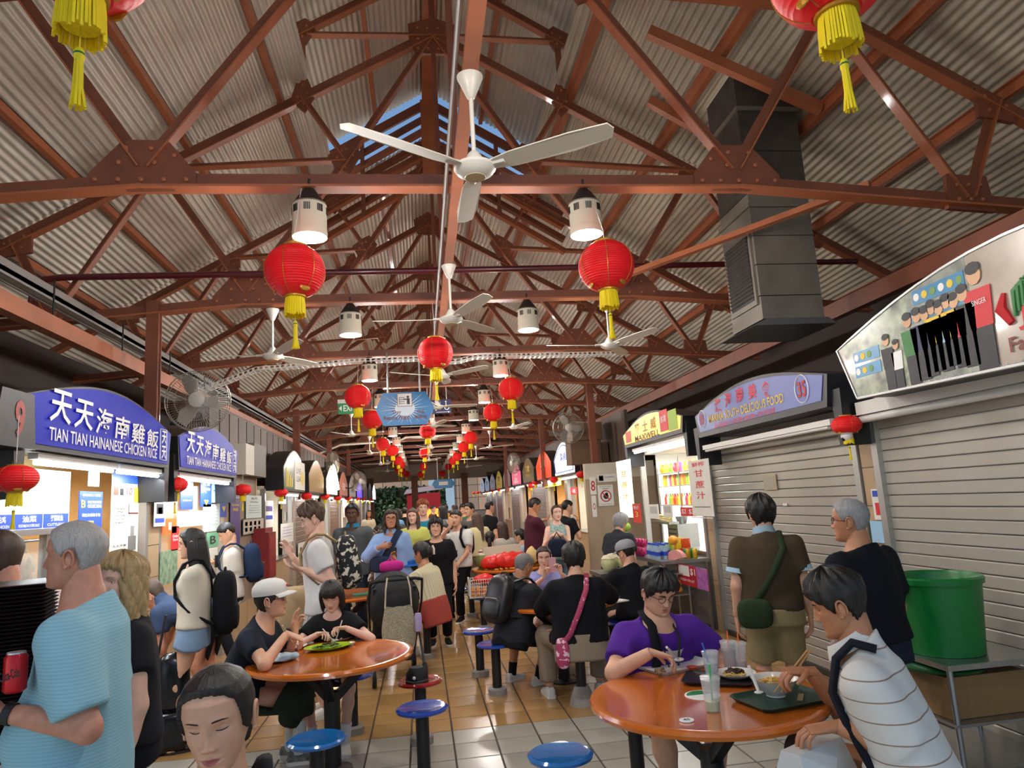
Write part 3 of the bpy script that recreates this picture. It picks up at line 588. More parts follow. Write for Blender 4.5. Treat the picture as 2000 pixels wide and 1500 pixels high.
# ---- corrugated roof sheets
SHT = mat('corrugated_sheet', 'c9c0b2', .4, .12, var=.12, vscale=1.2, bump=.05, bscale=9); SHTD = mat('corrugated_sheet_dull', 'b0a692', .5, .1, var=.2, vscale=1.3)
roof = tag(link('ceiling', None), kind='structure', label='grey corrugated metal roof with a raised ridge')
def sheet(x0, z0, x1, z1, y0, y1, m, tilt=.05, pit=.076):
    L = math.hypot(x1-x0, z1-z0); n_ = int(L/pit*6); t = np.linspace(0, 1, n_+1); nx, nz = -(z1-z0)/L, (x1-x0)/L
    if nz < 0: nx, nz = -nx, -nz
    w_ = .011*np.sin(2*math.pi*t*L/pit); V = []
    for y, dz in ((y0, tilt), (y1, -tilt*.6)):
        V.append(np.stack([x0+(x1-x0)*t+nx*w_, np.full(n_+1, y), z0+(z1-z0)*t+nz*w_+dz], 1))
    b = MB(); b.add(np.vstack(V), [(i, i+1, n_+2+i, n_+1+i) for i in range(n_)]); return b.build('roof_sheet', m, roof, smooth=80)
YS = [-1.2]+TY+[38.2]
for k in range(len(YS)-1):
    y0, y1 = YS[k], YS[k+1]+.1
    for s in (-1, 1):
        xi = 1.38 if y0 < 9.8 else 0
        e = A(5.75)+.2
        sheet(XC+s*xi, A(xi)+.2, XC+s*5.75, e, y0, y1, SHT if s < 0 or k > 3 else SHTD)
        if y0 < 9.8: sheet(XC, 8.12, XC+s*2.05, 8.12-.6*2.05, y0, min(y1, 9.95), SHT, .03)
# ---- gable of the raised roof: rafters and sloping louvre slats against the sky
G = thing('gable_louvre', 'louvred gable of the raised ridge roof with sky behind', 'louvre', (XC, 9.93, 0), kind='structure')
for s in (-1, 1):
    MB().bar((0, 0, 7.88), (s*2.0, 0, 7.88-1.2), .13, .05, (0, 1, 0)).build('gable_rafter', RED, G)
    for k in range(6): MB().bar((s*.06, 0, 7.62-k*.2), (s*min(2, 2.05), 0, 7.62-k*.2-1.2), .05 if k else .045, .14, (0, .5, .8)).build('slat', REDL if k % 2 else RED, G)
    MB().b2(s*1.02-.03, s*1.02+.03, -.05, .02, 6.0, 7.3).build('gable_post', RED, G)
MB().b2(-.12, .12, -.06, .06, 6.4, 7.9).build('gable_post', REDL, G)
# ---- posts, side panels, eaves
for k, (x, y) in enumerate(((-2.62, TY[2]), (-2.62, TY[5]), (-2.62, TY[7]), (3.22, TY[4]), (3.22, TY[6]), (-2.62, TY[9]), (3.22, TY[9]))):
    tag(MB().b2(x-.06, x+.06, y-.05, y+.05, 2.2 if k in (1, 3) else 2.0, ZB+.06).b2(x-.075, x+.075, y-.006, y+.006, 2.0, ZB).build('column_post', RED), 'brown steel post carrying the truss above the stall row', 'post', 'steel posts', 'structure')
PNL = mat('brown_panel', '4c3e35', .6, var=.15, vscale=2); 
WL = tag(MB().b2(XL-.2, XL-.14, 9.4, 38, 2.32, 3.25).build('wall_left', PNL), kind='structure', label='brown panelled wall above the stalls beside the blue signs')
for i in range(24): MB().b2(XL-.14, XL-.12, 9.45+.5*i, 9.9+.5*i, 2.34, 3.2).build('panel', mat('brown_panel_%d' % (i % 3), ('52443a', '4a3c34', '5a4a3f')[i % 3], .6), WL)
for nm_, x_, lb_ in (('wall_left_outer', -4.75, 'dark outer wall behind the blue sign stalls'), ('wall_right_outer', 5.45, 'dark outer wall behind the shuttered stalls')): tag(MB().b2(x_-.05, x_+.05, 1.5, 38, 0, 4.0).build(nm_, mat('outer_wall', '3a302a', .8)), kind='structure', label=lb_)
WR = tag(MB().b2(XR+.12, XR+.18, 12, 38, 2.2, 3.2).build('wall_right', PNL), kind='structure', label='dark brown panelled wall above the stalls beyond the juice stall')
lbeam('beam_eave', -2.95, 3.35, 2, 38, .1, .14, 'orange eave beam above the row of stalls with blue signs')
lbeam('beam_eave', 4.35, 3.45, 2, 38, .1, .16, 'dark orange eave beam above the shuttered stalls', RED)
for y in np.arange(4.6, 12, 1.35): MB().cyl((-2.95, y, 3.4), (-2.95, y, 3.75), .008, n=6).build('hanger_rod', DARK, bpy.data.objects['beam_eave'])
tag(MB().b2(-3.12, -3.0, 1, 38, 3.62, 3.66).b2(-3.12, -3.1, 1, 38, 3.6, 3.72).b2(-3.02, -3.0, 1, 38, 3.6, 3.72).build('cable_tray', ALU), 'grey cable tray hung along the eave above the blue signs', 'cable tray')
# sprinkler pipe before the second truss and the perforated tray under the third
PIPE = mat('maroon_pipe', '55141c', .3, coat=.3)
yp = TY[2]-.13
one(MB().tube([(-5.0, yp, 3.78), (-3.85, yp, 3.8), (-3.72, yp, 3.84), (-3.7, yp, 4.05), (-3.62, yp, 4.14), (-3.45, yp, 4.16), (0, yp, 4.17), (5.1, yp, 4.2)], .033, 12), 'sprinkler_pipe', 'dark maroon sprinkler pipe crossing in front of the second truss', 'pipe', PIPE, smooth=50)
yt = TY[3]-.1
T_ = thing('cable_tray', 'white perforated cable tray under the third truss', 'cable tray', (0, yt, 0))
for (xa, za, xb, zb) in ((-3.0, 3.42, -2.2, 3.72), (-2.2, 3.72, -.9, 3.79), (-.9, 3.79, .0, 3.8), (0, 3.8, .25, 3.74), (.25, 3.74, .6, 3.74), (.6, 3.74, .85, 3.8), (.85, 3.8, 3.1, 3.77)):
    b = MB(); n_ = max(2, int(math.hypot(xb-xa, zb-za)/.07)); b.bar((xa, .08, za), (xb, .08, zb), .05, .004, (0, 1, 0)); b.bar((xa, -.08, za-.02), (xb, -.08, zb-.02), .008, .006, (0, 1, 0)); b.bar((xa, -.08, za+.02), (xb, -.08, zb+.02), .008, .006, (0, 1, 0))
    for i in range(n_): t = (i+.5)/n_; b.bar((xa+(xb-xa)*t-.012, 0, za+(zb-za)*t-.024), (xa+(xb-xa)*t+.012, 0, za+(zb-za)*t-.024), .006, .16, (0, 1, 0)); b.bar((xa+(xb-xa)*t, -.08, za+(zb-za)*t-.02), (xa+(xb-xa)*t, -.08, za+(zb-za)*t+.02), .03, .005, (0, 1, 0))
    b.build('tray_section', WHT, T_)
one(MB().tube([(-2.9, TY[7]+.1, 3.4), (-2.3, TY[7]+.1, 3.62), (-.6, TY[7]+.1, 3.65), (-.4, TY[7]+.1, 3.75), (1.2, TY[7]+.1, 3.75), (1.5, TY[7]+.1, 3.95), (2.4, TY[7]+.1, 3.95)], .03, 8), 'water_pipe', 'white pipe bent across under a far truss', 'pipe', WHT, smooth=50)
# ---- exhaust duct beside the shutters
D = thing('exhaust_duct', 'big square grey metal exhaust duct rising through the roof', 'duct', (3.14, 5.75, 0))
DM = mat('duct_metal', '7d776c', .5, .35, var=.22, vscale=2.2, bump=.2, bscale=30); DM2 = mat('duct_metal_grimy', '46403a', .65, .2, var=.3, vscale=5, bump=.35, bscale=45)
for i, (za, zb) in enumerate(((3.2, 3.42), (3.42, 3.72), (3.72, 4.0), (4.0, 4.28), (4.28, 4.42), (4.42, 4.85), (4.85, 5.3), (5.3, 5.9))): MB().b2(.0, .6, 0, .62, za+.004, zb-.004).build('duct_section', DM if i < 5 else DM2, D)
for z in (4.3, 5.28): MB().b2(-.02, .62, -.02, .64, z-.02, z+.02).build('flange', DM, D)
MB().prism([(-.12, 0), (.68, 0), (.6, .06), (0, .06)], -.06, .68).build('drip_tray', mat('duct_tray', '77797a', .3, .7), D, loc=(0, 0, 3.13))
lv = MB().b2(-.02, 0, .04, .58, 3.35, 4.08).build('vent_frame', DM, D); MB().b2(-.024, -.018, .08, .54, 3.4, 4.03).build('vent_opening', DARK, lv)
for i in range(16): MB().bar((-.03, .08, 3.43+.038*i), (-.03, .54, 3.43+.038*i), .004, .028, (1, 0, -.7)).build('vent_slat', DM2, lv)
for z_, y_ in ((5.65, -.25), (5.45, .85)): tag(MB().bar((XC+1.9 if y_ < 0 else 2.6, 5.75+y_, A(2.2)+.06), (XC+3.5, 5.75+y_, A(3.5)+.06), .1, .08, (0, 1, 0)).build('beam_trimmer', REDL), kind='structure', label='short orange trimmer beam framing the duct opening')
tag(MB().bar((2.0, 7.0, 3.95), (3.6, 4.7, 4.0), .07, .05, (0, 0, 1)).build('beam_brace', REDL), kind='structure', label='slanting orange brace beside the exhaust duct')
# ---- far end of the hall and what stands outside
YE = 38.2
tag(MB().b2(-5.5, 6.2, YE, YE+.2, 3.05, 4.2).build('wall_far', mat('cream_fascia', 'a99a88', .7)), kind='structure', label='cream fascia across the far open end of the hall')
for x in (-2.7, -.35, 2.35, 3.75): tag(MB().b2(x-.17, x+.17, YE-.2, YE+.1, 0, 3.3).build('column_far', mat('brown_timber', '7a4a2c', .6)), kind='structure', label='brown column at the far open end')
FW = tag(MB().b2(-14, 16, 56, 56.3, -.1, 7).build('wall_outside', mat('outside_grout', '5e524a', .8)), kind='structure', label='tiled beige wall of the building across the street')
for i in range(14):
    for j in range(4): MB().b2(-9+1.5*i+.02, -7.5+1.5*i-.02, 55.95, 56, 1.1+1.0*j+.02, 2.1+1.0*j-.02).build('wall_tile', mat('wall_tile_%d' % ((i*7+j*3) % 3), ('a98a72', '9c7f6b', '8d7866')[(i*7+j*3) % 3], .5), FW)
wn = tag(MB().b2(.6, 2.6, 55.85, 55.95, 1.2, 4.6).build('window_1', mat('window_glass_far', '9fb2bf', .2)), kind='structure', label='pale blue window in the wall across the street')
hb = MB(); r = np.random.default_rng(3)
for i in range(900):
    c = np.array([r.uniform(-5, 1.5), 44+r.uniform(-.5, .2), r.uniform(.2, 2.95)]); u = _n(r.normal(size=3))*.14; v = _n(np.cross(u, r.normal(size=3)))*.09; hb.add([c-u, c+v, c+u, c-v], [(0, 1, 2, 3)])
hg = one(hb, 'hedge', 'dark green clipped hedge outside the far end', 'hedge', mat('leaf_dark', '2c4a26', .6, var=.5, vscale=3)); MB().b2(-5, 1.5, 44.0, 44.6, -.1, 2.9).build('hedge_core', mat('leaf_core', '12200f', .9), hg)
tag(MB().prism([(-5.5, 4.2), (6.2, 4.2), (.33, 7.3)], YE, YE+.2).build('wall_far_gable', mat('gable_dark', '4a3f38', .8)), kind='structure', label='dark gable wall closing the far end of the roof')
K = thing('market_kiosk', 'red market kiosk with pale canopy outside the far end', 'kiosk', (.12, 41.5, -.12)); K.scale = (.6, .6, .92)
MB().prism([(-1.9, 2.75), (1.9, 2.95), (1.7, 3.25), (-1.6, 3.05)], -.9, .9).build('canopy', mat('kiosk_canopy', 'b9a7b4', .7), K); MB().b2(-1.6, 1.6, -.8, .8, 1.75, 2.75).build('fascia', mat('kiosk_red', 'a3182a', .5), K); MB().b2(-1.5, 1.5, -.7, .7, .0, 1.0).build('counter', mat('kiosk_red2', '7c1420', .5), K)
MB().b2(-1.4, 1.4, .5, .6, 1.0, 1.75).build('lit_shelf', mat('kiosk_glow', 'ff7a2a', .5, emit=2.5), K)
for x in (-1.5, 1.5): MB().b2(x-.05, x+.05, -.75, -.65, 0, 2.8).build('post', mat('kiosk_post', 'd0ccc4', .5), K)
# ================================================================ lamps, lanterns, fans, hanging signs
CREAM = mat('lamp_cream', 'cfc9b4', .4); LDK = mat('lamp_cap', '2c2624', .5); GLOW = mat('lamp_glow', 'fff6e2', .5, emit=14)
def light(kind, name, loc, power, parent=None, size=.1, col=(1, .955, .9), rot=None, spot=None, sy=None):
    l = bpy.data.lights.new(name, kind); l.energy = power; l.color = col
    if kind == 'AREA': l.size = size; l.shape = 'RECTANGLE' if sy else 'SQUARE'; l.size_y = sy or size
    else: l.shadow_soft_size = size
    if kind == 'SPOT': l.spot_size = spot or 2.2; l.spot_blend = .6
    o = bpy.data.objects.new(name, l); C.objects.link(o); o.location = loc
    if parent: o.parent = parent
    if rot: o.rotation_euler = rot
    return o
LAMP_W = 60
def pendant():
    T = thing('pendant_lamp', 'cream cylinder pendant lamp with dark cone cap hung from a truss', 'lamp', (0, 0, 0), 0, 'pendant lamps under the trusses')
    MB().lathe([(.106, .05), (.112, .05), (.112, .225), (.106, .225)], 32, (0, 0, -.3)).build('housing', CREAM, T, smooth=40)
    MB().lathe([(.098, .0), (.112, .0), (.116, .03), (.112, .055), (.098, .055)], 32, (0, 0, -.305)).build('rim', CREAM, T, smooth=30)
    MB().lathe([(.108, -.085), (.114, -.08), (.03, .045), (.012, .05)], 32, (0, 0, -.0)).build('cone_cap', LDK, T, smooth=40)
    MB().cyl((0, 0, .05), (0, 0, .11), .012, n=8).build('hook', LDK, T)
    MB().lathe([(.0, .0), (.1, .0), (.1, .006), (0, .006)], 32, (0, 0, -.292)).build('lens', GLOW, T)
    b = MB()
    for k in range(8):
        for j in range(4): a = k*math.pi/4+(j-1.5)*.1-math.pi/2; x, y = math.cos(a)*.112, math.sin(a)*.112; b.box(x, y, -.125, .006, .006, .05, Matrix.Rotation(a, 3, 'Z'))
    b.build('vent_slots', DARK, T)['kind'] = 'stuff'
    light('POINT', 'lamp_light', (0, 0, -.34), LAMP_W, T, .09); return T
P0_ = pendant(); n_ = 0
for k, y in enumerate(TY):
    for x in (-.67, 1.22):
        o = P0_ if n_ == 0 else dup(P0_, loc=None); n_ += 1; o.location = (x, y, 3.825); o['label'] = 'cream cylinder pendant lamp with dark cone cap on a far truss' if k not in (1, 2, 3) else 'cream pendant lamp with dark cone cap on the %s truss, towards the %s' % (('first', 'second', 'third')[k-1], 'blue signs' if x < 0 else 'shutters')
        if k > 9: [bpy.data.objects.remove(c) for c in list(o.children) if c.type == 'LIGHT']

LR = mat('lantern_red', 'f2101c', .5, bump=.1, bscale=80, sub=.1); GOLD = mat('lantern_gold', 'b98a2c', .4, .4); YEL = mat('tassel_yellow', 'f4da14', .7, var=.12, vscale=60, stretch=(1, 1, .05)); YEL2 = mat('tassel_yellow_small', 'e6d21c', .7)
_cord = MB().tube([(0, 0, 0), (0, 0, .06), (0, .3, .52)], .003, 5).mesh('cord', mat('cord_white', 'd8d4cc', .7))
_cord2 = MB().cyl((0, 0, 0), (0, 0, .6), .004, n=5).mesh('cord', mat('cord_white', 'd8d4cc', .7))
def lantern(label, group, flat=1.0, rings=22):
    T = thing('red_lantern', label, 'lantern', (0, 0, 0), 0, group); R, Hh = .18, .168*flat; pr = []
    m_ = rings*3
    for i in range(m_+1):
        t = -1+2*i/m_; t *= .93; pr.append((R*math.sqrt(max(1-t*t, 0))**.9*(1+.012*math.cos(i*2*math.pi/3)), Hh*t))
    MB().lathe(pr, 32).build('shade', LR, T, smooth=20)
    MB().lathe([(.066, 0), (.072, 0), (.072, .012), (.066, .012)], 20, (0, 0, Hh*.93)).build('top_ring', GOLD, T); MB().lathe([(.06, 0), (.066, 0), (.066, .014), (.05, .014)], 20, (0, 0, -Hh*.93-.012)).build('bottom_ring', GOLD, T)
    b = MB()
    for k in range(6):
        a = k*math.pi/3+.3; b.tube([(math.cos(a)*R*math.sqrt(1-t*t)**.9*1.012, math.sin(a)*R*math.sqrt(1-t*t)**.9*1.012, Hh*t) for t in np.linspace(-.93, .93, 17)], .0022, 4)
    b.build('gold_ribs', GOLD, T)['kind'] = 'stuff'
    for k in range(3):
        a = k*2*math.pi/3-.9; t = -.78; rr = R*math.sqrt(1-t*t)**.9; MB().sph((math.cos(a)*rr, math.sin(a)*rr, Hh*t), (.008, .034, .022), 8, 5, M=Matrix.Rotation(a, 3, 'Z')).build('gold_crest', GOLD, T)
    MB().tube([(-.03, 0, Hh*.95), (-.03, 0, Hh+.03), (.03, 0, Hh+.03), (.03, 0, Hh*.95)], .002, 4).build('handle', GOLD, T)
    f = MB(); n_ = 40
    for i in range(n_):
        a = 2*math.pi*i/n_; d = .052+.006*random.random(); f.tube([(math.cos(a)*.05, math.sin(a)*.05, -Hh*.93), (math.cos(a)*d, math.sin(a)*d, -Hh*.93-.05), (math.cos(a)*(d+.004), math.sin(a)*(d+.004), -Hh*.93-.115-.02*random.random())], .0048, 4)
    f.lathe([(.044, 0), (.048, -.09)], 16, (0, 0, -Hh*.93-.005)); f.build('fringe', YEL, T)['kind'] = 'stuff'
    t = MB(); t.tube([(0, 0, -Hh*.93-.08), (0, 0, -Hh*.93-.17)], .002, 4); t.lathe([(.008, 0), (.013, .01), (.013, .03), (.008, .04)], 10, (0, 0, -Hh*.93-.2))
    for i in range(9):
        a = 2*math.pi*i/9; t.tube([(math.cos(a)*.007, math.sin(a)*.007, -Hh*.93-.19), (math.cos(a)*.009, math.sin(a)*.009, -Hh*.93-.27), (math.cos(a)*(.012+.008*random.random()), math.sin(a)*.016, -Hh*.93-.33)], .0045, 4)
    t.build('tail_tassel', YEL, T, smooth=50); MB().lathe([(.011, 0), (.014, .008), (.011, .018)], 10, (0, 0, -Hh*.93-.185)).build('green_bead', mat('bead_green', '1d6b3a', .4), T)
    link('cord', _cord if flat > .9 else _cord2, T, (0, 0, Hh+.02)); return T
L0 = lantern('big round red paper lantern with yellow tassel hung under the trusses', 'big red lanterns under the trusses'); n_ = 0
spots = []
for k, (px, py) in {0: (165, -112), 1: (576, 530), 3: (699, 775), 4: (727, 820), 6: (748, 868), 7: (767, 880), 9: (778, 900), 10: (783, 908), 11: (779, 917), 12: (785, 920), 13: (794, 926)}.items(): spots.append((k, px, py))
for k, (px, py) in {0: (1620, -62), 1: (1184, 520), 3: (998, 760), 4: (963, 806), 6: (919, 855), 7: (906, 873), 9: (893, 892), 10: (885, 900), 12: (876, 912), 13: (864, 925)}.items(): spots.append((k, px, py))
for k, (px, py) in {2: (850, 690), 5: (835, 842), 8: (829, 885), 11: (827, 912), 13: (822, 927)}.items(): spots.append((k, px, py))
LBL = {1: 'big round red lantern below the cream lamp of the first truss', 2: 'big red paper lantern hung from the middle beam beside the tray return sign', 3: 'big red lantern by the tray return sign truss', 4: 'big red paper lantern just behind the tray return sign truss', 0: 'big red lantern at the opening of the hall'}
for k, px, py in spots:
    y = TY[k]-(.3 if k else .02); p = oy(px, py, y); o = L0 if n_ == 0 else dup(L0); n_ += 1; o.location = p; o['label'] = 'big round red paper lantern with yellow tassel hung from a far truss'
    if abs(p[2]-3.3) > .5: o.location.z = 3.28
    for c_ in o.children:
        if c_.name.startswith('cord'): c_.scale[2] = max(.3, (3.9-o.location.z-.19)/.52)
    if k in LBL and k != 4: o['label'] = LBL[k]+('' if k == 2 else ', towards the blue signs' if px < 900 else ', towards the shutters')
S0 = lantern('small flat red lantern with yellow tassel hung before a stall', 'small red lanterns in front of the stalls', .72, 12); S0.scale = (.57,)*3; n_ = 0
for side, lst in ((-2.36, ((30, 935), (342, 947), (474, 957), (549, 962), (599, 969), (635, 970), (660, 972), (680, 973), (697, 974), (708, 975), (722, 976))), (3.31, ((1653, 830), (1135, 927), (1082, 937), (1046, 942), (1038, 948), (994, 951), (976, 956), (963, 958), (951, 959), (941, 961), (933, 962), (925, 963)))):
    for px, py in lst:
        p = ox(px, py, side); o = S0 if n_ == 0 else dup(S0); n_ += 1
        if px == 30: p = oy(px, py, 4.15)
        o.location = p; o['label'] = 'small flat red lantern with yellow tassel hung before a far stall'
        for c_ in o.children:
            if c_.name.startswith('cord'): c_.scale[2] = max(.2, (2.32-p[2]-.08)/.342)
        if px == 30: o.scale = (.62,)*3; o['label'] = 'small glossy red lantern beside the lit menu board of the first blue sign'
        if px == 342: o['label'] = 'small red lantern between the two blue chicken rice signs'
        if px == 1653: o['label'] = 'small red lantern hung between the two closed shutters'
        if px == 474: o['label'] = 'small red lantern past the end of the second blue chicken rice sign'
# ---- ceiling fans
FW_ = mat('fan_white', 'dedbd0', .35); FB = mat('fan_blade', 'cfcabb', .45)
def cfan(rod=.42):
    T = thing('ceiling_fan', 'white three bladed ceiling fan on a thin rod', 'fan', (0, 0, 0), 0, 'white ceiling fans')
    MB().lathe([(.066, 0), (.066, -.005), (.02, -.115), (.012, -.12)], 24).build('canopy', FW_, T, smooth=40); MB().cyl((0, 0, -.1), (0, 0, -rod), .011, n=10).build('rod', FW_, T, smooth=40)
    MB().lathe([(.014, 0), (.03, -.015), (.06, -.075), (.064, -.09)], 24, (0, 0, -rod+.02)).build('motor_cone', FW_, T, smooth=40)
    h_ = MB().lathe([(.06, 0), (.1, -.005), (.104, -.02), (.09, -.04), (.055, -.06), (.045, -.062)], 28, (0, 0, -rod-.055)).build('motor_hub', FW_, T, smooth=40); MB().lathe([(.052, 0), (.05, -.004), (.0, -.005)], 24, (0, 0, -rod-.117)).build('hub_badge', mat('fan_ring', 'c9b890', .4), h_, smooth=40)
    for k in range(3):
        a = -math.pi/2+k*2*math.pi/3; b = MB(); pts = [(.09, .03), (.2, .05), (.5, .062), (.68, .05), (.7, 0), (.68, -.04), (.5, -.055), (.2, -.05), (.09, -.03)]; b.hplate(pts, -.003, .003)
        V = np.vstack(b.v); V[:, 2] += -V[:, 1]*.25+.02*(V[:, 0]/.7)**2; b.v = [V]; b.xf(Matrix.Translation((0, 0, -rod-.07)) @ Matrix.Rotation(a, 4, 'Z')); b.build('blade', FB, T); MB().tube([(math.cos(a)*.05, math.sin(a)*.05, -rod-.065), (math.cos(a)*.16, math.sin(a)*.16, -rod-.068)], .012, 6, flat=1.6).build('blade_arm', FW_, T)
    return T
F0 = cfan(); n_ = 0; fz = 3.82
FL = [((XC-.01, 3.15, fz), math.pi, 'big white ceiling fan just before the first truss, on the middle beam'), ((XC-.01, 5.95, fz), .4, 'white ceiling fan on the middle beam between the first two trusses'), ((XC-.01, 8.7, fz), .9, 'white ceiling fan on the middle beam behind the second truss'), ((-1.46, TY[2], fz), .55, 'white ceiling fan hung from the second truss towards the blue signs'), ((2.11, TY[2], fz), .5, 'white ceiling fan hung from the second truss towards the exhaust duct')]
for k in range(3, 9): FL.append(((XC-.01, 3.15+2.78*k, fz), k*.6, None))
for k in (5, 7, 9, 11): FL += [((-1.46, TY[k], fz), k*.3, None), ((2.11, TY[k], fz), k*.5, None)]
for p, a, lb in FL:
    o = F0 if n_ == 0 else dup(F0); n_ += 1; o.location = p; o.rotation_euler[2] = a
    o['label'] = lb or 'white ceiling fan further down the hall'
def wfan(loc, rz, label):
    T = thing('caged_fan', label, 'fan', loc, rz); W = mat('fan_cage', 'a8a49a', .4, .5); b = MB(); R = .3
    for rr, y in ((R, 0), (.29, -.05), (.29, .05), (.2, -.075), (.1, -.085)): b.tube([(rr*math.cos(a), y, rr*math.sin(a)) for a in np.linspace(0, 2*math.pi, 33)], .0035 if rr > .25 else .002, 4)
    for k in range(72):
        a = 2*math.pi*k/72; c, s = math.cos(a), math.sin(a)
        for sg in (-1, 1): b.tube([(.07*c, sg*.085, .07*s), (.2*c, sg*.078, .2*s), (.285*c, sg*.05, .285*s), (R*c, 0, R*s)], .0019, 3)
    b.build('cage', W, T)['kind'] = 'stuff'
    MB().lathe([(0, 0), (.05, 0), (.075, .012), (.075, .02)], 24, (0, -.095, 0), (0, 1, 0)).build('badge', mat('fan_badge', 'b5b1a6', .4), T, smooth=40)
    for k in range(3):
        a = k*2.094; M = Matrix.Rotation(a, 4, 'Y'); h = MB().prism([(.04, -.03), (.16, -.09), (.26, -.06), (.27, .03), (.15, .05), (.04, .03)], -.004, .004); V = np.vstack(h.v); V[:, 1] += V[:, 2]*.4; h.v = [V]; h.xf(M); h.build('blade', mat('fan_blade_grey', '8f8b82', .4), T)
    MB().cyl((0, .02, 0), (0, .2, 0), .06, .05, 18).build('motor', mat('fan_motor', '4c4a48', .5), T, smooth=40); MB().tube([(0, .17, -.02), (0, .22, -.16), (-.15, .24, -.2), (-.3, .24, -.18)], .018, 8).build('arm', DARK, T, smooth=40); return T
p = oy(387, 783, 7.0); wfan(p, .1, 'grey caged wall fan on the post between the blue signs')
p = oy(1110, 836, 12.9); wfan(p, -.1, 'grey caged wall fan on the post above the white lit sign')
p = ox(700, 940, -1.9); wfan(p, .9, 'turned wall fan far down the row of arched signs')
p = oy(650, 905, 17.6); wfan(p, 1.3, 'turned wall fan above the glowing arched sign')
p = oy(1003, 905, 20.0); wfan(p, -1.2, 'turned wall fan on a far post above the pink sign')
# ---- hanging signs
SB = mat('sign_blue', '1f7fc0', .4); WP = mat('print_white', 'f2f2f0', .5); BLKP = mat('print_black', '17171a', .5); REDP = mat('print_red', 'b8161e', .5); YELP = mat('print_yellow', 'e8c52a', .5); NAVY = mat('sign_navy', '16224f', .5); BRN = mat('print_brown', '6a3220', .5); GREEN = mat('sign_green', '157a45', .4, emit=.25); REDS = mat('print_scarlet', 'd8202a', .5); ORG = mat('print_orange', 'e8641c', .5)
y = 9.8; c = oy(791, 798, y); T = thing('tray_return_sign', 'blue hexagonal hanging sign reading Tray Return Point', 'sign', (c[0], y, c[2]))
HX = [(-.41, 0), (-.3, -.235), (.3, -.235), (.41, 0), (.3, .235), (-.3, .235)]
MB().prism(HX, 0, .03).build('board', SB, T)
def hexr(a):
    u = abs(math.cos(a)); v = abs(math.sin(a)); r1 = .235/max(v, 1e-6)*.98; r2 = .41*.98/(u+v*.11/.235); return min(r1, r2)
for k in range(30):
    a = 2*math.pi*k/30+.06; q_ = (.95, .7, .85)[k % 3]; w_ = .05; MB().add([(hexr(a)*q_*math.cos(a), -.0012, hexr(a)*q_*math.sin(a))]+[(.1*math.cos(b_), -.0012, .1*math.sin(b_)) for b_ in (a-w_, a+w_)], [(0, 1, 2)]).build('ray', WP, T)
MB().prism(circ(0, 0, .14, 24, .1), -.002, 0).build('glow_patch', mat('print_pale', 'dcecf5', .5), T)
MB().b2(-.105, .105, -.004, -.001, .03, .22).build('pictogram_border', BRN, T); MB().b2(-.098, .098, -.006, -.002, .037, .213).build('pictogram', WP, T)
pg = MB().prism(circ(.045, .165, .018, 12), -.008, -.006); pg.b2(.03, .07, -.008, -.006, .06, .145); pg.b2(-.02, .035, -.008, -.006, .125, .14)
for k in range(4): pg.b2(-.075, .0, -.008, -.006, .07+.028*k, .077+.028*k)
pg.b2(-.078, -.072, -.008, -.006, .06, .16); pg.build('pictogram_figure', BLKP, T)
text('Tray', T, -.12, -.05, .13, .06, BRN, bold=.02); text('Return Point', T, -.12, -.125, .36, .06, BRN, bold=.02); text('归还', T, .22, -.05, .11, .055, BRN, bold=.02); text('碗碟处', T, .22, -.125, .18, .055, BRN, bold=.02)
for x in (-.23, .22): MB().cyl((x, .015, .2), (x, .015, 3.9-c[2]), .012, n=8).build('hanger_rod', ALU, T)
y = TY[4]-.1; c = oy(683, 797, y); T = thing('exit_sign', 'green EXIT sign with white arrows hung from a truss', 'sign', (c[0], y, c[2])); MB().b2(-.2, .2, 0, .06, -.1, .09).build('board', GREEN, T); MB().b2(-.21, .21, 0, .07, .09, .16).build('housing', WHT, T); text('EXIT', T, 0, 0, .22, .11, WP, bold=.02)
for s in (-1, 1): MB().add([(s*.19, -.003, 0), (s*.14, -.003, .05), (s*.14, -.003, -.05)], [(0, 1, 2)]).build('arrow', WP, T)
MB().cyl((0, .03, .16), (0, .03, ZB-c[2]), .01, n=6).build('hanger_rod', ALU, T)
y = TY[4]+.1; c = oy(862, 794, y); T = thing('toilet_sign', 'navy hanging sign with toilet figures, wheelchair and arrow', 'sign', (c[0], y, c[2])); MB().b2(-.32, .18, 0, .03, -.13, .13).build('board', NAVY, T)
for x0 in (-.22, -.1): MB().prism(circ(x0, .09, .02, 10), -.003, 0).b2(x0-.03, x0+.03, -.003, 0, -.02, .06).b2(x0-.015, x0+.015, -.003, 0, -.07, -.02).build('figure', WP, T)
b = MB(); b.tube([(.1+.04*math.cos(a), -.003, -.02+.04*math.sin(a)) for a in np.linspace(1.8, 6.4, 14)], .006, 4); b.prism(circ(.085, .09, .014, 10), -.003, 0); b.b2(.08, .092, -.003, 0, .0, .07); b.b2(.085, .13, -.003, 0, .0, .012); b.build('wheelchair', WP, T); MB().b2(-.02, -.016, -.003, 0, -.06, .1).build('divider', WP, T); MB().b2(-.1, .13, -.003, 0, -.107, -.1).add([(.16, -.002, -.104), (.12, -.002, -.088), (.12, -.002, -.12)], [(0, 1, 2)]).build('arrow', WP, T)
for x in (-.25, .1): MB().cyl((x, .015, .1), (x, .015, ZB-c[2]), .008, n=6).build('hanger_rod', ALU, T)
c = oy(866, 945, TY[11]); T = thing('far_tray_sign', 'small blue hexagonal tray return sign at the far end', 'sign', (c[0], TY[11]-.08, c[2])); MB().prism([(x*1.25, z*.85) for x, z in HX], 0, .03).build('board', SB, T); MB().b2(-.2, .2, -.004, 0, -.06, .1).build('print_patch', WP, T)
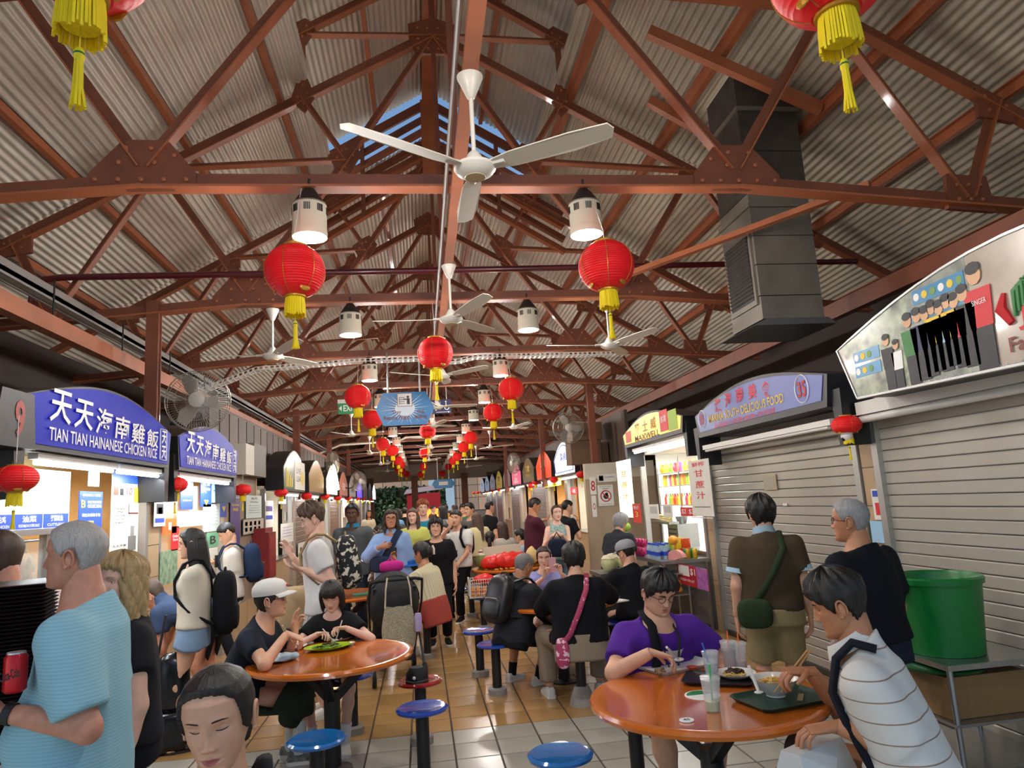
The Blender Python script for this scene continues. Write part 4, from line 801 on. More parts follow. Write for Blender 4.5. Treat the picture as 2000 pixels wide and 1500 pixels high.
for x in (-.25, .25): MB().cyl((x, .015, .1), (x, .015, ZB-c[2]), .01, n=6).build('hanger_rod', ALU, T)
# ================================================================ stalls
def side_thing(side, y, name, label, cat, off=0, group=None, kind=None):
    return thing(name, label, cat, ((XL+off if side < 0 else XR-off), y, 0), math.pi/2 if side < 0 else -math.pi/2, group, kind)
TUBE = mat('tube_glow', 'f2f7ff', .4, emit=9)
def tubes(side, y, spans, z, off, label, power=9):
    T = side_thing(side, y, 'tube_light', label, 'lamp', off, 'fluorescent tubes under the stall signs')
    for a, b_ in spans:
        MB().b2(a, b_, -.03, .03, z+.02, z+.06).build('batten', WHT, T); MB().cyl((a+.03, 0, z), (b_-.03, 0, z), .016, n=10).build('tube', TUBE, T, smooth=40)
        light('AREA', 'tube_area', ((a+b_)/2, -.02, z-.03), power, T, b_-a, (.95, .98, 1), (math.radians(20), 0, 0), sy=.05)
    return T
def signbox(side, y, W, zb, zs, rise, off, dep, face, label, name='stall_sign', flare=.06, frame=None, lit=0, group=None, inset=.03, back=DARK):
    T = side_thing(side, y, name, label, 'sign', off, group)
    def poly(i): return [(i, zb+i), (W-i, zb+i), (W-i*.9+flare, zs)]+arc(W-i*.9+flare, -flare+i*.9, zs, rise-i*.6)[1:-1]+[(-flare+i*.9, zs)]
    MB().prism(poly(0), 0, dep).build('box', frame or back, T); MB().prism(poly(inset), -.006, .004).build('face', face, T); return T
def brackets(side, y, W, z, off, wh='number 35 sign'):
    T = side_thing(side, y, 'sign_bracket', 'black slanting bracket boxes under the '+wh, 'bracket', off, 'black brackets under the stall signs')
    for x in (-.05, W+.05): MB().prism([(x-.07, z+.15), (x+.07, z+.15), (x+.05, z-.3), (x-.02, z-.3)], -.02, .25).build('bracket_box', DARK, T)
def rect(side, px0, py0, px1, py1, off=0):
    X = XL+off if side < 0 else XR-off; a = ox(px0, (py0+py1)/2, X); b_ = ox(px1, (py0+py1)/2, X); xm = (px0+px1)/2; t = ox(xm, py0, X); u = ox(xm, py1, X); return a[1], b_[1], u[2], t[2]
def poster(side, px0, py0, px1, py1, m, label, off=0, name='poster', lines=(), blocks=(), cat='poster', t=.006, group=None):
    ya, yb, z0, z1 = rect(side, px0, py0, px1, py1, off); W = abs(yb-ya); Hh = z1-z0
    T = side_thing(side, ya, name, label, cat, off, group); MB().b2(0, W, -t, 0, z0, z1).build('sheet', m, T)
    for fx0, fx1, fz0, fz1, mm in blocks: MB().b2(W*fx0, W*fx1, -t-.002, -t, z0+Hh*fz0, z0+Hh*fz1).build('print_block', mm, T)
    for s, fx, fz, fw_, fh, mm in lines: text(s, T, W*fx, z0+Hh*fz, W*fw_, Hh*fh, mm, -t-.003, .01)
    return T
BLUE = mat('sign_royal', '0a1aa4', .45, spec=.12, emit=.12); BL2 = mat('print_blue', '2348b8', .4); LBL2 = mat('print_lightblue', '9cc8e6', .5); PAPER = mat('paper', 'e2e0d6', .6, var=.03); PALE = mat('paper_pale', 'c9d6d2', .6, var=.05); GLASS = mat('stall_glass', 'dfe8e6', .05, alpha=.16); PURP = mat('sign_purple', '43307a', .4)
WARM = mat('warm_wall', 'c99a5c', .6, var=.2, vscale=3); CRM = mat('cream_wall', 'cfc6b4', .6, var=.05)
# ---- first two stalls with the blue signs
def openstall(side, y0, y1, label, wall, counter, depth=1.7, top=2.25, pw=55, ch=.92, group=None, col=(1, .95, .86)):
    W = y1-y0; T = side_thing(side, y0 if side < 0 else y1, 'food_stall', label, 'stall', 0, group)
    MB().b2(0, W, depth, depth+.06, 0, top).build('back_panel', wall, T); MB().b2(-.03, 0, .25, depth, 0, top).build('side_panel', wall, T); MB().b2(W, W+.03, .25, depth, 0, top).build('side_panel', wall, T); MB().b2(0, W, .02, depth, top, top+.05).build('top_panel', CRM, T)
    MB().b2(.02, W-.02, .02, .5, 0, ch-.03).build('counter', counter, T); MB().b2(0, W, 0, .55, ch-.03, ch).build('counter_top', STEEL, T)
    for x in (.02, W-.02): MB().b2(x-.03, x+.03, -.03, .05, 0, top).build('post', ALU, T)
    if pw:
        MB().cyl((W*.2, depth*.5, top-.06), (W*.8, depth*.5, top-.06), .016, n=8).build('inner_tube', TUBE, T); light('AREA', 'stall_light', (W*.5, depth*.45, top-.1), pw, T, W*.6, col, (0, 0, 0), sy=.2)
    return T
openstall(-1, 4.2, 7.05, 'chicken rice stall with glass front under the first blue sign', WARM, BEIGE, pw=20)
openstall(-1, 7.35, 9.65, 'chicken rice stall papered with notices under the second blue sign', WARM, BEIGE, pw=18)
def tiled_pillar(side, y0, y1, label, proud=.03, top=2.3):
    T = side_thing(side, y0 if side < 0 else y1, 'column_pillar', label, 'pillar', proud, None, 'structure'); W = abs(y1-y0); MB().b2(0, W, .01, .2, 0, top).build('core', GREYW, T); z = 0
    while z < top-.05: MB().b2(.004, W-.004, 0, .02, z+.004, min(z+.3, top)-.004).build('tile', BEIGE, T); z += .3
for a in ((-1, 7.06, 7.34, 'beige tiled pillar between the blue sign stalls'), (-1, 9.66, 9.95, 'beige tiled pillar past the second blue sign'), (1, 4.98, 5.2, 'beige tiled pillar between the two shutters'), (1, 8.2, 8.42, 'beige tiled pillar between shutter and juice stall')): tiled_pillar(*a)
def tiansign(y, W, label, k):
    T = signbox(-1, y, W, 2.2, 2.52, .2, .3, .28, BLUE, label); x = W*.09
    for i, ch in enumerate('天天海南雞飯'): text(ch, T, W*(.14+.135*i), 2.49-.012*i, W*.115, .215-.012*i, WP, -.016, .015, skew=.12)
    text('TIAN TIAN HAINANESE CHICKEN RICE', T, W*.47, 2.305, W*.78, .085, WP, -.016, .01)
    bx = MB()
    for r_ in ((W*.895, W*.965, 2.535, 2.54), (W*.895, W*.965, 2.26, 2.265), (W*.895, W*.898, 2.26, 2.54), (W*.962, W*.965, 2.26, 2.54)): bx.b2(r_[0], r_[1], -.016, -.007, r_[2], r_[3])
    bx.build('print_border', WP, T); text('天', T, W*.93, 2.465, W*.05, .12, WP, -.018, .02); text('天', T, W*.93, 2.33, W*.05, .12, WP, -.018, .02); return T
tiansign(4.45, 2.3, 'long royal blue arched sign with white Chinese characters, beside the number 9 box', 0); tiansign(7.05, 2.1, 'shorter royal blue arched chicken rice sign beyond the caged wall fan', 1)
T = side_thing(-1, 3.98, 'number_box', 'black sign box with a red number 9', 'sign', .36); MB().prism([(0, 2.18), (.42, 2.18), (.38, 2.5), (.06, 2.5)], 0, .3).build('box', DARK, T); text('9', T, .24, 2.34, .1, .22, mat('print_dullred', '9c2f2a', .5), -.003, .03)
T = signbox(-1, 1.4, 2.5, 2.2, 2.52, .2, .3, .28, mat('sign_red', 'c4122a', .3, coat=.4), 'bright red arched sign before the number 9 box')
tubes(-1, 4.6, ((.05, 1.2), (1.25, 2.15)), 2.13, .22, 'fluorescent tubes under the first blue sign'); tubes(-1, 7.2, ((.02, .95), (1.0, 1.9)), 2.13, .22, 'fluorescent tubes under the second blue sign')
brackets(-1, 4.45, 2.3, 2.2, .25, 'first blue sign'); brackets(-1, 7.1, 2.05, 2.2, .25, 'second blue sign')
# menu board with dishes
T = side_thing(-1, 4.1, 'menu_board', 'white lit menu board with dish photos and blue captions', 'menu', .04); MB().b2(0, 1.42, 0, .08, 1.72, 2.12).build('light_panel', mat('menu_glow', 'f4f6f6', .4, emit=.12), T)
MB().b2(-.02, 1.44, -.01, .09, 1.68, 1.72).build('lower_rail', STEEL, T)
for i, (zh, en) in enumerate((('鸡爪', 'CHICKEN CLAWS'), ('香港白鸡', 'STEAMED CHICKEN'), ('油菜', 'VEGETABLE IN OYSTER SAUCE'), ('芽菜鱿鱼', 'CUTTLEFISH'))):
    x = .02+.35*i; MB().b2(x, x+.335, -.004, 0, 1.725, 1.82).build('caption', BL2, T); text(zh, T, x+.17, 1.788, .17, .042, WP, -.006, .02); text(en, T, x+.17, 1.745, .25, .018, WP, -.006)
    MB().prism(circ(x+.17, 1.96, .13, 20, .11), -.003, 0).build('plate_print', mat('plate_print', 'dfe2e0', .5), T); MB().prism([(x+.17+(.09+.02*math.sin(k*3+i))*math.cos(k*.52), 1.96+(.07+.02*math.cos(k*2+i))*math.sin(k*.52)) for k in range(12)], -.005, -.003).build('dish_print', mat('dish_print_%d' % i, ('c9a27a', 'd9b58e', '8fa36c', 'b9b7a2')[i], .5), T)
poster(-1, 153, 960, 198, 1032, BL2, 'blue notice saying B only for food collection', .03, lines=(('ORDER / 点菜', .5, .9, .8, .07, WP), ('B', .15, .66, .18, .2, YELP), ('ONLY FOR FOOD', .63, .71, .6, .07, WP), ('COLLECTION', .63, .6, .6, .09, WP), ('请在此领取食物', .5, .36, .8, .09, WP)), blocks=((.38, .62, .1, .2, YELP),))
poster(-1, 172, 905, 193, 950, LBL2, 'pale blue paper hanging above the collection notice', .06)
ps = poster(-1, 216, 918, 269, 1085, PAPER, 'tall white poster with quotes and a standing chef', .03, blocks=((0, 1, .84, 1, BL2), (.05, .22, .7, .8, BRN), (.28, .4, .7, .78, BLKP), (.8, .98, .62, .8, YELP), (.6, .98, .48, .5, BRN), (.6, .63, .48, .6, BRN), (.62, .92, .05, .22, mat('print_grey', '6d6d6b', .6)), (.7, .84, .22, .34, mat('print_grey2', '8a8884', .6))), lines=(('“Hainanese', .3, .55, .5, .025, BLKP), ('collagen', .3, .51, .4, .025, BLKP), ('chicken', .3, .47, .4, .025, BLKP), ('rice here', .3, .43, .4, .025, BLKP), ('is best”', .3, .39, .35, .025, BLKP), ('天天海南', .3, .12, .5, .03, BLKP), ('10', .62, .75, .2, .09, REDP)))
poster(-1, 300, 967, 322, 1028, PAPER, 'white notice with a masked girl drawing', .05, blocks=((.1, .9, .12, .26, BL2), (.2, .8, .4, .72, BLKP), (.32, .68, .42, .6, mat('print_skin', 'e0b48e', .6)), (.32, .68, .4, .5, LBL2)), lines=(('PLEASE WEAR', .5, .88, .7, .04, BLKP), ('MASK', .5, .8, .5, .04, BLKP)))
for a in (((316, 1013, 344, 1042), ORG, 'orange notice on the stall glass', (('1', .5, .5, .2, .5, WP),)), ((334, 1028, 348, 1075), REDS, 'red rounded banner saying order here', (('Order', .5, .6, .8, .12, WP), ('Here', .5, .45, .7, .12, WP))), ((352, 937, 376, 995), BL2, 'violet blue menu sheet on the stall glass', (('MENU', .5, .9, .5, .06, WP), ('天天海南鸡饭', .5, .7, .8, .05, WP), ('鸡饭 3.50', .5, .5, .7, .05, WP), ('鸡翅 4.00', .5, .3, .7, .05, WP))), ((345, 998, 396, 1028), WHT, 'white blank board behind the stall glass', ()), ((391, 938, 412, 990), BL2, 'blue notice with letter A and yellow arrow', (('A', .3, .62, .35, .2, WP), ('ORDER', .65, .66, .4, .08, WP), ('点餐', .5, .85, .7, .1, WP), ('▼', .5, .15, .4, .2, YELP))), ((413, 940, 432, 982), LBL2, 'light blue menu sheet beside the A notice', (('鸡饭', .5, .8, .6, .1, BL2), ('MENU', .5, .55, .7, .1, BL2))), ((396, 985, 428, 1038), PALE, 'pale printed notice sheet above the green card', tuple(('payment notice line', .5, .85-.12*i, .7, .03, BLKP) for i in range(6))), ((403, 1040, 426, 1068), mat('print_mint', '6fb58c', .5), 'mint green card with a letter B', (('B', .5, .5, .5, .55, BLKP),)), ((404, 1070, 424, 1092), PAPER, 'plain white payment card below the green card', ()), ((312, 1075, 345, 1140), mat('poster_floral', 'a9b79a', .6, col2='4e7a5a', vscale=14), 'green floral poster low on the stall front', ()), ((347, 1115, 364, 1150), mat('print_teal', '3fa79a', .5), 'small teal sticker sheet on the stall front', ()), ((430, 935, 442, 1010), BL2, 'narrow blue notice with a yellow arrow at the stall post', (('▼', .5, .2, .6, .15, YELP), ('ORDER', .5, .8, .7, .06, WP)))): poster(-1, *a[0], a[1], a[2], .035, lines=a[3])
gl = side_thing(-1, 7.4, 'glass_panel', 'glass front of the second blue sign stall', 'glass', .01); MB().b2(.05, 2.15, 0, .008, .95, 2.1).build('pane', GLASS, gl)
# hot cabinet with hanging chickens
T = side_thing(-1, 4.3, 'display_cabinet', 'steel framed glass cabinet with cooked chickens', 'cabinet', .0)
for x in (.03, 1.0, 1.35): MB().b2(x-.03, x+.03, -.02, .03, .92, 1.68).build('post', STEEL, T)
MB().b2(.0, 1.4, .0, .008, .95, 1.66).build('pane', GLASS, T); MB().b2(0, 1.4, .45, .47, .95, 1.68).build('back_panel', mat('cabinet_dark', '3a2c22', .5, var=.3), T)
MB().cyl((0, .2, 1.64), (1.4, .2, 1.64), .01, n=8).build('hanging_rail', STEEL, T)
CH = mat('roast_skin', 'a8612c', .35, var=.35, vscale=9, coat=.3); CH2 = mat('poached_skin', 'd6b37c', .35, var=.15, vscale=9)
for i in range(7):
    x = 4.42+.17*i; m = MB(); m.sph((0, 0, 0), (.06, .07, .095), 12, 9).sph((.03, -.03, -.09), (.025, .025, .05), 8, 6).sph((-.03, -.03, -.09), (.025, .025, .05), 8, 6).tube([(0, 0, .08), (0, .01, .14), (0, 0, .17)], [.025, .016, .008], 8).sph((.055, 0, .02), (.015, .025, .045), 8, 6).sph((-.055, 0, .02), (.015, .025, .045), 8, 6)
    one(m, 'roast_chicken', 'cooked chicken hanging in the cabinet, brown skin' if i % 2 else 'pale poached chicken hanging in the cabinet', 'chicken', CH if i % 2 else CH2, (XL-.2, x, 1.47), .4*i, 'chickens in the glass cabinet', True)
bagm = mat('yellow_bag', 'd9d21f', .5, sub=.2, bump=.4, bscale=14)
for i, (px, py, r_) in enumerate(((50, 1010, .13), (75, 1020, .11), (105, 1010, .1), (12, 1012, .1))):
    p = ox(px, py, XL-.55); m = MB().sph((0, 0, 0), (r_, r_*.9, r_*.8), 14, 10); V = np.vstack(m.v); V += noiz(V, 20, .012, i)[:, None]*_n(V.mean(0)+1); m.v = [V]; one(m, 'plastic_bag', 'crumpled yellow plastic bag of vegetables hung in the stall' if i < 3 else 'pale crumpled bag hung beside the yellow bags', 'bag', bagm if i < 3 else mat('clear_bag', 'c9cfae', .4), p, 0, 'bags in the chicken stall', True)
# ---- passage wall between stalls with notices and the hose box
T = side_thing(-1, 9.95, 'wall_partition', 'brown grey partition wall with notices past the second blue sign', 'wall', 0, None, 'structure'); MB().b2(0, 1.5, .0, .15, 0, 2.3).build('panel', mat('taupe_panel', '8a7a6a', .6), T); MB().b2(1.5, 1.55, -.02, .17, 0, 2.3).build('edge_strip', BEIGE, T)
for i in range(3): MB().b2(.02+.5*i, .5+.5*i, -.012, 0, .02, .5).build('tile', BEIGE, T)
poster(-1, 449, 960, 468, 1065, PURP, 'tall purple banner on the pillar', .05, lines=(('STALLS', .5, .9, .8, .05, WP), ('Hainanese', .5, .75, .8, .04, YELP), ('鸡饭', .5, .66, .6, .06, YELP))); poster(-1, 480, 968, 510, 1012, PALE, 'framed green tinted notice with printed lines', .02, lines=(('热卖', .5, .86, .4, .1, BLKP), ('Notice', .5, .72, .5, .07, BLKP))+tuple(('small printed notice text', .5, .55-.1*i, .7, .04, BLKP) for i in range(4)))
poster(-1, 473, 1012, 515, 1043, BLKP, 'grey notice with rows of small pictures below the framed notice', .02, blocks=((.03, .97, .05, .95, mat('notice_grey', 'b5ab9a', .6)),)+tuple((.1+.2*i, .2+.2*i, .2+.35*j, .45+.35*j, (BRN, BLKP, REDP)[(i+j) % 3]) for i in range(4) for j in range(2)))
poster(-1, 517, 978, 533, 1030, PAPER, 'curled white papers with blue print beside the lit doorway', .02, blocks=((.1, .9, .6, .8, PURP), (.1, .9, .3, .45, BL2)))
T = side_thing(-1, 11.25, 'hose_box', 'dark red fire hose box on the passage wall', 'cabinet', .0); MB().b2(0, .55, -.25, .0, .75, 1.45).build('body', mat('hose_red', '7d1a1c', .4), T); MB().prism([(0, 1.45), (.55, 1.45), (.55, 1.52), (0, 1.52)], -.2, 0).build('sloping_top', mat('hose_red', '7d1a1c'), T); MB().b2(.05, .5, -.256, -.25, .8, 1.4).build('door', mat('hose_red_door', '8d2022', .4), T)
T = side_thing(-1, 10.3, 'storage_box', 'white and grey storage boxes on top of the passage wall', 'box', -.1)
for x0, x1, z0, z1, m_ in ((.0, .5, 2.31, 2.75, mat('cabinet_white', 'c9c4b8', .6)), (.5, 1.3, 2.31, 2.8, mat('cabinet_grey', '6a655e', .6))): MB().b2(x0, x1, -.24, -.0, z0, z1).build('carton', m_, T)
# ---- further stalls with arched signs, both sides
def lam(c, e=.0): return mat('sign_'+c+('_lit' if e else ''), c, .3, emit=e, coat=.3)
def shutter(side, y0, y1, label, zt=2.2, sp=.085, m=None, z0=.05, rows=None, off=0.0):
    W = y1-y0; T = side_thing(side, y0 if side < 0 else y1, 'roller_shutter', label, 'shutter', off); m = m or SHM
    me = MB().add([(0, 0, 0), (W, 0, 0), (0, -.007, .006), (W, -.007, .006), (0, -.008, sp-.012), (W, -.008, sp-.012), (0, -.002, sp-.004), (W, -.002, sp-.004)], [(0, 1, 3, 2), (2, 3, 5, 4), (4, 5, 7, 6)]).mesh('slat', m); z = z0
    while z < zt-.01: link('slat', me, T, (0, 0, z)); z += sp
    MB().b2(0, W, .003, .02, z0, zt).build('backing', DARK, T); MB().b2(0, W, -.03, .02, 0, z0).build('bottom_bar', mat('shutter_bar', '3a362f', .6), T)
    for x in (-.035, W+.035): MB().b2(x-.035, x+.035, -.05, .03, 0, zt).build('guide_rail', ALU, T)
    return T
SHM = mat('shutter_steel', 'b3aea2', .42, .25, var=.14, vscale=1.1, bump=.04, bscale=20); SHB = mat('shutter_brown', '86705f', .5, .2, var=.1)
LS = [('5d6a4c', .12, 'olive green arched sign with food photos'), ('a8813c', .1, 'gold brown arched sign'), ('fff0b8', 2.6, 'glowing white arched sign ringed with light'), ('c47a62', .1, 'dusty red arched sign'), ('a9a39c', .05, 'grey white arched sign'), ('5a3fd0', .9, 'violet lit arched sign'), ('6e5646', .05, 'dull brown arched sign'), ('4e4a48', .05, 'charcoal arched sign'), ('e9e4ee', 1.2, 'white lit narrow arched sign')]
ys = 12.05
for i, (c_, e, lb) in enumerate(LS):
    y0 = ys+2.7*i; W = 2.15
    T = signbox(-1, y0+.15, W, 2.12, 2.5, .36, .3, .3, lam(c_, e), lb+' over a stall past the passage', lit=e, inset=.025)
    if i == 0: MB().b2(1.0, 2.1, -.012, -.007, 2.15, 2.68).build('print_block', PAPER, T); [MB().b2(.2+.16*k, .28+.16*k, -.012, -.007, 2.18, 2.5-.05*k).build('print_block', YELP, T) for k in range(4)]; text('LIVE', T, 1.4, 2.5, .5, .1, BLKP, -.014); text('LEAF', T, 1.4, 2.35, .5, .1, BLKP, -.014); MB().prism(circ(1.8, 2.38, .18, 16, .14), -.014, -.012).build('print_block', YELP, T)
    if i == 2:
        MB().tube([(x, -.03, z) for x, z in arc(-.05, W+.05, 2.3, .6)], .03, 8).build('neon_ring', mat('neon', 'fff3c4', .4, emit=9), T); text('海南', T, W*.5, 2.45, .8, .22, ORG, -.014)
    if i in (3, 4, 5, 8): text(('美食', '咖啡', '粥', '茶')[(3, 4, 5, 8).index(i)], T, W*.5, 2.42, .8, .25, WP if i != 4 else BLKP, -.014)
    if i in (1, 3, 6): shutter(-1, y0, y0+2.4, 'closed brown shutter under the %s' % lb, 2.1, .1, SHB)
    else: openstall(-1, y0, y0+2.45, 'lit open stall under the %s' % lb, (CRM, WARM, CRM)[i % 3], BEIGE, 1.5, 2.15, 15 if i < 6 else 0)
    tubes(-1, y0+.3, ((.1, 1.8),), 2.05, .2, 'fluorescent tube under the %s' % lb, 5 if e > .3 or i in (0, 4) else 3)
    tiled_pillar(-1, y0+2.47, y0+2.68, 'beige tiled pillar beside the %s' % lb)
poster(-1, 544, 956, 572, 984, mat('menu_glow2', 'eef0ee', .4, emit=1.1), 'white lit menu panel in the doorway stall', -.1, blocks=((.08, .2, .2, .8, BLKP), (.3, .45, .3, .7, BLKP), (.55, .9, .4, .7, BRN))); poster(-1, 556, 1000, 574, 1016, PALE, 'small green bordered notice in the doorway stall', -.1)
poster(-1, 548, 1022, 572, 1060, PAPER, 'white notice taped on the grey door', .03, lines=tuple(('please queue here', .5, .8-.15*i, .7, .06, BL2) for i in range(4))); poster(-1, 582, 1057, 612, 1085, PAPER, 'white notice with red and black drawings low on the brown shutter', .05, blocks=tuple((.1+.2*i, .2+.2*i, .3, .7, (BRN, BLKP, REDP)[i % 3]) for i in range(4)))
poster(-1, 668, 975, 682, 1010, PAPER, 'white banner with red Chinese letters down the row', .06, lines=(('甘', .5, .8, .5, .2, REDP), ('蔗', .5, .5, .5, .2, REDP), ('汁', .5, .2, .5, .2, REDP)))
RS = [('f2f4f8', 1.5, 'white lit arched sign with blue rim', '嘉義', BL2), ('ef4418', .55, 'orange red arched sign with white letters', '火鍋', WP), ('7b6748', .03, 'dull brown arched sign', '麵家', YELP), ('e8698c', .35, 'pink arched sign with fork stripes', '甜品', WP), ('93868a', .03, 'grey lilac arched sign', '小食', WP), ('c9a83c', .2, 'mustard yellow arched sign', '粥面', BRN), ('a49ab0', .1, 'pale lilac arched sign', '咖喱', WP), ('aeb9d6', .15, 'pale blue arched sign', '茶室', BL2), ('c8d2ea', .2, 'icy blue arched sign', '素食', BL2)]
for i, (c_, e, lb, zh, tm_) in enumerate(RS):
    y0 = 14.25+2.72*i; W = 2.2
    T = signbox(1, y0+2.45, W, 2.2, 2.6, .36, .3, .3, lam(c_, e), lb+' over a stall past the no pets notice', inset=.025)
    text(zh, T, W*.5, 2.62, W*.34, .2, tm_, -.014, .02); text('FOOD', T, W*.5, 2.42, W*.3, .08, tm_, -.014)
    if i == 0: MB().tube([(x, -.012, z) for x, z in [(.1, 2.28), (.07, 2.6)]+arc(.07, W-.07, 2.6, .28)[1:-1]+[(W-.07, 2.6), (W-.1, 2.28)]], .012, 4).build('print_rim', BL2, T); MB().b2(.1, W-.1, -.014, -.008, 2.27, 2.29).build('print_rim', BL2, T)
    if i == 3: [MB().b2(.5+.2*k, .6+.2*k, -.016, -.01, 2.27, 2.38+.06*(2-abs(k-2.5))).build('print_stripe', WP, T) for k in range(6)]
    if i in (1, 3, 5) or i == 0: openstall(1, y0, y0+2.5, 'warm lit open stall under the %s' % lb, WARM if i else CRM, BEIGE, 1.5, 2.2, 20, col=(1, .8, .5) if i else (1, .9, .75))
    else: shutter(1, y0, y0+2.5, 'closed grey shutter under the %s' % lb, 2.15, .1, mat('shutter_mauve', '837a76', .5, .2))
    tubes(1, y0+2.4, ((.1, 2.0),), 2.13, .2, 'fluorescent tube under the %s' % lb, 5 if i in (0, 1, 3) else 2)
    tiled_pillar(1, y0+2.51, y0+2.71, 'beige tiled pillar beside the %s' % lb)
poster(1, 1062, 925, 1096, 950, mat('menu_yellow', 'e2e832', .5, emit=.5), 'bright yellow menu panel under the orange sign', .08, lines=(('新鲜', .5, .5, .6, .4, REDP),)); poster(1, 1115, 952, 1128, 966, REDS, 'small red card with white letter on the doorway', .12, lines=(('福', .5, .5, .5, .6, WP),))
# ---- shuttered stalls beside the camera
shutter(1, 1.9, 4.95, 'big closed grey steel shutter under the photo banner', 2.3); shutter(1, 5.28, 8.16, 'closed grey steel shutter under the number 35 sign, with paper marks', 2.25)
poster(1, 1492, 927, 1517, 957, mat('tape_mark', 'b5a887', .7), 'old tape outline and torn paper on the shutter', .02, blocks=((.12, .88, .12, .88, mat('tape_inner', 'a8a295', .6)),)); poster(1, 1530, 983, 1538, 988, PAPER, 'tiny white sticker on the shutter', .02)
poster(1, 1706, 955, 1730, 1015, PAPER, 'small white notice with red logo on the pillar', .04, blocks=((.1, .9, .75, .95, BL2), (.2, .75, .15, .55, REDS))); poster(1, 1703, 1018, 1733, 1060, LBL2, 'pale blue paper pinned below the pillar notice', .04)
T = signbox(1, 7.75, 2.62, 2.3, 2.56, .2, .3, .3, mat('sign_slate', '5566b0', .35), 'slate blue arched sign with 35 in rings and yellow letters', inset=.06, frame=mat('sign_frame_dark', '26262c', .4))
for x, r_ in ((.16, .09), (2.3, .105)): MB().tube([(x+r_*math.cos(a), -.009, 2.5+r_*1.15*math.sin(a)) for a in np.linspace(0, 6.283, 25)], .006, 4).build('print_ring', WP, T); text('35', T, x, 2.5, r_*1.3, r_*1.35, REDP, -.01, .03)
for i, ch in enumerate('濱海南美食'): text(ch, T, .62+.27*i, 2.6+.03*math.sin(math.pi*i/4), .17, .15, REDS, -.01, .015)
text('MARINA SOUTH DELICIOUS FOOD', T, 1.17, 2.475, 1.65, .085, YELP, -.01, .012); text('云吞面小卷卷•鱿鱼•炸鸡翅', T, 1.15, 2.385, 1.35, .055, REDS, -.01)
T = side_thing(1, 7.8, 'tube_light', 'switched off long fluorescent batten under the number 35 sign', 'lamp', .22); MB().b2(0, 2.6, -.03, .04, 2.16, 2.21).build('batten', WHT, T); MB().cyl((.05, -.01, 2.145), (2.55, -.01, 2.145), .016, n=10).build('tube', mat('tube_off', 'd9d9d4', .3), T, smooth=40)
brackets(1, 7.85, 2.75, 2.28, .25)
T = side_thing(1, 4.95, 'tube_light', 'white roller casing under the photo banner', 'casing', .12); MB().b2(0, 3, -.06, .06, 2.2, 2.3).build('batten', WHT, T); MB().cyl((0, -.02, 2.17), (3, -.02, 2.17), .03, n=10).build('tube', mat('tube_off', 'd9d9d4'), T, smooth=40)
# photo banner
T = side_thing(1, 4.5, 'photo_banner', 'large arched photo banner showing a group of people and a rooster logo', 'banner', .45)
outl = [(0, 2.28), (2.8, 2.22), (2.95, 2.6)]+arc(2.95, -.16, 2.66, .28)[1:-1]+[(-.16, 2.66)]
MB().prism(outl, .006, .35).build('box', DARK, T); MB().prism([(x*.992+.01, z) for x, z in outl], -.004, .006).build('face', mat('banner_photo', 'cdbfae', .25, coat=.4, col2='a09282', vscale=2.2), T)
MB().tube([(x, -.004, z) for x, z in outl+[outl[0]]], .012, 5).build('rim', ALU, T)
MB().prism([(0, 2.28), (.62, 2.267), (.62, 2.86), (.3, 2.8), (-.1, 2.68)], -.006, -.004).build('print_block', mat('banner_left', 'b9c4a4', .25, coat=.4, col2='4a5048', vscale=9), T)
MB().prism([(.62, 2.267), (1.12, 2.255), (1.12, 2.92), (.62, 2.87)], -.006, -.004).build('print_block', mat('banner_mid', 'b4b8ac', .25, coat=.4, col2='6a7470', vscale=7), T)
for (x0, x1, z0, z1) in ((.02, .3, 2.42, 2.5), (.02, .3, 2.52, 2.6), (.64, 1.08, 2.66, 2.74), (.68, 1.1, 2.76, 2.85)):
    MB().b2(x0, x1, -.009, -.006, z0, z1).build('print_block', mat('banner_blue', '2f86b8', .3), T); n_ = int((x1-x0)/.07)
    for k in range(n_): MB().prism(circ(x0+.035+.07*k, (z0+z1)/2, .025, 10), -.011, -.009).build('print_dish', (WP, YELP, mat('print_leaf', '6f9a4a', .5))[k % 3], T)
def printfig(x, z, hh, c1, c2):   # a flat printed figure on the banner, part of the photo print
    b = MB(); b.prism(circ(x, z+hh*.9, hh*.085, 10, hh*.1), -.013, -.009, 0); b.prism([(x-hh*.13, z+hh*.4), (x+hh*.13, z+hh*.4), (x+hh*.16, z+hh*.76), (x-hh*.16, z+hh*.76)], -.012, -.009, 1); b.prism([(x-hh*.11, z), (x+hh*.11, z), (x+hh*.12, z+hh*.4), (x-hh*.12, z+hh*.4)], -.012, -.009, 2); b.prism(circ(x, z+hh*.96, hh*.09, 10, hh*.06), -.014, -.012, 3)
    b.build('print_figure', [mat('print_skin', 'e0b48e'), c1, c2, BLKP], T)
DK2 = mat('print_dark', '26272c', .5)
for i, (x, z, hh, c1) in enumerate(((.42, 2.27, .42, BLKP), (.52, 2.27, .36, WP), (.68, 2.28, .5, mat('print_leafgreen', '2f7d3a', .5)), (.78, 2.29, .5, NAVY), (.86, 2.3, .48, NAVY), (.93, 2.32, .48, YELP), (1.0, 2.31, .47, LBL2), (1.07, 2.33, .47, YELP), (1.14, 2.31, .48, REDS), (1.22, 2.3, .52, DK2))): printfig(x*.86+.02, z, hh*.9, c1, DK2)
printfig(1.17, 2.26, .6, REDS, DK2); text('SINGER', T, 1.18, 2.64, .1, .03, WP, -.016)
b = MB(); b.tube([(1.36, -.008, 2.47), (1.31, -.008, 2.56), (1.34, -.008, 2.64)], [.02, .035, .012], 6); b.build('rooster_head', REDS, T)
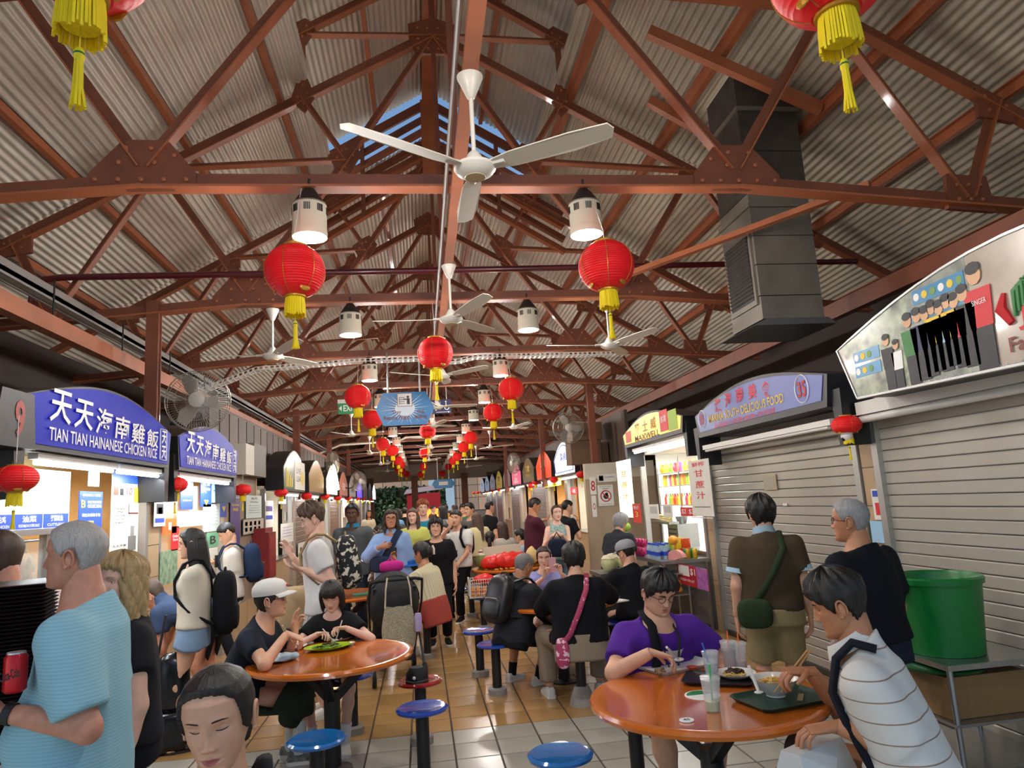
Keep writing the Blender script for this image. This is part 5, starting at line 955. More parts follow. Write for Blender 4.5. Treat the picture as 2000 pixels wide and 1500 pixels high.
for k in range(3): MB().tube([(1.39+.03*k, -.008, 2.5+.02*k), (1.41+.03*k, -.008, 2.63+.02*k), (1.5+.03*k, -.008, 2.7-.04*k)], [.012, .022, .006], 6).build('rooster_tail', mat('print_leafgreen', '2f7d3a'), T)
text('J', T, 1.43, 2.48, .07, .12, REDS, -.012, .03); text('Famous Chicken', T, 1.72, 2.36, .8, .08, mat('print_maroon', '8a3a34', .5), -.012, .01)
b = MB(); 
for k in range(60): x, z = outl[0][0]+2.8*k/59, 2.295-.06*k/59; b.sph((x, -.006, z), .006, 5, 3)
b.build('studs', ALU, T)['kind'] = 'stuff'
T = side_thing(1, 5.0, 'security_camera', 'white dome security camera by the pillar', 'camera', .25); p = rect(1, 1683, 785, 1708, 812, .25); MB().lathe([(.03, 0), (.055, .01), (.06, .05), (.05, .09), (.02, .1)], 16, (0, 0, 2.06)).build('housing', WHT, T, smooth=40); MB().sph((0, 0, 2.05), .045, 14, 8).build('dome', WHT, T, smooth=True); MB().sph((0, -.03, 2.03), .018, 8, 6).build('lens', DARK, T); MB().tube([(0, 0, 2.15), (0, .0, 2.2), (0, .2, 2.22)], .012, 6).build('bracket', WHT, T)
# ================================================================ juice stall
YJ = mat('sign_yellow', 'f2b705', .35, emit=.4)
T = signbox(1, 10.75, 2.5, 2.42, 2.62, .22, .3, .3, YJ, 'yellow lit arched sign with black letters and fruit pictures', inset=.05)
for i, ch in enumerate('麥士威'): text(ch, T, .75+.36*i, 2.66, .24, .16, mat('print_tan', '9a7a1c', .5), -.01, .015)
text('MAXWELL', T, 1.15, 2.51, 1.1, .085, BLKP, -.01, .015); MB().prism([(1.75, 2.5), (2.05, 2.5), (2.05, 2.78), (1.75, 2.78)], -.012, -.006).build('print_block', REDS, T); MB().b2(2.07, 2.38, -.012, -.006, 2.48, 2.74).build('print_block', mat('print_lime', '9bbf2e', .5), T); MB().b2(.14, .4, -.012, -.006, 2.49, 2.66).build('print_block', mat('print_coral', 'd65a3a', .5), T); text('鲜果', T, 1.9, 2.66, .22, .1, WP, -.014)
openstall(1, 8.5, 10.9, 'bright fruit juice stall under the yellow lit sign', mat('stall_white', 'd9d9d2', .5), mat('stall_grey_counter', '8d8c88', .5), 1.5, 2.3, 48, col=(1, .98, .94)); tubes(1, 10.7, ((.1, 1.15), (1.2, 2.3)), 2.33, .2, 'fluorescent tubes under the yellow lit sign', 9); brackets(1, 10.75, 2.45, 2.42, .25, 'yellow lit sign')
poster(1, 1349, 897, 1390, 1008, PAPER, 'white vertical banner reading fresh sugarcane juice in red Chinese', .28, lines=(('鮮榨', .5, .92, .6, .08, REDS), ('甘', .5, .76, .42, .13, REDS), ('蔗', .5, .56, .42, .13, REDS), ('汁', .5, .37, .42, .13, REDS), ('SUGAR CANE JUICE', .5, .16, .75, .03, BLKP))); poster(1, 1352, 1010, 1392, 1012, PAPER, 'thin white ledge strip under the sugarcane banner', .28, cat='ledge')
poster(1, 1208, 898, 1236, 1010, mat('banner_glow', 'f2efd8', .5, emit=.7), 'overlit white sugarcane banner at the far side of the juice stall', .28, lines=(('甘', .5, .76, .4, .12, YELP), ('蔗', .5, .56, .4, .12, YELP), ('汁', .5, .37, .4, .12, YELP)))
poster(1, 1237, 984, 1252, 1021, REDS, 'red price poster beside the sugarcane stalks', .3, lines=(('特价', .5, .8, .7, .2, WP), ('3', .5, .45, .4, .3, YELP))); poster(1, 1330, 991, 1359, 1008, REDS, 'pair of red price cards above the juice jars', .25, lines=(('$2', .25, .5, .3, .6, WP), ('$3', .75, .5, .3, .6, WP)))
for r_, lb in (((1268, 985, 1287, 1013), 'plain white card stand above the sugarcane'), ((1296, 985, 1314, 1010), 'plain white card beside the red price cards')): poster(1, *r_, PAPER, lb, .3, blocks=((.15, .85, .35, .85, mat('card_grey', 'b9b9b4', .6)),))
poster(1, 1240, 1070, 1256, 1094, PAPER, 'white price card reading 3.00', .4, lines=(('Coconut', .5, .82, .7, .14, BLKP), ('$3.00', .5, .5, .8, .28, BLKP))); poster(1, 1325, 1106, 1383, 1146, mat('print_crimson', 'b3162c', .4), 'red and violet one dollar juice banner under the bottles', .42, blocks=((.05, .42, .45, .95, PAPER), (.66, 1, .0, 1, mat('print_violet', '8a3f8e', .5, col2='c07ac0', vscale=12))), lines=(('$1', .54, .7, .16, .35, WP), ('FRESH FRUIT', .33, .25, .5, .12, WP)))
SH = side_thing(1, 10.6, 'display_shelf', 'steel and glass shelves of juice packs in the juice stall', 'shelf', -.25)
for z in (1.5, 1.78, 1.98): MB().b2(.05, 2.0, -.12, .12, z-.012, z).build('shelf_board', STEEL, SH)
for x in (.05, .95, 2.0): MB().b2(x-.012, x+.012, -.13, -.11, .92, 2.2).build('upright', STEEL, SH)
def rnd(c): return mat('pack_'+c, c, .4)
PK = ['e0402a', 'f0a020', 'e8d040', 'd04a70', '7fae3a', 'f07a28', 'c8e0d0']
_pk = [MB().prism([(-.04, 0), (.04, 0), (.042, .13), (.02, .17), (-.02, .17), (-.042, .13)], -.02, .02).mesh('pack', rnd(c)) for c in PK]; _bt = [MB().lathe([(.03, 0), (.033, .01), (.033, .1), (.013, .14), (.013, .165)], 10).mesh('bottle', rnd(c)) for c in PK]
for zi, z in enumerate((1.5, 1.78)):
    for i in range(20):
        y = 10.52-.096*i; o = link('juice_pack' if zi else 'juice_bottle', (_pk if zi else _bt)[(i*5+zi*2+(i*i) % 3) % 7], None, (XR+.23, y, z), -math.pi/2); tag(o, ('coloured juice pack standing on the upper shelf of the juice stall', 'coloured juice bottle standing on the lower shelf of the juice stall')[1-zi] if True else '', 'pack' if zi else 'bottle', 'juice packs on the upper shelf' if zi else 'juice bottles on the lower shelf')
FRU = [('e8861c', 'orange'), ('e8d23a', 'lemon'), ('7fb03a', 'lime'), ('d8404a', 'berry'), ('c8609a', 'pitaya'), ('f0b848', 'mango')]
for i in range(12):
    r_, c_ = divmod(i, 6); T = side_thing(1, 10.55-.37*c_, 'fruit_poster', 'small %s picture card in the %s row at the back of the juice stall' % (FRU[c_][1], ('upper', 'lower')[r_]), 'poster', -1.44); MB().b2(0, .33, -.006, 0, 1.72-.4*r_, 2.08-.4*r_).build('sheet', PAPER, T)
    for k in range(4): MB().prism(circ(.09+.15*(k % 2), 1.82-.4*r_+.15*(k//2), .065, 12), -.01, -.006).build('print_fruit', rnd(FRU[(c_+r_*2) % 6][0]), T)
for i in range(10): one(MB().lathe([(.03, 0), (.045, .03), (.045, .09), (.02, .13)], 10), 'fruit_bag', 'bag of cut fruit hanging on the upper shelf of the juice stall, %s' % FRU[i % 6][1], 'fruit', rnd(FRU[i % 6][0]), (XR+.2, 10.5-.19*i, 1.985), 0, 'cut fruit on the top shelf', 40)
CT = thing('fruit_counter', 'steel fruit counter standing out before the juice stall', 'counter', (XR-.42, 9.75, 0), -math.pi/2)
MB().b2(-1.1, 1.3, -.25, .4, .82, .86).build('counter_top', STEEL, CT); MB().b2(-1.1, .7, -.22, .4, .35, .38).build('lower_shelf', STEEL, CT)
for x in (-1.05, 1.25):
    for y in (-.2, .36): MB().b2(x-.02, x+.02, y-.02, y+.02, 0, .82).build('leg', STEEL, CT)
def fruit(px, py, X, mb, name, label, m, z=None, group=None, rz=0):
    p = ox(px, py, X); 
    if z is not None: p[2] = z
    return one(mb, name, label, name.split('_')[-1] if name.split('_')[-1] in ('coconut', 'melon', 'papaya', 'mango') else 'fruit', m, p, rz, group, True)
GM = mat('melon_green', '8fae3c', .4, var=.25, vscale=14); DF = mat('dragonfruit', 'c0286a', .45, var=.25, vscale=20)
for i in range(9): fruit(1222, 1068, 3.0, MB().sph((0, 0, 0), (.075, .075, .07), 14, 10), 'green_melon', 'green round melon piled at the far end of the juice stall', GM, None, 'green melons piled at the juice stall').location = (3.0+.02*(i//3), 10.3+.16*(i % 3)+.03*(i//3), .93+.142*(i//3))
fruit(1300, 1050, 3.15, MB().sph((0, 0, 0), (.1, .15, .1), 16, 12), 'green_papaya', 'large green papaya on the fruit counter', mat('papaya_green', '9fbf4a', .4, var=.2), .96); fruit(1312, 1028, 3.2, MB().sph((0, 0, 0), (.06, .11, .06), 14, 10), 'ripe_mango', 'orange ripe mango above the papaya', mat('mango', 'e89a1e', .4, var=.15), 1.08)
fruit(1318, 1050, 3.12, MB().prism([(.16*math.cos(a), .12*math.sin(a)) for a in np.linspace(.3, 3.4, 14)], -.03, .03), 'watermelon_wedge', 'pink watermelon wedge beside the papaya', mat('watermelon', 'e39a94', .4, var=.15), .86, None, -1.2)
for i in range(7):
    m = MB().sph((0, 0, 0), (.05, .05, .06), 12, 8)
    for k in range(10): a = k*2.4; z = -.04+.009*k; m.tube([(.045*math.cos(a), .045*math.sin(a), z), (.075*math.cos(a), .075*math.sin(a), z+.035)], [.012, .001], 4)
    fruit(1262, 1091, 2.85, m, 'dragon_fruit', 'magenta dragon fruit with green tips piled on the fruit counter', DF, None, 'dragon fruits on the counter').location = (2.93+.03*(i//4), 9.28+.125*(i % 4)+.06*(i//4), .92+.11*(i//4))
_wb = None
for i in range(16):
    r_, c_ = divmod(i, 6); p = ox(1306+c_*8.2+r_*5, 1100-r_*15, 2.78+.1*r_); 
    if _wb is None:
        _wb = thing('water_bottle', 'small water bottle with blue cap and label on the fruit counter', 'bottle', p, 0, 'water bottles on the fruit counter'); MB().lathe([(.028, 0), (.031, .01), (.03, .06), (.031, .12), (.013, .165), (.013, .18)], 12).build('bottle_body', mat('pet', 'cfe0ea', .1, trans=.5), _wb, smooth=40); MB().lathe([(.0315, .05), (.0315, .1)], 12).build('label_band', BL2, _wb); MB().lathe([(.015, .175), (.015, .195), (.0, .196)], 10).build('cap', mat('cap_blue', '2a56c8', .4), _wb); o = _wb
    else: o = dup(_wb)
    o.location = (p[0], p[1], .86+(.0 if r_ == 0 else 0)); o.location.x = 2.93+.09*r_; o.location.y = 9.02-.075*c_
for i, c_ in enumerate(('c8202a', '2e8a3e', 'c9a02c', 'c8202a', '2e8a3e', 'e0b030')):
    o = one(MB().lathe([(.024, 0), (.03, .008), (.03, .11), (.024, .12)], 14), 'drink_can', 'drink can standing by the basket on the fruit counter, %s' % ('red', 'green', 'gold')[i % 3], 'can', mat('can_'+c_, c_, .3, .4), (3.28+.09*(i // 3), 8.72-.085*(i % 3), .86), 0, 'drink cans on the fruit counter', 40)
for i in range(7): one(MB().tube([(0, -.22, 0), (0, .22, .02)], .016, 8), 'sugarcane_stalk', 'pale cut sugarcane stalk on the juice stall ledge', 'sugarcane', mat('cane', 'd0bd7c', .5, var=.15), (XR-.05+.03*(i % 3), 10.0, 1.29+.028*(i//3)), 0, 'sugarcane stalks', True)
MB().b2(XR-.1, XR+.05, 9.6, 10.4, 1.24, 1.275).build('ledge', STEEL, None); tag(bpy.data.objects['ledge'], 'steel ledge carrying the sugarcane stalks', 'ledge')
T = thing('juice_machine', 'grey steel juice machine behind the fruit counter', 'machine', (XR-.02, 9.7, .92), -math.pi/2); MB().b2(-.2, .2, 0, .3, 0, .32).build('body', STEEL, T); MB().lathe([(.06, 0), (.09, .1), (.1, .1)], 16, (0, .15, .32)).build('hopper', STEEL, T, smooth=40); [MB().b2(-.15, .15, -.004, 0, .06+.06*k, .075+.06*k).build('vent_slat', DARK, T) for k in range(4)]
for i, (c_, z) in enumerate((('f0a020', .86), ('e8d040', .86), ('e05a28', .86))): o = one(MB().lathe([(.05, 0), (.06, .02), (.062, .2), (.055, .22)], 16), 'juice_jar', 'clear jar of %s juice on the fruit counter' % ('orange', 'yellow', 'red')[i], 'jar', mat('juice_'+c_, c_, .15, trans=.3), (3.42, 9.3-.17*i, z), 0, None, 40)
B = thing('wicker_basket', 'wicker basket at the near end of the fruit counter', 'basket', (3.36, 9.5, .86)); [MB().tube([((.1+.02*k)*math.cos(a), (.1+.02*k)*math.sin(a), .02+.03*k) for a in np.linspace(0, 6.283, 19)], .012, 6).build('weave_ring', mat('wicker', '9c7440', .6), B) for k in range(4)]
for i in range(14): one(MB().sph((0, 0, 0), .04, 12, 8), 'orange_fruit', 'orange fruit in the wire rack below the juice stall counter', 'fruit', mat('orange_peel', 'e08a1e', .45), (2.86+.085*(i % 4), 8.52+.085*((i//4) % 2), .505+.0*(i//8)+.08*(i//8)), 0, 'oranges in the wire rack', True)
R = thing('wire_rack', 'wire rack of fruit standing below the juice stall counter', 'rack', (3.0, 8.58, 0)); [MB().b2(-.2, .2, -.2, .2, z, z+.012).build('rack_shelf', STEEL, R) for z in (.12, .45, .7)]; [MB().cyl((x, y, 0), (x, y, .72), .012, n=6).build('leg', STEEL, R) for x in (-.19, .19) for y in (-.19, .19)]
# ---- partition by the no pets notice
Yp = 12.3; a = oy(1148, 1000, Yp)[0]; b_ = oy(1222, 1000, Yp)[0]
T = tag(thing('wall_notice', 'beige partition wall with a no pets notice', 'wall', (a, Yp, 0)), kind='structure'); MB().b2(0, b_-a+.6, 0, .12, 0, 2.28).build('panel', mat('beige_panel', 'a8937a', .6), T); MB().b2(0, b_-a+.6, -.01, 0, 2.0, 2.28).build('upper_panel', CRM, T)
def fposter(px0, py0, px1, py1, Y, m, label, lines=(), blocks=(), cat='notice', name='notice'):
    p = oy(px0, (py0+py1)/2, Y); q_ = oy(px1, (py0+py1)/2, Y); t = oy((px0+px1)/2, py0, Y)[2]; u = oy((px0+px1)/2, py1, Y)[2]; W = q_[0]-p[0]; Hh = t-u; T = thing(name, label, cat, (p[0], Y-.004, u)); MB().b2(0, W, -.004, 0, 0, Hh).build('sheet', m, T)
    for f in blocks: MB().b2(W*f[0], W*f[1], -.006, -.004, Hh*f[2], Hh*f[3]).build('print_block', f[4], T)
    for s in lines: text(s[0], T, W*s[1], Hh*s[2], W*s[3], Hh*s[4], s[5], -.007, .01)
    return T, W, Hh
T, W, Hh = fposter(1168, 947, 1198, 988, Yp-.012, PAPER, 'white no pets notice with a red crossed circle', (('Strictly No Pets', .5, .92, .75, .06, BLKP), ('Allowed', .5, .83, .4, .06, BLKP), ('No pets allowed', .5, .08, .7, .05, BLKP)))
MB().tube([(W*.5+W*.33*math.cos(a), -.008, Hh*.47+W*.33*math.sin(a)) for a in np.linspace(0, 6.283, 25)], W*.035, 5).build('print_ring', REDP, T); MB().bar((W*.28, -.008, Hh*.47+W*.22), (W*.72, -.008, Hh*.47-W*.22), W*.06, .002, (0, 1, 0)).build('print_slash', REDP, T); MB().prism(circ(W*.5, Hh*.45, W*.17, 14), -.0075, -.005).prism(circ(W*.56, Hh*.56, W*.1, 10), -.0075, -.005).build('print_dog', BLKP, T)
fposter(1167, 926, 1204, 941, Yp-.012, PAPER, 'small white tray return notice above the no pets notice', (('Tray Return', .62, .6, .5, .25, BL2),), ((.06, .3, .15, .85, BLKP), (.09, .27, .25, .75, WP)))
fposter(1152, 932, 1164, 966, Yp-.014, PAPER, 'white notice with red rings beside the no pets notice', (('8', .5, .5, .7, .6, REDP),)); fposter(1156, 968, 1165, 1010, Yp-.014, PAPER, 'narrow white notice with a small red ring', (('O', .5, .5, .6, .3, REDP),))
T = thing('storage_box', 'brown cardboard boxes stacked on the stall roof by the wall fan', 'box', (3.2, 13.15, 2.32)); [MB().b2(x0, x1, 0, .5, z0, z1).build('carton', mat('cardboard_%d' % i, ('6a513c', '7a5f44', '59442f')[i], .8), T) for i, (x0, x1, z0, z1) in enumerate(((-.3, .3, 0, .45), (-.25, .35, .46, .8), (.31, .44, .0, .4)))]
# ================================================================ tables and stools
ORGT = mat('table_orange', 'c8691d', .16, coat=.7, var=.1, vscale=2); 
def table(x, y, label, r=.56, z=.74):
    T = thing('round_table', label, 'table', (x, y, 0), 0, 'round orange tables'); MB().lathe([(0, z-.045), (r-.04, z-.045), (r-.005, z-.035), (r, z-.018), (r-.008, z-.003), (r-.03, z+.0), (r-.045, z-.003), (0, z-.003)], 64).build('table_top', ORGT, T, smooth=30)
    MB().cyl((0, 0, 0), (0, 0, .5), .055, n=20).build('pedestal', DARK, T, smooth=40); MB().lathe([(.13, 0), (.13, .012), (.06, .03)], 24).build('foot_plate', DARK, T)
    for k in range(3): a = k*2.094+.5; MB().bar((math.cos(a)*.03, math.sin(a)*.03, .46), (math.cos(a)*.32, math.sin(a)*.32, z-.05), .05, .05, (0, 0, 1)).build('arm', DARK, T)
    return T
_st = {}
def stool(x, y, c, label, h=.44, r=.165, base=0):
    T = thing('fixed_stool', label, 'stool', (x, y, 0), 0, 'round fixed stools')
    if c not in _st:
        m_ = mat('stool_'+c, c, .12, coat=.8); _st[c] = (MB().lathe([(0, h-.03), (r-.02, h-.03), (r, h-.02), (r+.003, h-.006), (r-.012, h+.004), (r-.03, h), (0, h-.004)], 40).mesh('seat', m_, 30), MB().cyl((0, 0, 0), (0, 0, h-.03), .042, n=18).mesh('post', DARK, 40), MB().lathe([(.085, 0), (.085, .05), (.07, .06), (.045, .06)], 20).mesh('base', mat('concrete_base', '8a8680', .8, var=.15), 30), MB().lathe([(.11, 0), (.1, .05), (.06, .15), (.045, .15)], 20).mesh('base', mat('concrete_base', '8a8680'), 30))
    s = _st[c]; link('seat', s[0], T); link('post', s[1], T); link('base', s[2+base], T); return T
tb1, tb2, tb3, tb4 = (-.66, 5.15), (1.32, 3.40), (1.27, 6.80), (1.25, 10.6)
table(*tb1, 'round orange table where the man in the white cap eats'); table(*tb2, 'round orange table numbered 45 with trays and bowls'); table(*tb3, 'round orange table between the man with backpack and the girl in lavender'); table(*tb4, 'round orange table piled with red bags and coconut'); table(-.95, 8.7, 'round orange table behind the black stroller'); table(1.6, 13.6, 'round orange table further down the aisle before the closed shutters'); table(-.35, 13.6, 'round orange table further down the aisle before the lit stalls'); table(-1.4, 17.4, 'round orange table far down the hall')
BLU, BLU2, REDC = '1667ad', '1440a0', '8c0e1a'
for x, y, c, lb, bs in ((-.65, 4.37, BLU, 'sky blue stool at the front of the white cap table', 0), (-.05, 4.79, BLU2, 'deep blue stool beside the white cap table', 0), (-.065, 5.50, REDC, 'dark red stool with a black cap on it', 0), (-1.33, 5.22, BLU2, 'blue stool under the man in the white cap', 0), (-.6, 5.9, BLU2, 'blue stool under the girl with a fringe', 0), (.647, 3.72, BLU, 'scuffed blue stool at the front of table 45', 0), (1.2, 4.27, BLU2, 'blue stool under the man in purple', 0), (1.8, 2.68, BLU2, 'blue stool under the man in the striped polo', 0), (.614, 6.6, BLU2, 'blue stool under the man with the black backpack', 0), (1.27, 6.03, BLU, 'blue stool under the woman with the pink strap', 1), (.52, 7.32, BLU2, 'blue stool behind the man with the black backpack', 0), (1.3, 7.55, BLU, 'blue stool under the girl in lavender', 0), (1.98, 7.1, BLU2, 'blue stool under the man in the grey cap', 0), (.78, 9.85, BLU, 'blue stool carrying the white wire basket', 0), (.0, 8.35, REDC, 'red stool under the woman in the cream blouse', 0), (-.49, 1.85, BLU, 'blue stool under the woman with eyes cast down', 0)): stool(x, y, c, lb, base=bs)
for x, y in ((1.9, 13.0), (1.0, 13.2), (1.1, 14.2), (2.1, 14.2), (-.3, 12.85), (-1.4, 18.15), (-.7, 17.2), (1.75, 11.2), (.7, 11.0)): stool(x, y, BLU, 'blue fixed stool at a table further down the aisle')
# ---- things on the tables
ZT = .738; PORC = mat('porcelain', 'dedcd4', .2, coat=.4); BLKT = mat('tray_black', '231d1e', .35)
def lath(x, y, prof, name, label, cat, m, z=ZT, n=28, sx=1, rz=0, group=None): return one(MB().lathe(prof, n, sx=sx), name, label, cat, m, (x, y, z), rz, group, 35)
def tray(x, y, rz, w_, d, m, label, z=ZT):
    b = MB(); k = .02; 
    def ring(a, b2, zz): return [(a*c1-(.03*c1), b2*c2, zz) for c1, c2 in ((-1, -1), (1, -1))]
    P = lambda a, b2, zz: [(-a+.03, -b2, zz), (a-.03, -b2, zz), (a, -b2+.03, zz), (a, b2-.03, zz), (a-.03, b2, zz), (-a+.03, b2, zz), (-a, b2-.03, zz), (-a, -b2+.03, zz)]
    R = [P(w_/2-.02, d/2-.02, 0), P(w_/2-.004, d/2-.004, .02), P(w_/2, d/2, .02), P(w_/2-.004, d/2-.004, .015), P(w_/2-.025, d/2-.025, .006)]; V = [v for r_ in R for v in r_]
    b.add(V, [(i*8+j, i*8+(j+1) % 8, (i+1)*8+(j+1) % 8, (i+1)*8+j) for i in range(4) for j in range(8)]+[tuple(range(8))[::-1], tuple(range(32, 40))]); return one(b, 'serving_tray', label, 'tray', m, (x, y, z), rz)
def strands(T, n, r_, m, z, seed, th=.004, name='noodles', sx=1):
    q = np.random.default_rng(seed); b = MB()
    for i in range(n):
        a = q.uniform(0, 6.28); c = q.uniform(-.6, .6, 2)*r_; d = q.normal(size=2); d /= np.linalg.norm(d); nn = np.array([-d[1], d[0]]); L = r_*q.uniform(.4, .9); k = q.uniform(-.5, .5)*r_
        pts = [(sx*(c[0]+d[0]*L*t+nn[0]*k*math.sin(t*3)), c[1]+d[1]*L*t+nn[1]*k*math.sin(t*3), z+q.uniform(0, .02)*(1-abs(t))) for t in np.linspace(-.7, .7, 6)]; b.tube([p if (p[0]/sx)**2+p[1]**2 < (r_*.98)**2 else (p[0]*.7, p[1]*.7, p[2]) for p in pts], th, 5)
    o = b.build(name, m, T, smooth=60); o['kind'] = 'stuff'; return o
NOOD = mat('noodle', 'd9b25c', .4, var=.2, vscale=20); VEG = mat('veg_green', '6f9a34', .5, var=.3); DKF = mat('dark_food', '3a2416', .4, var=.4, vscale=30)
def plate(x, y, r_, m, label, food=None, n=16, z=ZT, sx=1, rz=0, seed=0, dk=0):
    T = thing('food_plate', label, 'plate', (x, y, z), rz); MB().lathe([(0, 0), (r_*.6, 0), (r_*.95, .02), (r_, .024), (r_*.94, .021), (r_*.6, .006), (0, .006)], 32, sx=sx).build('dish', m, T, smooth=35)
    if food is not None: strands(T, n, r_*.68, food, .014, seed, sx=sx)
    if dk: strands(T, dk, r_*.5, DKF, .022, seed+1, .006, 'garnish', sx)
    return T
def bowl(x, y, r_, label, z, m=PORC, fill=None, seed=1, n=18):
    T = thing('soup_bowl', label, 'bowl', (x, y, z)); MB().lathe([(0, .0), (r_*.42, 0), (r_*.42, .008), (r_*.75, .035), (r_, .078), (r_*1.02, .08), (r_*.97, .078), (r_*.72, .038), (r_*.4, .014), (0, .012)], 36).build('dish', m, T, smooth=35)
    MB().lathe([(0, .055), (r_*.84, .055), (r_*.84, .056), (0, .056)], 28).build('soup', mat('soup', 'b98a4a', .1), T)
    if fill is not None: strands(T, n, r_*.7, fill, .055, seed)
    return T
# table 1
p = gp(640, 1268, ZT); plate(p[0], p[1], .125, mat('lime_plate', 'a6c81e', .25, coat=.4), 'lime yellow oval plate of greens and noodles', VEG, 20, sx=1.35, rz=.2, seed=3, dk=6)
p = gp(660, 1250, ZT); plate(p[0], p[1], .12, PORC, 'white plate of chicken rice before the girl with a fringe', mat('rice', 'e8dcc0', .5, var=.1), 24, seed=5, dk=5)
p = gp(568, 1268, ZT); plate(p[0], p[1], .12, PORC, 'white plate of rice before the man in the white cap', mat('rice', 'e8dcc0'), 26, seed=7, dk=3)
p = gp(685, 1260, ZT); lath(p[0], p[1], [(0, 0), (.02, 0), (.034, .02), (.03, .018), (.0, .006)], 'sauce_dish', 'tiny white sauce dish beside the lime plate', 'dish', PORC)
p = gp(714, 1249, ZT); one(MB().b2(-.075, .075, -.038, .038, 0, .012), 'mobile_phone', 'dark phone lying at the rim of the white cap table', 'phone', mat('phone_dark', '241f1f', .3), (p[0], p[1], ZT), .25)
m = MB().sph((0, 0, .02), (.14, .085, .03), 18, 10); V = np.vstack(m.v); V[:, 2] = np.maximum(V[:, 2], 0)+noiz(V, 30, .006, 2); V[:, 2] = np.maximum(V[:, 2], .0); m.v = [V]; p = gp(545, 1292, ZT); one(m, 'tissue_pack', 'crinkled white and blue tissue pack on the white cap table', 'tissue pack', mat('tissue', 'cfe0e6', .35, col2='8fb8cc', vscale=18), (p[0], p[1], ZT), .5, None, 50)
# table 2
tray(*gp(1318, 1302, ZT)[:2], .35, .40, .28, mat('tray_white', 'dedad6', .3, coat=.3), 'pale grey serving tray under the small white bowl'); p = gp(1311, 1298, ZT); bowl(p[0], p[1]+.02, .085, 'small white soup bowl with a green mark', ZT+.008, fill=mat('dumpling', 'e3d3ac', .4), n=8)
p = gp(1352, 1310, ZT); lath(p[0], p[1], [(0, 0), (.022, 0), (.03, .014), (.0, .006)], 'sauce_dish', 'tiny dish of red chilli sauce on the pale tray', 'dish', mat('chilli', 'c0441c', .3), ZT+.008)
b = MB(); q = np.random.default_rng(2); [b.sph(q.uniform(-1, 1, 3)*(.03, .02, .008)+(0, 0, .012), (.016, .013, .012), 8, 6) for _ in range(7)]; p = gp(1293, 1318, ZT); one(b, 'food_scraps', 'little heap of brown bones on the pale tray', 'food', mat('bones', '8a6a44', .5, var=.3), (p[0], p[1], ZT+.008), 0, None, True, 'stuff')
tray(*gp(1405, 1330, ZT)[:2], -.5, .36, .26, BLKT, 'black serving tray in the middle of table 45'); p = gp(1437, 1325, ZT); plate(p[0], p[1], .105, PORC, 'white plate of dark fried noodles on the black tray', NOOD, 16, ZT+.008, seed=11, dk=14)
tray(*gp(1527, 1368, ZT)[:2], .2, .40, .29, mat('tray_green', '143c30', .35, coat=.2), 'dark green serving tray before the striped polo man'); p = gp(1516, 1362, ZT); bowl(p[0], p[1], .105, 'white bowl of noodle soup on the green tray', ZT+.008, fill=NOOD, seed=4, n=26)
p = gp(1564, 1366, ZT); one(MB().b2(-.05, .05, -.012, .012, 0, .004), 'chopstick_wrapper', 'brown paper chopstick wrapper on the green tray', 'wrapper', mat('wrapper', 'a8906a', .7), (p[0], p[1], ZT+.008), 1.0)
def cup(px, py, hh, r_, drink, straw, label, lvl=.5, ang=.2):
    p = gp(px, py, ZT); T = thing('plastic_cup', label, 'cup', (p[0], p[1], ZT)); MB().lathe([(r_*.72, 0), (r_, hh), (r_*1.04, hh), (r_*1.0, hh-.004), (r_*.7, .004)], 24).build('cup_wall', mat('clear_plastic', 'e6ecec', .08, alpha=.3), T, smooth=40)
    MB().lathe([(0, .004), (r_*.7, .004), (r_*(.7+.28*lvl), hh*lvl), (0, hh*lvl)], 20).build('drink', mat('drink_'+drink, drink, .1, trans=.25), T, smooth=40); MB().cyl((0, 0, .01), (math.sin(ang)*.06, .02, hh*1.42), .0045, n=8).build('straw', mat('straw_'+straw, straw, .4), T)
    if lvl > .3: MB().lathe([(r_*1.05, hh), (r_*1.05, hh+.01), (r_*.4, hh+.012)], 20).build('lid', mat('clear_plastic', 'e6ecec'), T)
    return T
cup(1393, 1388, .135, .043, 'b9c21e', '1faa48', 'clear cup of lime drink with green straw', .32); cup(1391, 1322, .12, .042, 'c9d0d0', '2a6ac8', 'clear iced cup with blue straw', .6, -.5); cup(1427, 1308, .14, .042, '8a2a1c', 'e8641c', 'clear cup of red iced tea with orange straw', .75); cup(1447, 1307, .13, .041, 'c8a894', 'e8641c', 'clear cup of pale milk tea', .35)
p = gp(1341, 1407, ZT); T = thing('table_number', 'small white disc with the number 45', 'number disc', (p[0], p[1], ZT)); MB().lathe([(0, 0), (.032, 0), (.032, .003), (0, .003)], 24).build('disc', WP, T); o = text('45', T, 0, 0, .03, .025, BLKP, 0, .02); o.rotation_euler[0] = -math.pi/2; o.location.z = .0045
p = gp(1372, 1358, ZT); T = thing('table_sticker', 'round green and white sticker on table 45', 'sticker', (p[0], p[1], ZT)); MB().lathe([(0, 0), (.085, 0), (.085, .002), (0, .002)], 28).build('disc', WP, T); MB().hplate([(.075*math.cos(a), .075*math.sin(a)) for a in np.linspace(.1, 3.0, 16)], .002, .003).build('print_green', mat('print_tgreen', '1f7a4a', .5), T)
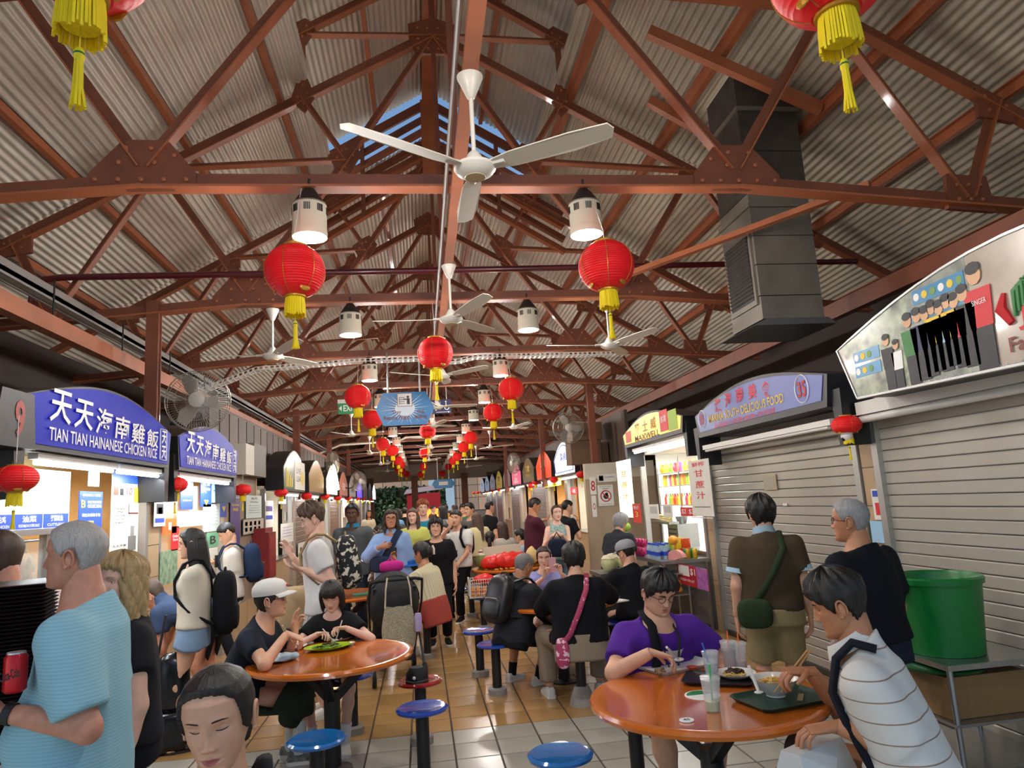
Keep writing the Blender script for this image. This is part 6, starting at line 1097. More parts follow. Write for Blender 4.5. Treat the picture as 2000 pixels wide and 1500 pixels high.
# table 3 / 4 / others
plate(1.3, 6.95, .13, PORC, 'white plate of food before the girl in lavender', NOOD, 14, seed=21); tray(1.6, 6.65, .3, .4, .3, BLKT, 'black tray on the table behind the man in purple'); bowl(1.62, 6.68, .09, 'white bowl on the black tray by the pink strap woman', ZT+.008, fill=NOOD, seed=8)
one(MB().b2(-.13, .13, -.09, .09, 0, .01), 'folded_paper', 'crumpled white paper on the table behind the man in purple', 'paper', PAPER, (1.7, 6.45, ZT), .4)
RB = mat('red_bag', 'd8261c', .35, sub=.15, bump=.5, bscale=12)
for i, (x, y, r_) in enumerate(((1.0, 10.45, .17), (1.22, 10.35, .2), (1.4, 10.5, .17), (1.12, 10.7, .16))): m = MB().sph((0, 0, r_*.55), (r_, r_*.9, r_*.62), 18, 12); V = np.vstack(m.v); V += (noiz(V, 22, .012, 40+i))[:, None]*np.array([1, 1, .7]); V[:, 2] = np.maximum(V[:, 2], 0); m.v = [V]; one(m, 'plastic_bag', 'crumpled bright red plastic bag on the coconut table', 'bag', RB, (x, y, ZT), 0, 'red bags on the coconut table', 60)
p = gp(952, 1110, ZT); m = MB().sph((0, 0, .1), (.095, .095, .11), 16, 12); T = one(m, 'green_coconut', 'green coconut with a cream cut top beside the red bags', 'coconut', mat('coconut_green', '6f7c3a', .5, var=.2), (.86, 10.75, ZT), 0, None, True); MB().lathe([(.075, .16), (.05, .2), (0, .215)], 14).build('cut_top', mat('coconut_cream', 'd9cfae', .6), T)
one(MB().prism([(-.3, 0), (.32, 0), (.3, .3), (-.3, .28)], -.02, .02), 'carton_lid', 'cream carton standing behind the red bags', 'box', mat('carton_cream', 'cfc9b2', .7), (1.2, 10.95, ZT), .1); m = MB().sph((0, 0, .1), (.1, .06, .13), 14, 10); V = np.vstack(m.v); V += noiz(V, 25, .01, 5)[:, None]; m.v = [V]; one(m, 'dried_fan', 'pale yellow crinkled snack bag beside the red bags', 'bag', mat('pale_yellow', 'd9c27c', .6), (1.62, 10.62, ZT+.03), 0, None, 60)
for i in range(14): q = np.random.default_rng(i); one(MB().tube([(0, 0, .008), (.03, .012, .014), (.055, 0, .01)], [.008, .011, .004], 6), 'peeled_skin', 'strip of yellow peel lying before the red bags', 'peel', mat('peel_yellow', 'd9a83a', .5), (1.15+q.uniform(-.15, .2), 10.16+q.uniform(0, .1), ZT), q.uniform(0, 6), 'yellow peel on the coconut table', True)
B = thing('wire_basket', 'white wire basket of oranges and red bags on a stool', 'basket', (.8, 9.8, .445)); b = MB()
for k in range(6): z = .01+.045*k; b.tube([(-.2, -.15, z), (.2, -.15, z), (.2, .15, z), (-.2, .15, z), (-.2, -.15, z)], .0035, 4)
for k in range(14): x = -.2+.4*k/13; b.tube([(x, -.15, 0), (x, -.15, .24)], .003, 4); b.tube([(x, .15, 0), (x, .15, .24)], .003, 4)
for k in range(10): y = -.15+.3*k/9; b.tube([(-.2, y, 0), (-.2, y, .24)], .003, 4); b.tube([(.2, y, 0), (.2, y, .24)], .003, 4)
b.build('wire_mesh', WHT, B)['kind'] = 'stuff'; [MB().b2(x-.012, x+.012, y-.012, y+.012, 0, .25).build('corner_post', WHT, B) for x in (-.2, .2) for y in (-.15, .15)]; MB().b2(-.2, .2, -.15, .15, 0, .006).build('bottom', WHT, B)
for i in range(22): one(MB().sph((0, 0, 0), .036, 12, 8), 'orange_fruit', 'small orange in the white wire basket', 'fruit', mat('mandarin', 'e88a1c', .4), (.8-.155+(i % 5)*.077, 9.8-.1+((i//5) % 3)*.09, .49+.06*(i//15)), 0, 'oranges in the wire basket', True)
m = MB().sph((0, 0, 0), (.15, .11, .07), 16, 10); V = np.vstack(m.v); V += noiz(V, 25, .01, 9)[:, None]; m.v = [V]; one(m, 'plastic_bag', 'red plastic bag on top of the oranges in the basket', 'bag', RB, (.8, 9.8, .665), 0, None, 60)
one(MB().b2(-.11, .11, -.08, .08, 0, .015), 'green_book', 'green menu folder on the table behind the stroller', 'menu', mat('folder_green', '2c6b4e', .5), (-.72, 8.5, ZT), .3)
# black cap on the red stool
T = thing('black_cap', 'black cap lying on the dark red stool', 'cap', (-.085, 5.5, .444)); MB().lathe([(.0, .1), (.05, .09), (.08, .05), (.085, 0), (.08, 0)], 20).build('crown', mat('cap_black', '141416', .8), T, smooth=40); MB().hplate([(.08*math.cos(a), -.05-.09*math.sin(a)) for a in np.linspace(0, 3.14, 12)], .004, .01).build('brim', mat('cap_black', '141416'), T); MB().sph((-.02, -.085, .03), .012, 8, 6).build('badge', WP, T)
# ---- steel table with the green bin
T = thing('steel_table', 'steel serving table carrying the green bin', 'table', (3.07, 3.95, 0)); MB().b2(-.26, .36, -.3, .3, .65, .68).build('table_top', STEEL, T); MB().b2(-.26, .36, -.3, .3, .12, .135).build('lower_shelf', STEEL, T); MB().b2(-.26, .36, -.3, .3, .36, .375).build('middle_shelf', STEEL, T)
for x in (-.24, .34):
    for y in (-.28, .28): MB().cyl((x, y, 0), (x*1.0, y, .65), .016, n=10).build('leg', STEEL, T, smooth=40)
GB = mat('bin_green', '06702f', .35, var=.08); T = thing('green_bin', 'tall green plastic bin without lid on the steel table', 'bin', (3.05, 3.95, .682)); MB().lathe([(0, 0), (.2, 0), (.235, .4), (.25, .4), (.252, .43), (.24, .44), (.225, .42), (.19, .01), (0, .01)], 36).build('bin_body', GB, T, smooth=35); [MB().b2(s*.235-.03, s*.235+.03, -.05, .05, .36, .4).build('handle', GB, T) for s in (-1, 1)]
one(MB().lathe([(0, 0), (.22, 0), (.24, .02), (.22, .03), (0, .03)], 32), 'bin_lid', 'dark green bin lid stored below the green bin', 'lid', mat('bin_lid', '0a5a2a', .4), (2.98, 3.93, .605), 0, None, 30); one(MB().b2(-.24, .26, -.22, .22, 0, .22), 'cardboard_box', 'brown cardboard box on the shelf below the green bin', 'box', mat('cardboard', '8a6a44', .8, var=.06), (3.08, 3.95, .377), .03)
# ---- tray stack on a trolley beside the man in light blue
T = thing('tray_trolley', 'steel trolley with a green crate beside the stack of trays', 'trolley', (-1.72, 3.12, 0)); MB().b2(-.3, .25, -.25, .25, .86, .9).build('trolley_top', STEEL, T); [MB().cyl((x, y, 0), (x, y, .88), .018, n=10).build('leg', STEEL, T, smooth=40) for x in (-.28, .23) for y in (-.23, .23)]; MB().b2(-.27, .22, -.22, .22, .3, .78).build('crate', mat('crate_green', '2c4038', .6), T)
for k in range(5): MB().b2(-.25+.095*k, -.18+.095*k, -.225, -.22, .34, .74).build('crate_slot', DARK, T)
_tm = MB().add([(-.2, -.15, 0), (.2, -.15, 0), (.2, .15, 0), (-.2, .15, 0), (-.23, -.18, .011), (.23, -.18, .011), (.23, .18, .011), (-.23, .18, .011), (-.22, -.17, .0135), (.22, -.17, .0135), (.22, .17, .0135), (-.22, .17, .0135)], [(3, 2, 1, 0)]+[(i, (i+1) % 4, 4+(i+1) % 4, 4+i) for i in range(4)]+[(4+i, 4+(i+1) % 4, 8+(i+1) % 4, 8+i) for i in range(4)]+[(8, 9, 10, 11)]).mesh('cafeteria_tray', mat('tray_brown', '2b2021', .35))
for k in range(42): tag(link('cafeteria_tray', _tm, None, (-1.74, 3.12, .902+.0145*k), .3), 'dark brown serving tray in the tall stack beside the light blue shirt', 'tray', 'dark trays stacked on the trolley')
p = (-1.47, 2.36); T = thing('drink_can', 'red cola can with white top in front of the light blue shirt', 'can', (*oy(28, 1352, 2.5)[:2], oy(28, 1352, 2.5)[2])); MB().lathe([(.024, 0), (.033, .008), (.033, .105), (.026, .118)], 24).build('can_body', mat('cola_red', 'c4121c', .3, .3), T, smooth=40); MB().lathe([(.027, .117), (.026, .122), (.022, .119), (0, .118)], 24).build('can_top', ALU, T); text('Coca-Cola', T, 0, .06, .06, .03, BLKP, -.034, .02, rot=.25)
# ---- stroller
T = thing('baby_stroller', 'black folded-hood baby stroller with a cream net bag', 'stroller', (-.32, 7.55, 0), .15); SB_ = mat('stroller_black', '131316', .75, bump=.2); 
b = MB(); 
hv = [(.23*math.sin(a)*1.0, .1+.02*math.cos(a)-.12*k, .98-.16*k*k+.0*a+.08*(1-abs(math.sin(a)))*0) for k in (0,) for a in (0,)]
rows = []
for k in range(7):
    t = k/6*1.9; rows.append([(x*.25, .22-.28*math.sin(t)*1.0+.02, .72+.38*(math.cos(t*.75))*(1-.25*x*x)) for x in np.linspace(-1, 1, 9)])
b.sph((0, .1, .74), (.27, .27, .32), 22, 14); b.build('hood', SB_, T, smooth=60); [MB().tube([(.272*math.cos(a), .1+.272*math.sin(q_)*math.sin(a), .74+.322*math.cos(q_)*math.sin(a)) for a in np.linspace(0, 3.14, 15)], .006, 5).build('hood_rib', DARK, T) for q_ in (-.5, .2, .9)]
MB().bar((0, -.02, .9), (0, .08, .42), .06, .44, (1, 0, 0)).build('seat_back', SB_, T); MB().bar((0, .08, .42), (0, .38, .4), .07, .42, (1, 0, 0)).build('seat', SB_, T); MB().b2(-.18, .18, -.1, .3, .18, .24).build('storage_basket', SB_, T)
for s in (-1, 1): MB().tube([(s*.26, -.24, .98), (s*.27, -.08, .75), (s*.25, .1, .5), (s*.23, .38, .12)], .012, 8).build('side_frame', DARK, T, smooth=40); MB().tube([(s*.25, .1, .5), (s*.25, -.28, .1)], .012, 8).build('rear_leg', DARK, T, smooth=40)
MB().tube([(-.26, -.24, .98), (-.18, -.28, 1.0), (.18, -.28, 1.0), (.26, -.24, .98)], .016, 8).build('push_handle', mat('rubber_black', '0e0e10', .8), T, smooth=40)
for x, y in ((-.25, -.28), (.25, -.28), (-.23, .4), (.23, .4)):
    w_ = MB().lathe([(.06, -.02), (.085, -.018), (.09, 0), (.085, .018), (.06, .02)], 24, (x, y, .09), (1, 0, 0)).build('wheel', mat('rubber_black', '0e0e10'), T, smooth=40); MB().lathe([(0, -.012), (.05, -.022), (.056, 0), (.05, .022), (0, .012)], 18, (x, y, .09), (1, 0, 0)).build('rim', ALU, w_)
N = thing('net_bag', 'cream net bag hanging on the stroller handle', 'bag', (-.27, 7.22, 0), .15); m = MB(); rows = []
for k in range(9):
    z = .36+.04*k*1.2; wd = .15+.02*math.sin(k*.5); rows.append([(wd*math.cos(a), .055*math.sin(a)*(1.2-.08*k), z+.01*math.sin(a*3)) for a in np.linspace(0, 6.283, 19)[:-1]])
m.add([v for r_ in rows for v in r_], [(i*18+j, i*18+(j+1) % 18, (i+1)*18+(j+1) % 18, (i+1)*18+j) for i in range(8) for j in range(18)]+[tuple(range(18))[::-1]]); m.build('bag_net', mat('net_cream', 'c3b99c', .9, col2='6f6a58', vscale=60, stretch=(1, 1, 3)), N, smooth=60); [MB().tube([(s*.13, 0, .74), (s*.12, -.02, .92), (s*.1, .0, 1.03)], .008, 6).build('handle', mat('net_strap', 'cdc4aa', .9), N) for s in (-1, 1)]
one(MB().lathe([(.03, 0), (.035, .02), (.035, .14), (.03, .17)], 14), 'milk_bottle', 'lilac capped bottle in the net bag pocket', 'bottle', mat('bottle_lilac', 'b9a8d6', .4), (-.08, 7.2, .5), 0, None, 40)
# ---- queue barrier, bags standing on the floor
T = thing('queue_post', 'steel queue barrier post with a dark belt', 'barrier', (-1.32, 7.9, 0)); MB().cyl((0, 0, 0), (0, 0, .95), .03, n=16).build('post', STEEL, T, smooth=40); MB().lathe([(.16, 0), (.15, .03), (.03, .05)], 24).build('base', STEEL, T); MB().bar((0, 0, .9), (-1.0, 2.2, .9), .06, .004, (.9, .4, 0)).build('belt', mat('belt_grey', '3a3a3e', .8), T)
# ================================================================ the people in the photo
def tol(loc, rz, p):
    d = np.array(p, float)-np.array(loc, float); c, s = math.cos(-rz), math.sin(-rz); return np.array([d[0]*c-d[1]*s, d[0]*s+d[1]*c, d[2]])
def pers(label, hx, Y, deg, hands=None, feet=None, seat=None, at=None, **k):
    """head centre at photo pixel hx at distance Y; body follows from pose. hands: {'L': (px, py, Y, extra)}"""
    w_ = oy(hx[0], hx[1], Y); rz = math.radians(deg); ln = math.radians(k.get('lean', 4)); bow = k.get('bow', 0)
    A_ = .53*math.cos(ln)+.128; s = (w_[2]+math.sin(ln)*bow*.05)/(.90+A_) if seat is None else (w_[2]-seat-.085+math.sin(ln)*bow*.05)/A_
    h = min(max(1.72*s, k.pop('hmin', 1.5)), k.pop('hmax', 1.9)); s = h/1.72; yl = s*(.53*math.sin(ln)+.022)+math.cos(ln)*bow*.05
    loc = np.array([w_[0]+math.sin(rz)*yl, w_[1]-math.cos(rz)*yl, 0])
    H_ = {}
    for i, q in (hands or {}).items():
        d = dict(q[3]) if len(q) > 3 else {}
        for kk in ('fd', 'pn', 'hint'):
            if kk in d: d[kk] = tol((0, 0, 0), rz, d[kk])
        d['at'] = tol(loc, rz, oy(q[0], q[1], q[2])); H_[i] = d
    F_ = None if feet is None else [tol(loc, rz, (f[0], f[1], f[2] if len(f) > 2 else 0)) for f in feet]
    T = person(label, tuple(loc), rz, h=h, sit=seat, hands=H_, feet=F_, **k); T_info[T.name]['loc'] = tuple(loc); T_info[T.name]['rz'] = rz; T_info[T.name]['H'] = H_; return T
def rbox(mb, c, hs, R, e=.45, n=20, k=12, m=0):
    V = []
    for i in range(k+1):
        t = -math.pi/2+math.pi*i/k; ct = math.copysign(abs(math.cos(t))**e, math.cos(t)); st = math.copysign(abs(math.sin(t))**e, math.sin(t))
        for j in range(n):
            a = 2*math.pi*j/n; ca, sa = math.cos(a), math.sin(a); V.append((hs[0]*ct*math.copysign(abs(ca)**e, ca), hs[1]*ct*math.copysign(abs(sa)**e, sa), hs[2]*st))
    V = np.array(V) @ np.array(R) + np.array(c); return mb.add(V, [(i*n+j, i*n+(j+1) % n, (i+1)*n+(j+1) % n, (i+1)*n+j) for i in range(k) for j in range(n)], m)
def backpack(T, m, label, w_=.15, h=.22, d=.08, m2=None, straps=True, zipm=None, drop=0, ms=None):
    I = T_info[T.name]; P0, sp, fw, xr, s, b = (I[k] for k in ('P0', 'sp', 'fw', 'xr', 's', 'b')); R = np.stack([xr, fw, sp])
    B = thing('backpack', label, 'backpack', I['loc'], I['rz']); yb = -(.112*b+I['o']+d+.01); c = P0+sp*(.27*s-drop)+fw*yb
    rbox(MB(), c, (w_, d, h), R, .62).build('bag_body', m, B, smooth=60); pk = rbox(MB(), c-fw*(d*.75)-sp*h*.42, (w_*.82, d*.45, h*.42), R, .62).build('front_pocket', m2 or m, B, smooth=60)
    MB().tube([c-fw*d*1.22+xr*(x*w_*.7)-sp*h*.05 for x in (-1, -.5, 0, .5, 1)], .004, 5).build('zip', zipm or mat('zip_silver', 'b9b9b4', .3, .8), pk)
    MB().tube([c+sp*h*.97+xr*x*.05+sp*(.03 if abs(x) < 1 else 0) for x in (-1, -.6, .6, 1)], .008, 6).build('grab_handle', ms or m, B, smooth=50)
    if straps:
        for sx in (-1, 1):
            sh = I['Nk']-sp*.02*s+xr*sx*I['sw']*.62; o = I['o']+.012; f0 = .112*b+o
            pts = [c+fw*d*.9+xr*sx*w_*.45+sp*h*.8, sh-fw*.07+sp*.045, sh+sp*.055+fw*.0, sh+fw*.075+sp*.02, sh+fw*(f0*.98)-sp*.1+xr*sx*.01, sh+fw*(f0*.9)-sp*.22+xr*sx*.045, P0+sp*.14*s+xr*sx*(.172*b+o)*.95+fw*.02, c+fw*d*.8+xr*sx*w_*.8-sp*h*.6]
            MB().tube(pts, .012, 8, flat=1.9).build('strap', ms or m, B, smooth=60)
    return B
def headchild(T, mb, name, m, smooth=40): mb.xf(T_info[T.name]['MH']); return mb.build(name, m, T, smooth)
def glasses(T, m=None, r=.021):
    b = MB()
    for s in (-1, 1): b.tube([(s*.032+r*math.cos(a)*1.1, .088-.012*abs(math.cos(a)*.5+.5*0), .004+r*.85*math.sin(a)) for a in np.linspace(0, 6.283, 17)], .0016, 5); b.tube([(s*.054, .084, .008), (s*.072, .05, .008), (s*.078, -.01, .004)], .0016, 5)
    b.tube([(-.01, .094, .008), (0, .097, .01), (.01, .094, .008)], .0016, 5); return headchild(T, b, 'glasses', m or mat('glasses_black', '1a1817', .3))
def cap(T, m, brim=1, back=False, badge=None):
    b = MB(); n = 26; V = []
    for i, (r_, z) in enumerate(((.098, .036), (.103, .06), (.098, .09), (.076, .12), (.04, .136), (.004, .14))): V += [(r_*.93*math.sin(a), r_*1.12*math.cos(a)-.004, z) for a in np.linspace(0, 2*math.pi, n, endpoint=False)]
    b.add(V, gridf(6, n)); c = headchild(T, b, 'cap', m, 50); b = MB(); s = -1 if back else 1; rows = []
    for k, (d, dz) in enumerate(((0, 0), (.04, -.004), (.07, -.014))):
        rows += [(math.sin(a)*(.087+.004*k), s*(math.cos(a)*(.1+d*1.0)), .046+dz-.016*math.sin(a)**2*(1 if k else .3)) for a in np.linspace(-1.15, 1.15, 13)]
    b.add(rows, [(r_*13+j, r_*13+j+1, (r_+1)*13+j+1, (r_+1)*13+j) for r_ in range(2) for j in range(12)]); b.add([(x, y, z-.005) for x, y, z in rows], [(r_*13+j, (r_+1)*13+j, (r_+1)*13+j+1, r_*13+j+1) for r_ in range(2) for j in range(12)]); headchild(T, b, 'cap_brim', m, 50)
    if badge is not None: headchild(T, MB().sph((.02, .112, .082), (.013, .006, .01), 8, 6), 'cap_badge', badge)
def body_pts(T, lst):   # (x across, w up spine, front +/ back -) multiples on the garment surface
    I = T_info[T.name]; o = I['o']+.012; return [I['P0']+I['xr']*x*I['s']+I['sp']*w_*I['s']+I['fw']*(f*(.112*I['b']+o)*math.sqrt(max(.2, 1-(x*I['s']/(.2*I['b']))**2))) for x, w_, f in lst]
def sling(T, m, lst, label, bag=None, bm=None, name='sling_bag', r=.011):
    I = T_info[T.name]; B = thing(name, label, 'bag', I['loc'], I['rz']); MB().tube(body_pts(T, lst), r, 8, flat=2.0).build('strap', m, B, smooth=60)
    if bag: c = body_pts(T, [bag[:3]])[0]; R = np.stack([I['xr'], I['fw'], I['sp']]); rbox(MB(), c+I['fw']*math.copysign(bag[3][1], bag[2]), bag[3], R, .6).build('bag_body', bm or m, B, smooth=60)
    return B
def held(T, side, mb_f, name, label, cat, m, off=(0, 0, 0), group=None, smooth=None):
    """thing in a hand: mb_f(origin at palm, fd, pn)"""
    I = T_info[T.name]; i = 'LR'.index(side); h = I['H'][side]; a, e, wr = I['LA'][i]; fd = _n(h['fd'] if h.get('fd') is not None else wr-e); p = wr+fd*.08+np.array(off, float); o = mb_f(p, fd); return one(o, name, label, cat, m, I['loc'], I['rz'], group, smooth)
UT = mat('utensil_white', 'e2e0d8', .35)
def spoonmb(p, q, r=.0045, bowl=.02): b = MB(); p = np.array(p); q = np.array(q); b.tube([p, p*.5+q*.5, q], [r, r, r*.9], 6); b.sph(q, (bowl, bowl*.75, bowl*.35), 10, 6); return b
def wspoon(label, p, q, name='plastic_spoon', m=None, bowl=.02, r=.0045): p = np.array(p); return one(spoonmb((0, 0, 0), np.array(q)-p, r, bowl), name, label, 'spoon' if 'spoon' in name else 'fork', m or UT, p, 0, None, 50)
S = SK; D_ = fab
# ---- man in light blue and the queue beside him
TB = mat('tee_lightblue', '93c4d2', .85, stripe=(2, .011, '8bbac8', .5), bump=.15, bscale=200)
p1 = pers('large grey haired man in a light blue T-shirt seen from behind', (150, 1086), 2.72, 98, lean=3, b=1.02, belly=.1, head=(-3, 2), top=dict(m=TB, sleeve=.85, hem=-.22, o=.024, amp=.008, so=.008), bot=dict(m=D_('2a3140'), len=1.9), skin=S['ruddy'], hair=('grey', hairmat('grey', 'aaa6a2')), shoe=D_('3a3a3c'), res=.011, lod=0, face=dict(jaw=1.08, old=1, wide=1.03, size=.92), hands={'L': (8, 1392, 2.5, dict(curl=.8, hint=(.5, -.15, -1), pn=(0, .3, -1)))})
I = T_info[p1.name]; wr = I['LA'][0][2]; el = I['LA'][0][1]; MB().cyl(wr-_n(wr-el)*.03, wr-_n(wr-el)*.005, .034, None, 20).build('wrist_band', mat('band_black', '1c1c1f', .6), p1, smooth=40)
can = [o for o in bpy.data.objects if o.name.startswith('drink_can') and o.type == 'EMPTY'][0]; wl = Matrix.Translation(I['loc']) @ Matrix.Rotation(I['rz'], 4, 'Z') @ Vector(wr+_n(wr-el)*.085+np.array([0, 0, -.035])); can.location = Vector(oy(28, 1352, 2.5))
pers('woman with long wavy blond hair behind the light blue shirt', (238, 1138), 3.4, 120, lean=4, b=.98, fem=True, head=(30, 4), top=dict(m=D_('1d1d22'), sleeve=.5), bot=dict(m=D_('17181d'), len=1.9), skin=S['pale'], hair=('wavy', hairmat('blond', 'a98e62')), shoe=D_('202024'), res=.014, lod=0, seed=4)
pers('man in a slate grey T-shirt at the stall counter beside the trays', (0, 1092), 3.85, 82, lean=14, b=1.05, head=(0, -10), top=dict(m=D_('66727e'), sleeve=.6), bot=dict(m=D_('25282e'), len=1.9), skin=S['ruddy'], hair=('short', hairmat('brown', '4a3a2e')), shoe=D_('202024'), res=.015, lod=1)
# ---- woman with eyes cast down
p4 = pers('woman with tied black hair and eyes cast down, beige top', (428, 1400), 1.93, -168, seat=.44, lean=2, fem=True, head=(-14, -8, 4), top=dict(m=D_('cdb8a6'), sleeve=.6, neck=.09), bot=dict(m=D_('3a3a40'), len=1.9), skin=S['east'], hair=('tied', BLK), shoe=D_('d8d8d4'), res=.009, lod=3, face=dict(eyes='closed', wide=.97, jaw=.84, nose=.78, brow=.55))
backpack(p4, D_('141418'), 'black backpack worn by the woman with eyes cast down', .13, .2, .07)
# ---- white cap table
p5 = pers('man in a white cap and navy T-shirt eating at the orange table', (528, 1172), 5.22, -98, seat=.44, lean=27, b=1.02, head=(8, 4), top=dict(m=D_('18202c'), sleeve=.62, hem=-.06, o=.018, amp=.006), bot=dict(m=D_('2c3629'), len=1.45, o=.03, fl=.015, name='shorts'), skin=S['east'], hair=('undercap', BLK), shoe=mat('sneaker', '9d9a90', .7, col2='3d4038', vscale=30), sock=(D_('d9d9d4'), .2), res=.011, lod=0, feet=[(-.92, 5.35), (-1.0, 5.5)], knees=((-.2, .8, .8), (.2, .8, .8)), hands={'R': (560, 1238, 5.0, dict(fd=(.8, .3, -.4), pn=(0, .2, -1), curl=.75, hint=(-1, -.5, -.6))), 'L': (575, 1240, 5.38, dict(fd=(.1, .1, 1), pn=(.8, -.5, 0), curl=[.25, .2, .6, .7], hint=(.2, .3, -1)))})
glasses(p5); cap(p5, mat('cap_white', 'd2d0ca', .8, bump=.1), badge=REDP)
p6 = pers('girl with a black fringe and black T-shirt eating at the orange table', (648, 1164), 5.7, 176, seat=.44, lean=18, fem=True, b=.92, head=(0, -26), top=dict(m=D_('0f0f12'), sleeve=.55, hem=-.02), bot=dict(m=D_('1b1b20'), len=.6, name='shorts'), skin=S['pale'], hair=('bob', BLK), shoe=D_('d6d4cc'), sock=(D_('dcdcd8'), .12), res=.011, lod=0, hands={'R': (622, 1238, 5.55, dict(fd=(.5, -.5, .1), pn=(0, -.3, -1), curl=.7, hint=(-1, 0, -.6))), 'L': (674, 1226, 5.55, dict(fd=(-.6, -.5, .1), pn=(0, -.3, -1), curl=.7, hint=(1, 0, -.6)))}, face=dict(eyes='closed'))
a = oy(630, 1228, 5.48); q = gp(652, 1252, ZT+.03); wspoon('white plastic fork over the rice plate', a, q, 'plastic_fork'); a = oy(668, 1212, 5.5); q = gp(656, 1250, ZT+.03); wspoon('white plastic spoon upright over the rice plate', a, q); a = oy(552, 1222, 5.02); q = gp(576, 1262, ZT+.025); wspoon('white plastic spoon of the man in the white cap', a, q)
# ---- table 45
p7 = pers('heavy man in a purple T-shirt and glasses eating soup', (1285, 1156), 4.05, -170, seat=.44, lean=18, b=1.2, belly=.06, head=(6, -24), top=dict(m=D_('4b2285'), sleeve=.72, hem=-.06, o=.022, amp=.008, so=.002), bot=dict(m=D_('15151a'), len=1.0, name='shorts'), skin=S['east'], hair=('thick', BLK), shoe=D_('2a2a2e'), res=.011, lod=0, face=dict(wide=1.1, jaw=1.2, eyes='closed'), hands={'R': (1272, 1274, 3.78, dict(fd=(.8, -.2, -.25), pn=(0, -.3, -1), curl=.6, hint=(-1, .1, -.7))), 'L': (1400, 1345, 3.95, dict(curl=.5, hint=(1, .2, -.5)))})
glasses(p7); sling(p7, D_('17171b'), [(.08, .52, -.4), (.085, .5, .5), (.09, .4, 1.05), (.09, .25, 1.1), (.09, .1, 1.5)], 'black bag strap over the shoulder of the man in purple', (.06, .05, 1.2, (.12, .04, .07)), r=.014)
I = T_info[p7.name]; MB().tube(body_pts(p7, [(-.07, .5, .1), (-.06, .45, .95), (-.03, .3, 1.25), (0, .22, 1.32), (.03, .3, 1.25), (.06, .45, .95), (.07, .5, .1)]), .004, 6, flat=1.8).build('lanyard', mat('lanyard_black', '1a1a1e', .7), p7)
a = oy(1302, 1264, 3.72); q = gp(1326, 1288, ZT+.06); wspoon('white porcelain soup spoon lifted from the small bowl', a, q, 'soup_spoon', PORC, .03, .007)
POLO = mat('polo_white', 'dcdad4', .85, stripe=(2, .075, '9c8270', .07), bump=.12, bscale=240)
p8 = pers('young man in a white striped polo eating noodles with chopsticks', (1640, 1180), 2.8, 54, seat=.44, lean=20, b=1.06, head=(4, -16), top=dict(m=POLO, sleeve=.72, hem=-.1, o=.02, amp=.007, collar=1, cm=D_('dedcd6'), neck=.075), bot=dict(m=D_('4c443e'), len=1.95, o=.02), skin=S['tan'], hair=('thick', BLK), shoe=D_('1c1c20'), res=.01, lod=0, face=dict(jaw=1.05, eyes='closed'), hands={'R': (1583, 1312, 3.02, dict(fd=(-.9, 0, .1), pn=(0, 0, -1), curl=.8, hint=(0, .6, -1))), 'L': (1635, 1418, 2.72, dict(fd=(-1, .2, -.1), pn=(0, 0, -1), curl=.5, hint=(.8, -.5, -.6)))})
b = MB(); 
for d in (0, .016): e0 = oy(1578, 1268, 3.0)+np.array([d, 0, 0]); e1 = gp(1512+d*900, 1352, ZT+.06); b = MB(); b.tube([(0, 0, 0), e1-e0], .004, 6); one(b, 'chopstick', 'wooden chopstick held over the noodle bowl', 'chopstick', mat('chopstick_wood', 'c2935a', .5), e0, 0, 'pair of chopsticks')
e0 = gp(1482, 1352, ZT+.06); e1 = oy(1462, 1300, e0[1]+.06); wspoon('white porcelain spoon leaning out of the noodle bowl', e1, e0, 'soup_spoon', PORC, .022, .008)
I = T_info[p8.name]; BG = thing('white_bag', 'white faceted handbag with dark strap on the lap of the polo man', 'bag', (1.5, 2.78, .575), .5); m = MB(); m.add([(-.17, -.08, 0), (.17, -.08, 0), (.17, .08, 0), (-.17, .08, 0), (-.15, -.04, .12), (.15, -.04, .12), (.15, .04, .12), (-.15, .04, .12), (-.02, -.1, .05), (0, .1, .05)], [(3, 2, 1, 0), (4, 5, 6, 7), (0, 1, 8), (1, 5, 8), (5, 4, 8), (4, 0, 8), (1, 2, 6, 5), (0, 4, 7, 3), (2, 3, 9), (3, 7, 9), (7, 6, 9), (6, 2, 9)]); m.build('bag_body', mat('bag_white', 'c9cdcc', .35), BG)
sling(p8, D_('1a1d26'), [(-.1, .49, -.6), (-.1, .535, -.1), (-.1, .5, .5), (-.11, .4, 1.02), (-.13, .3, 1.1), (-.15, .15, 1.1), (-.16, .03, 1.0)], 'dark navy bag strap round the man in the striped polo', r=.017)
one(MB().b2(-.028, .028, -.002, .002, -.07, .07), 'face_mask', 'light blue face mask hanging at the polo shirt pocket', 'mask', mat('mask_blue', '9cc6e0', .7), oy(1647, 1352, 2.72), 1.0); 
p14 = pers('older grey haired man in a navy T-shirt and dark jeans by the shutter', (1662, 1018), 3.75, 22, lean=5, b=1.12, belly=.04, head=(26, 2), top=dict(m=D_('10131b'), sleeve=.72, hem=-.02, o=.024, amp=.007), bot=dict(m=D_('1b2333'), len=1.95), skin=S['tan'], hair=('grey', hairmat('silver', '8f8f8f')), shoe=D_('202024'), res=.012, lod=0, face=dict(old=1)); glasses(p14)
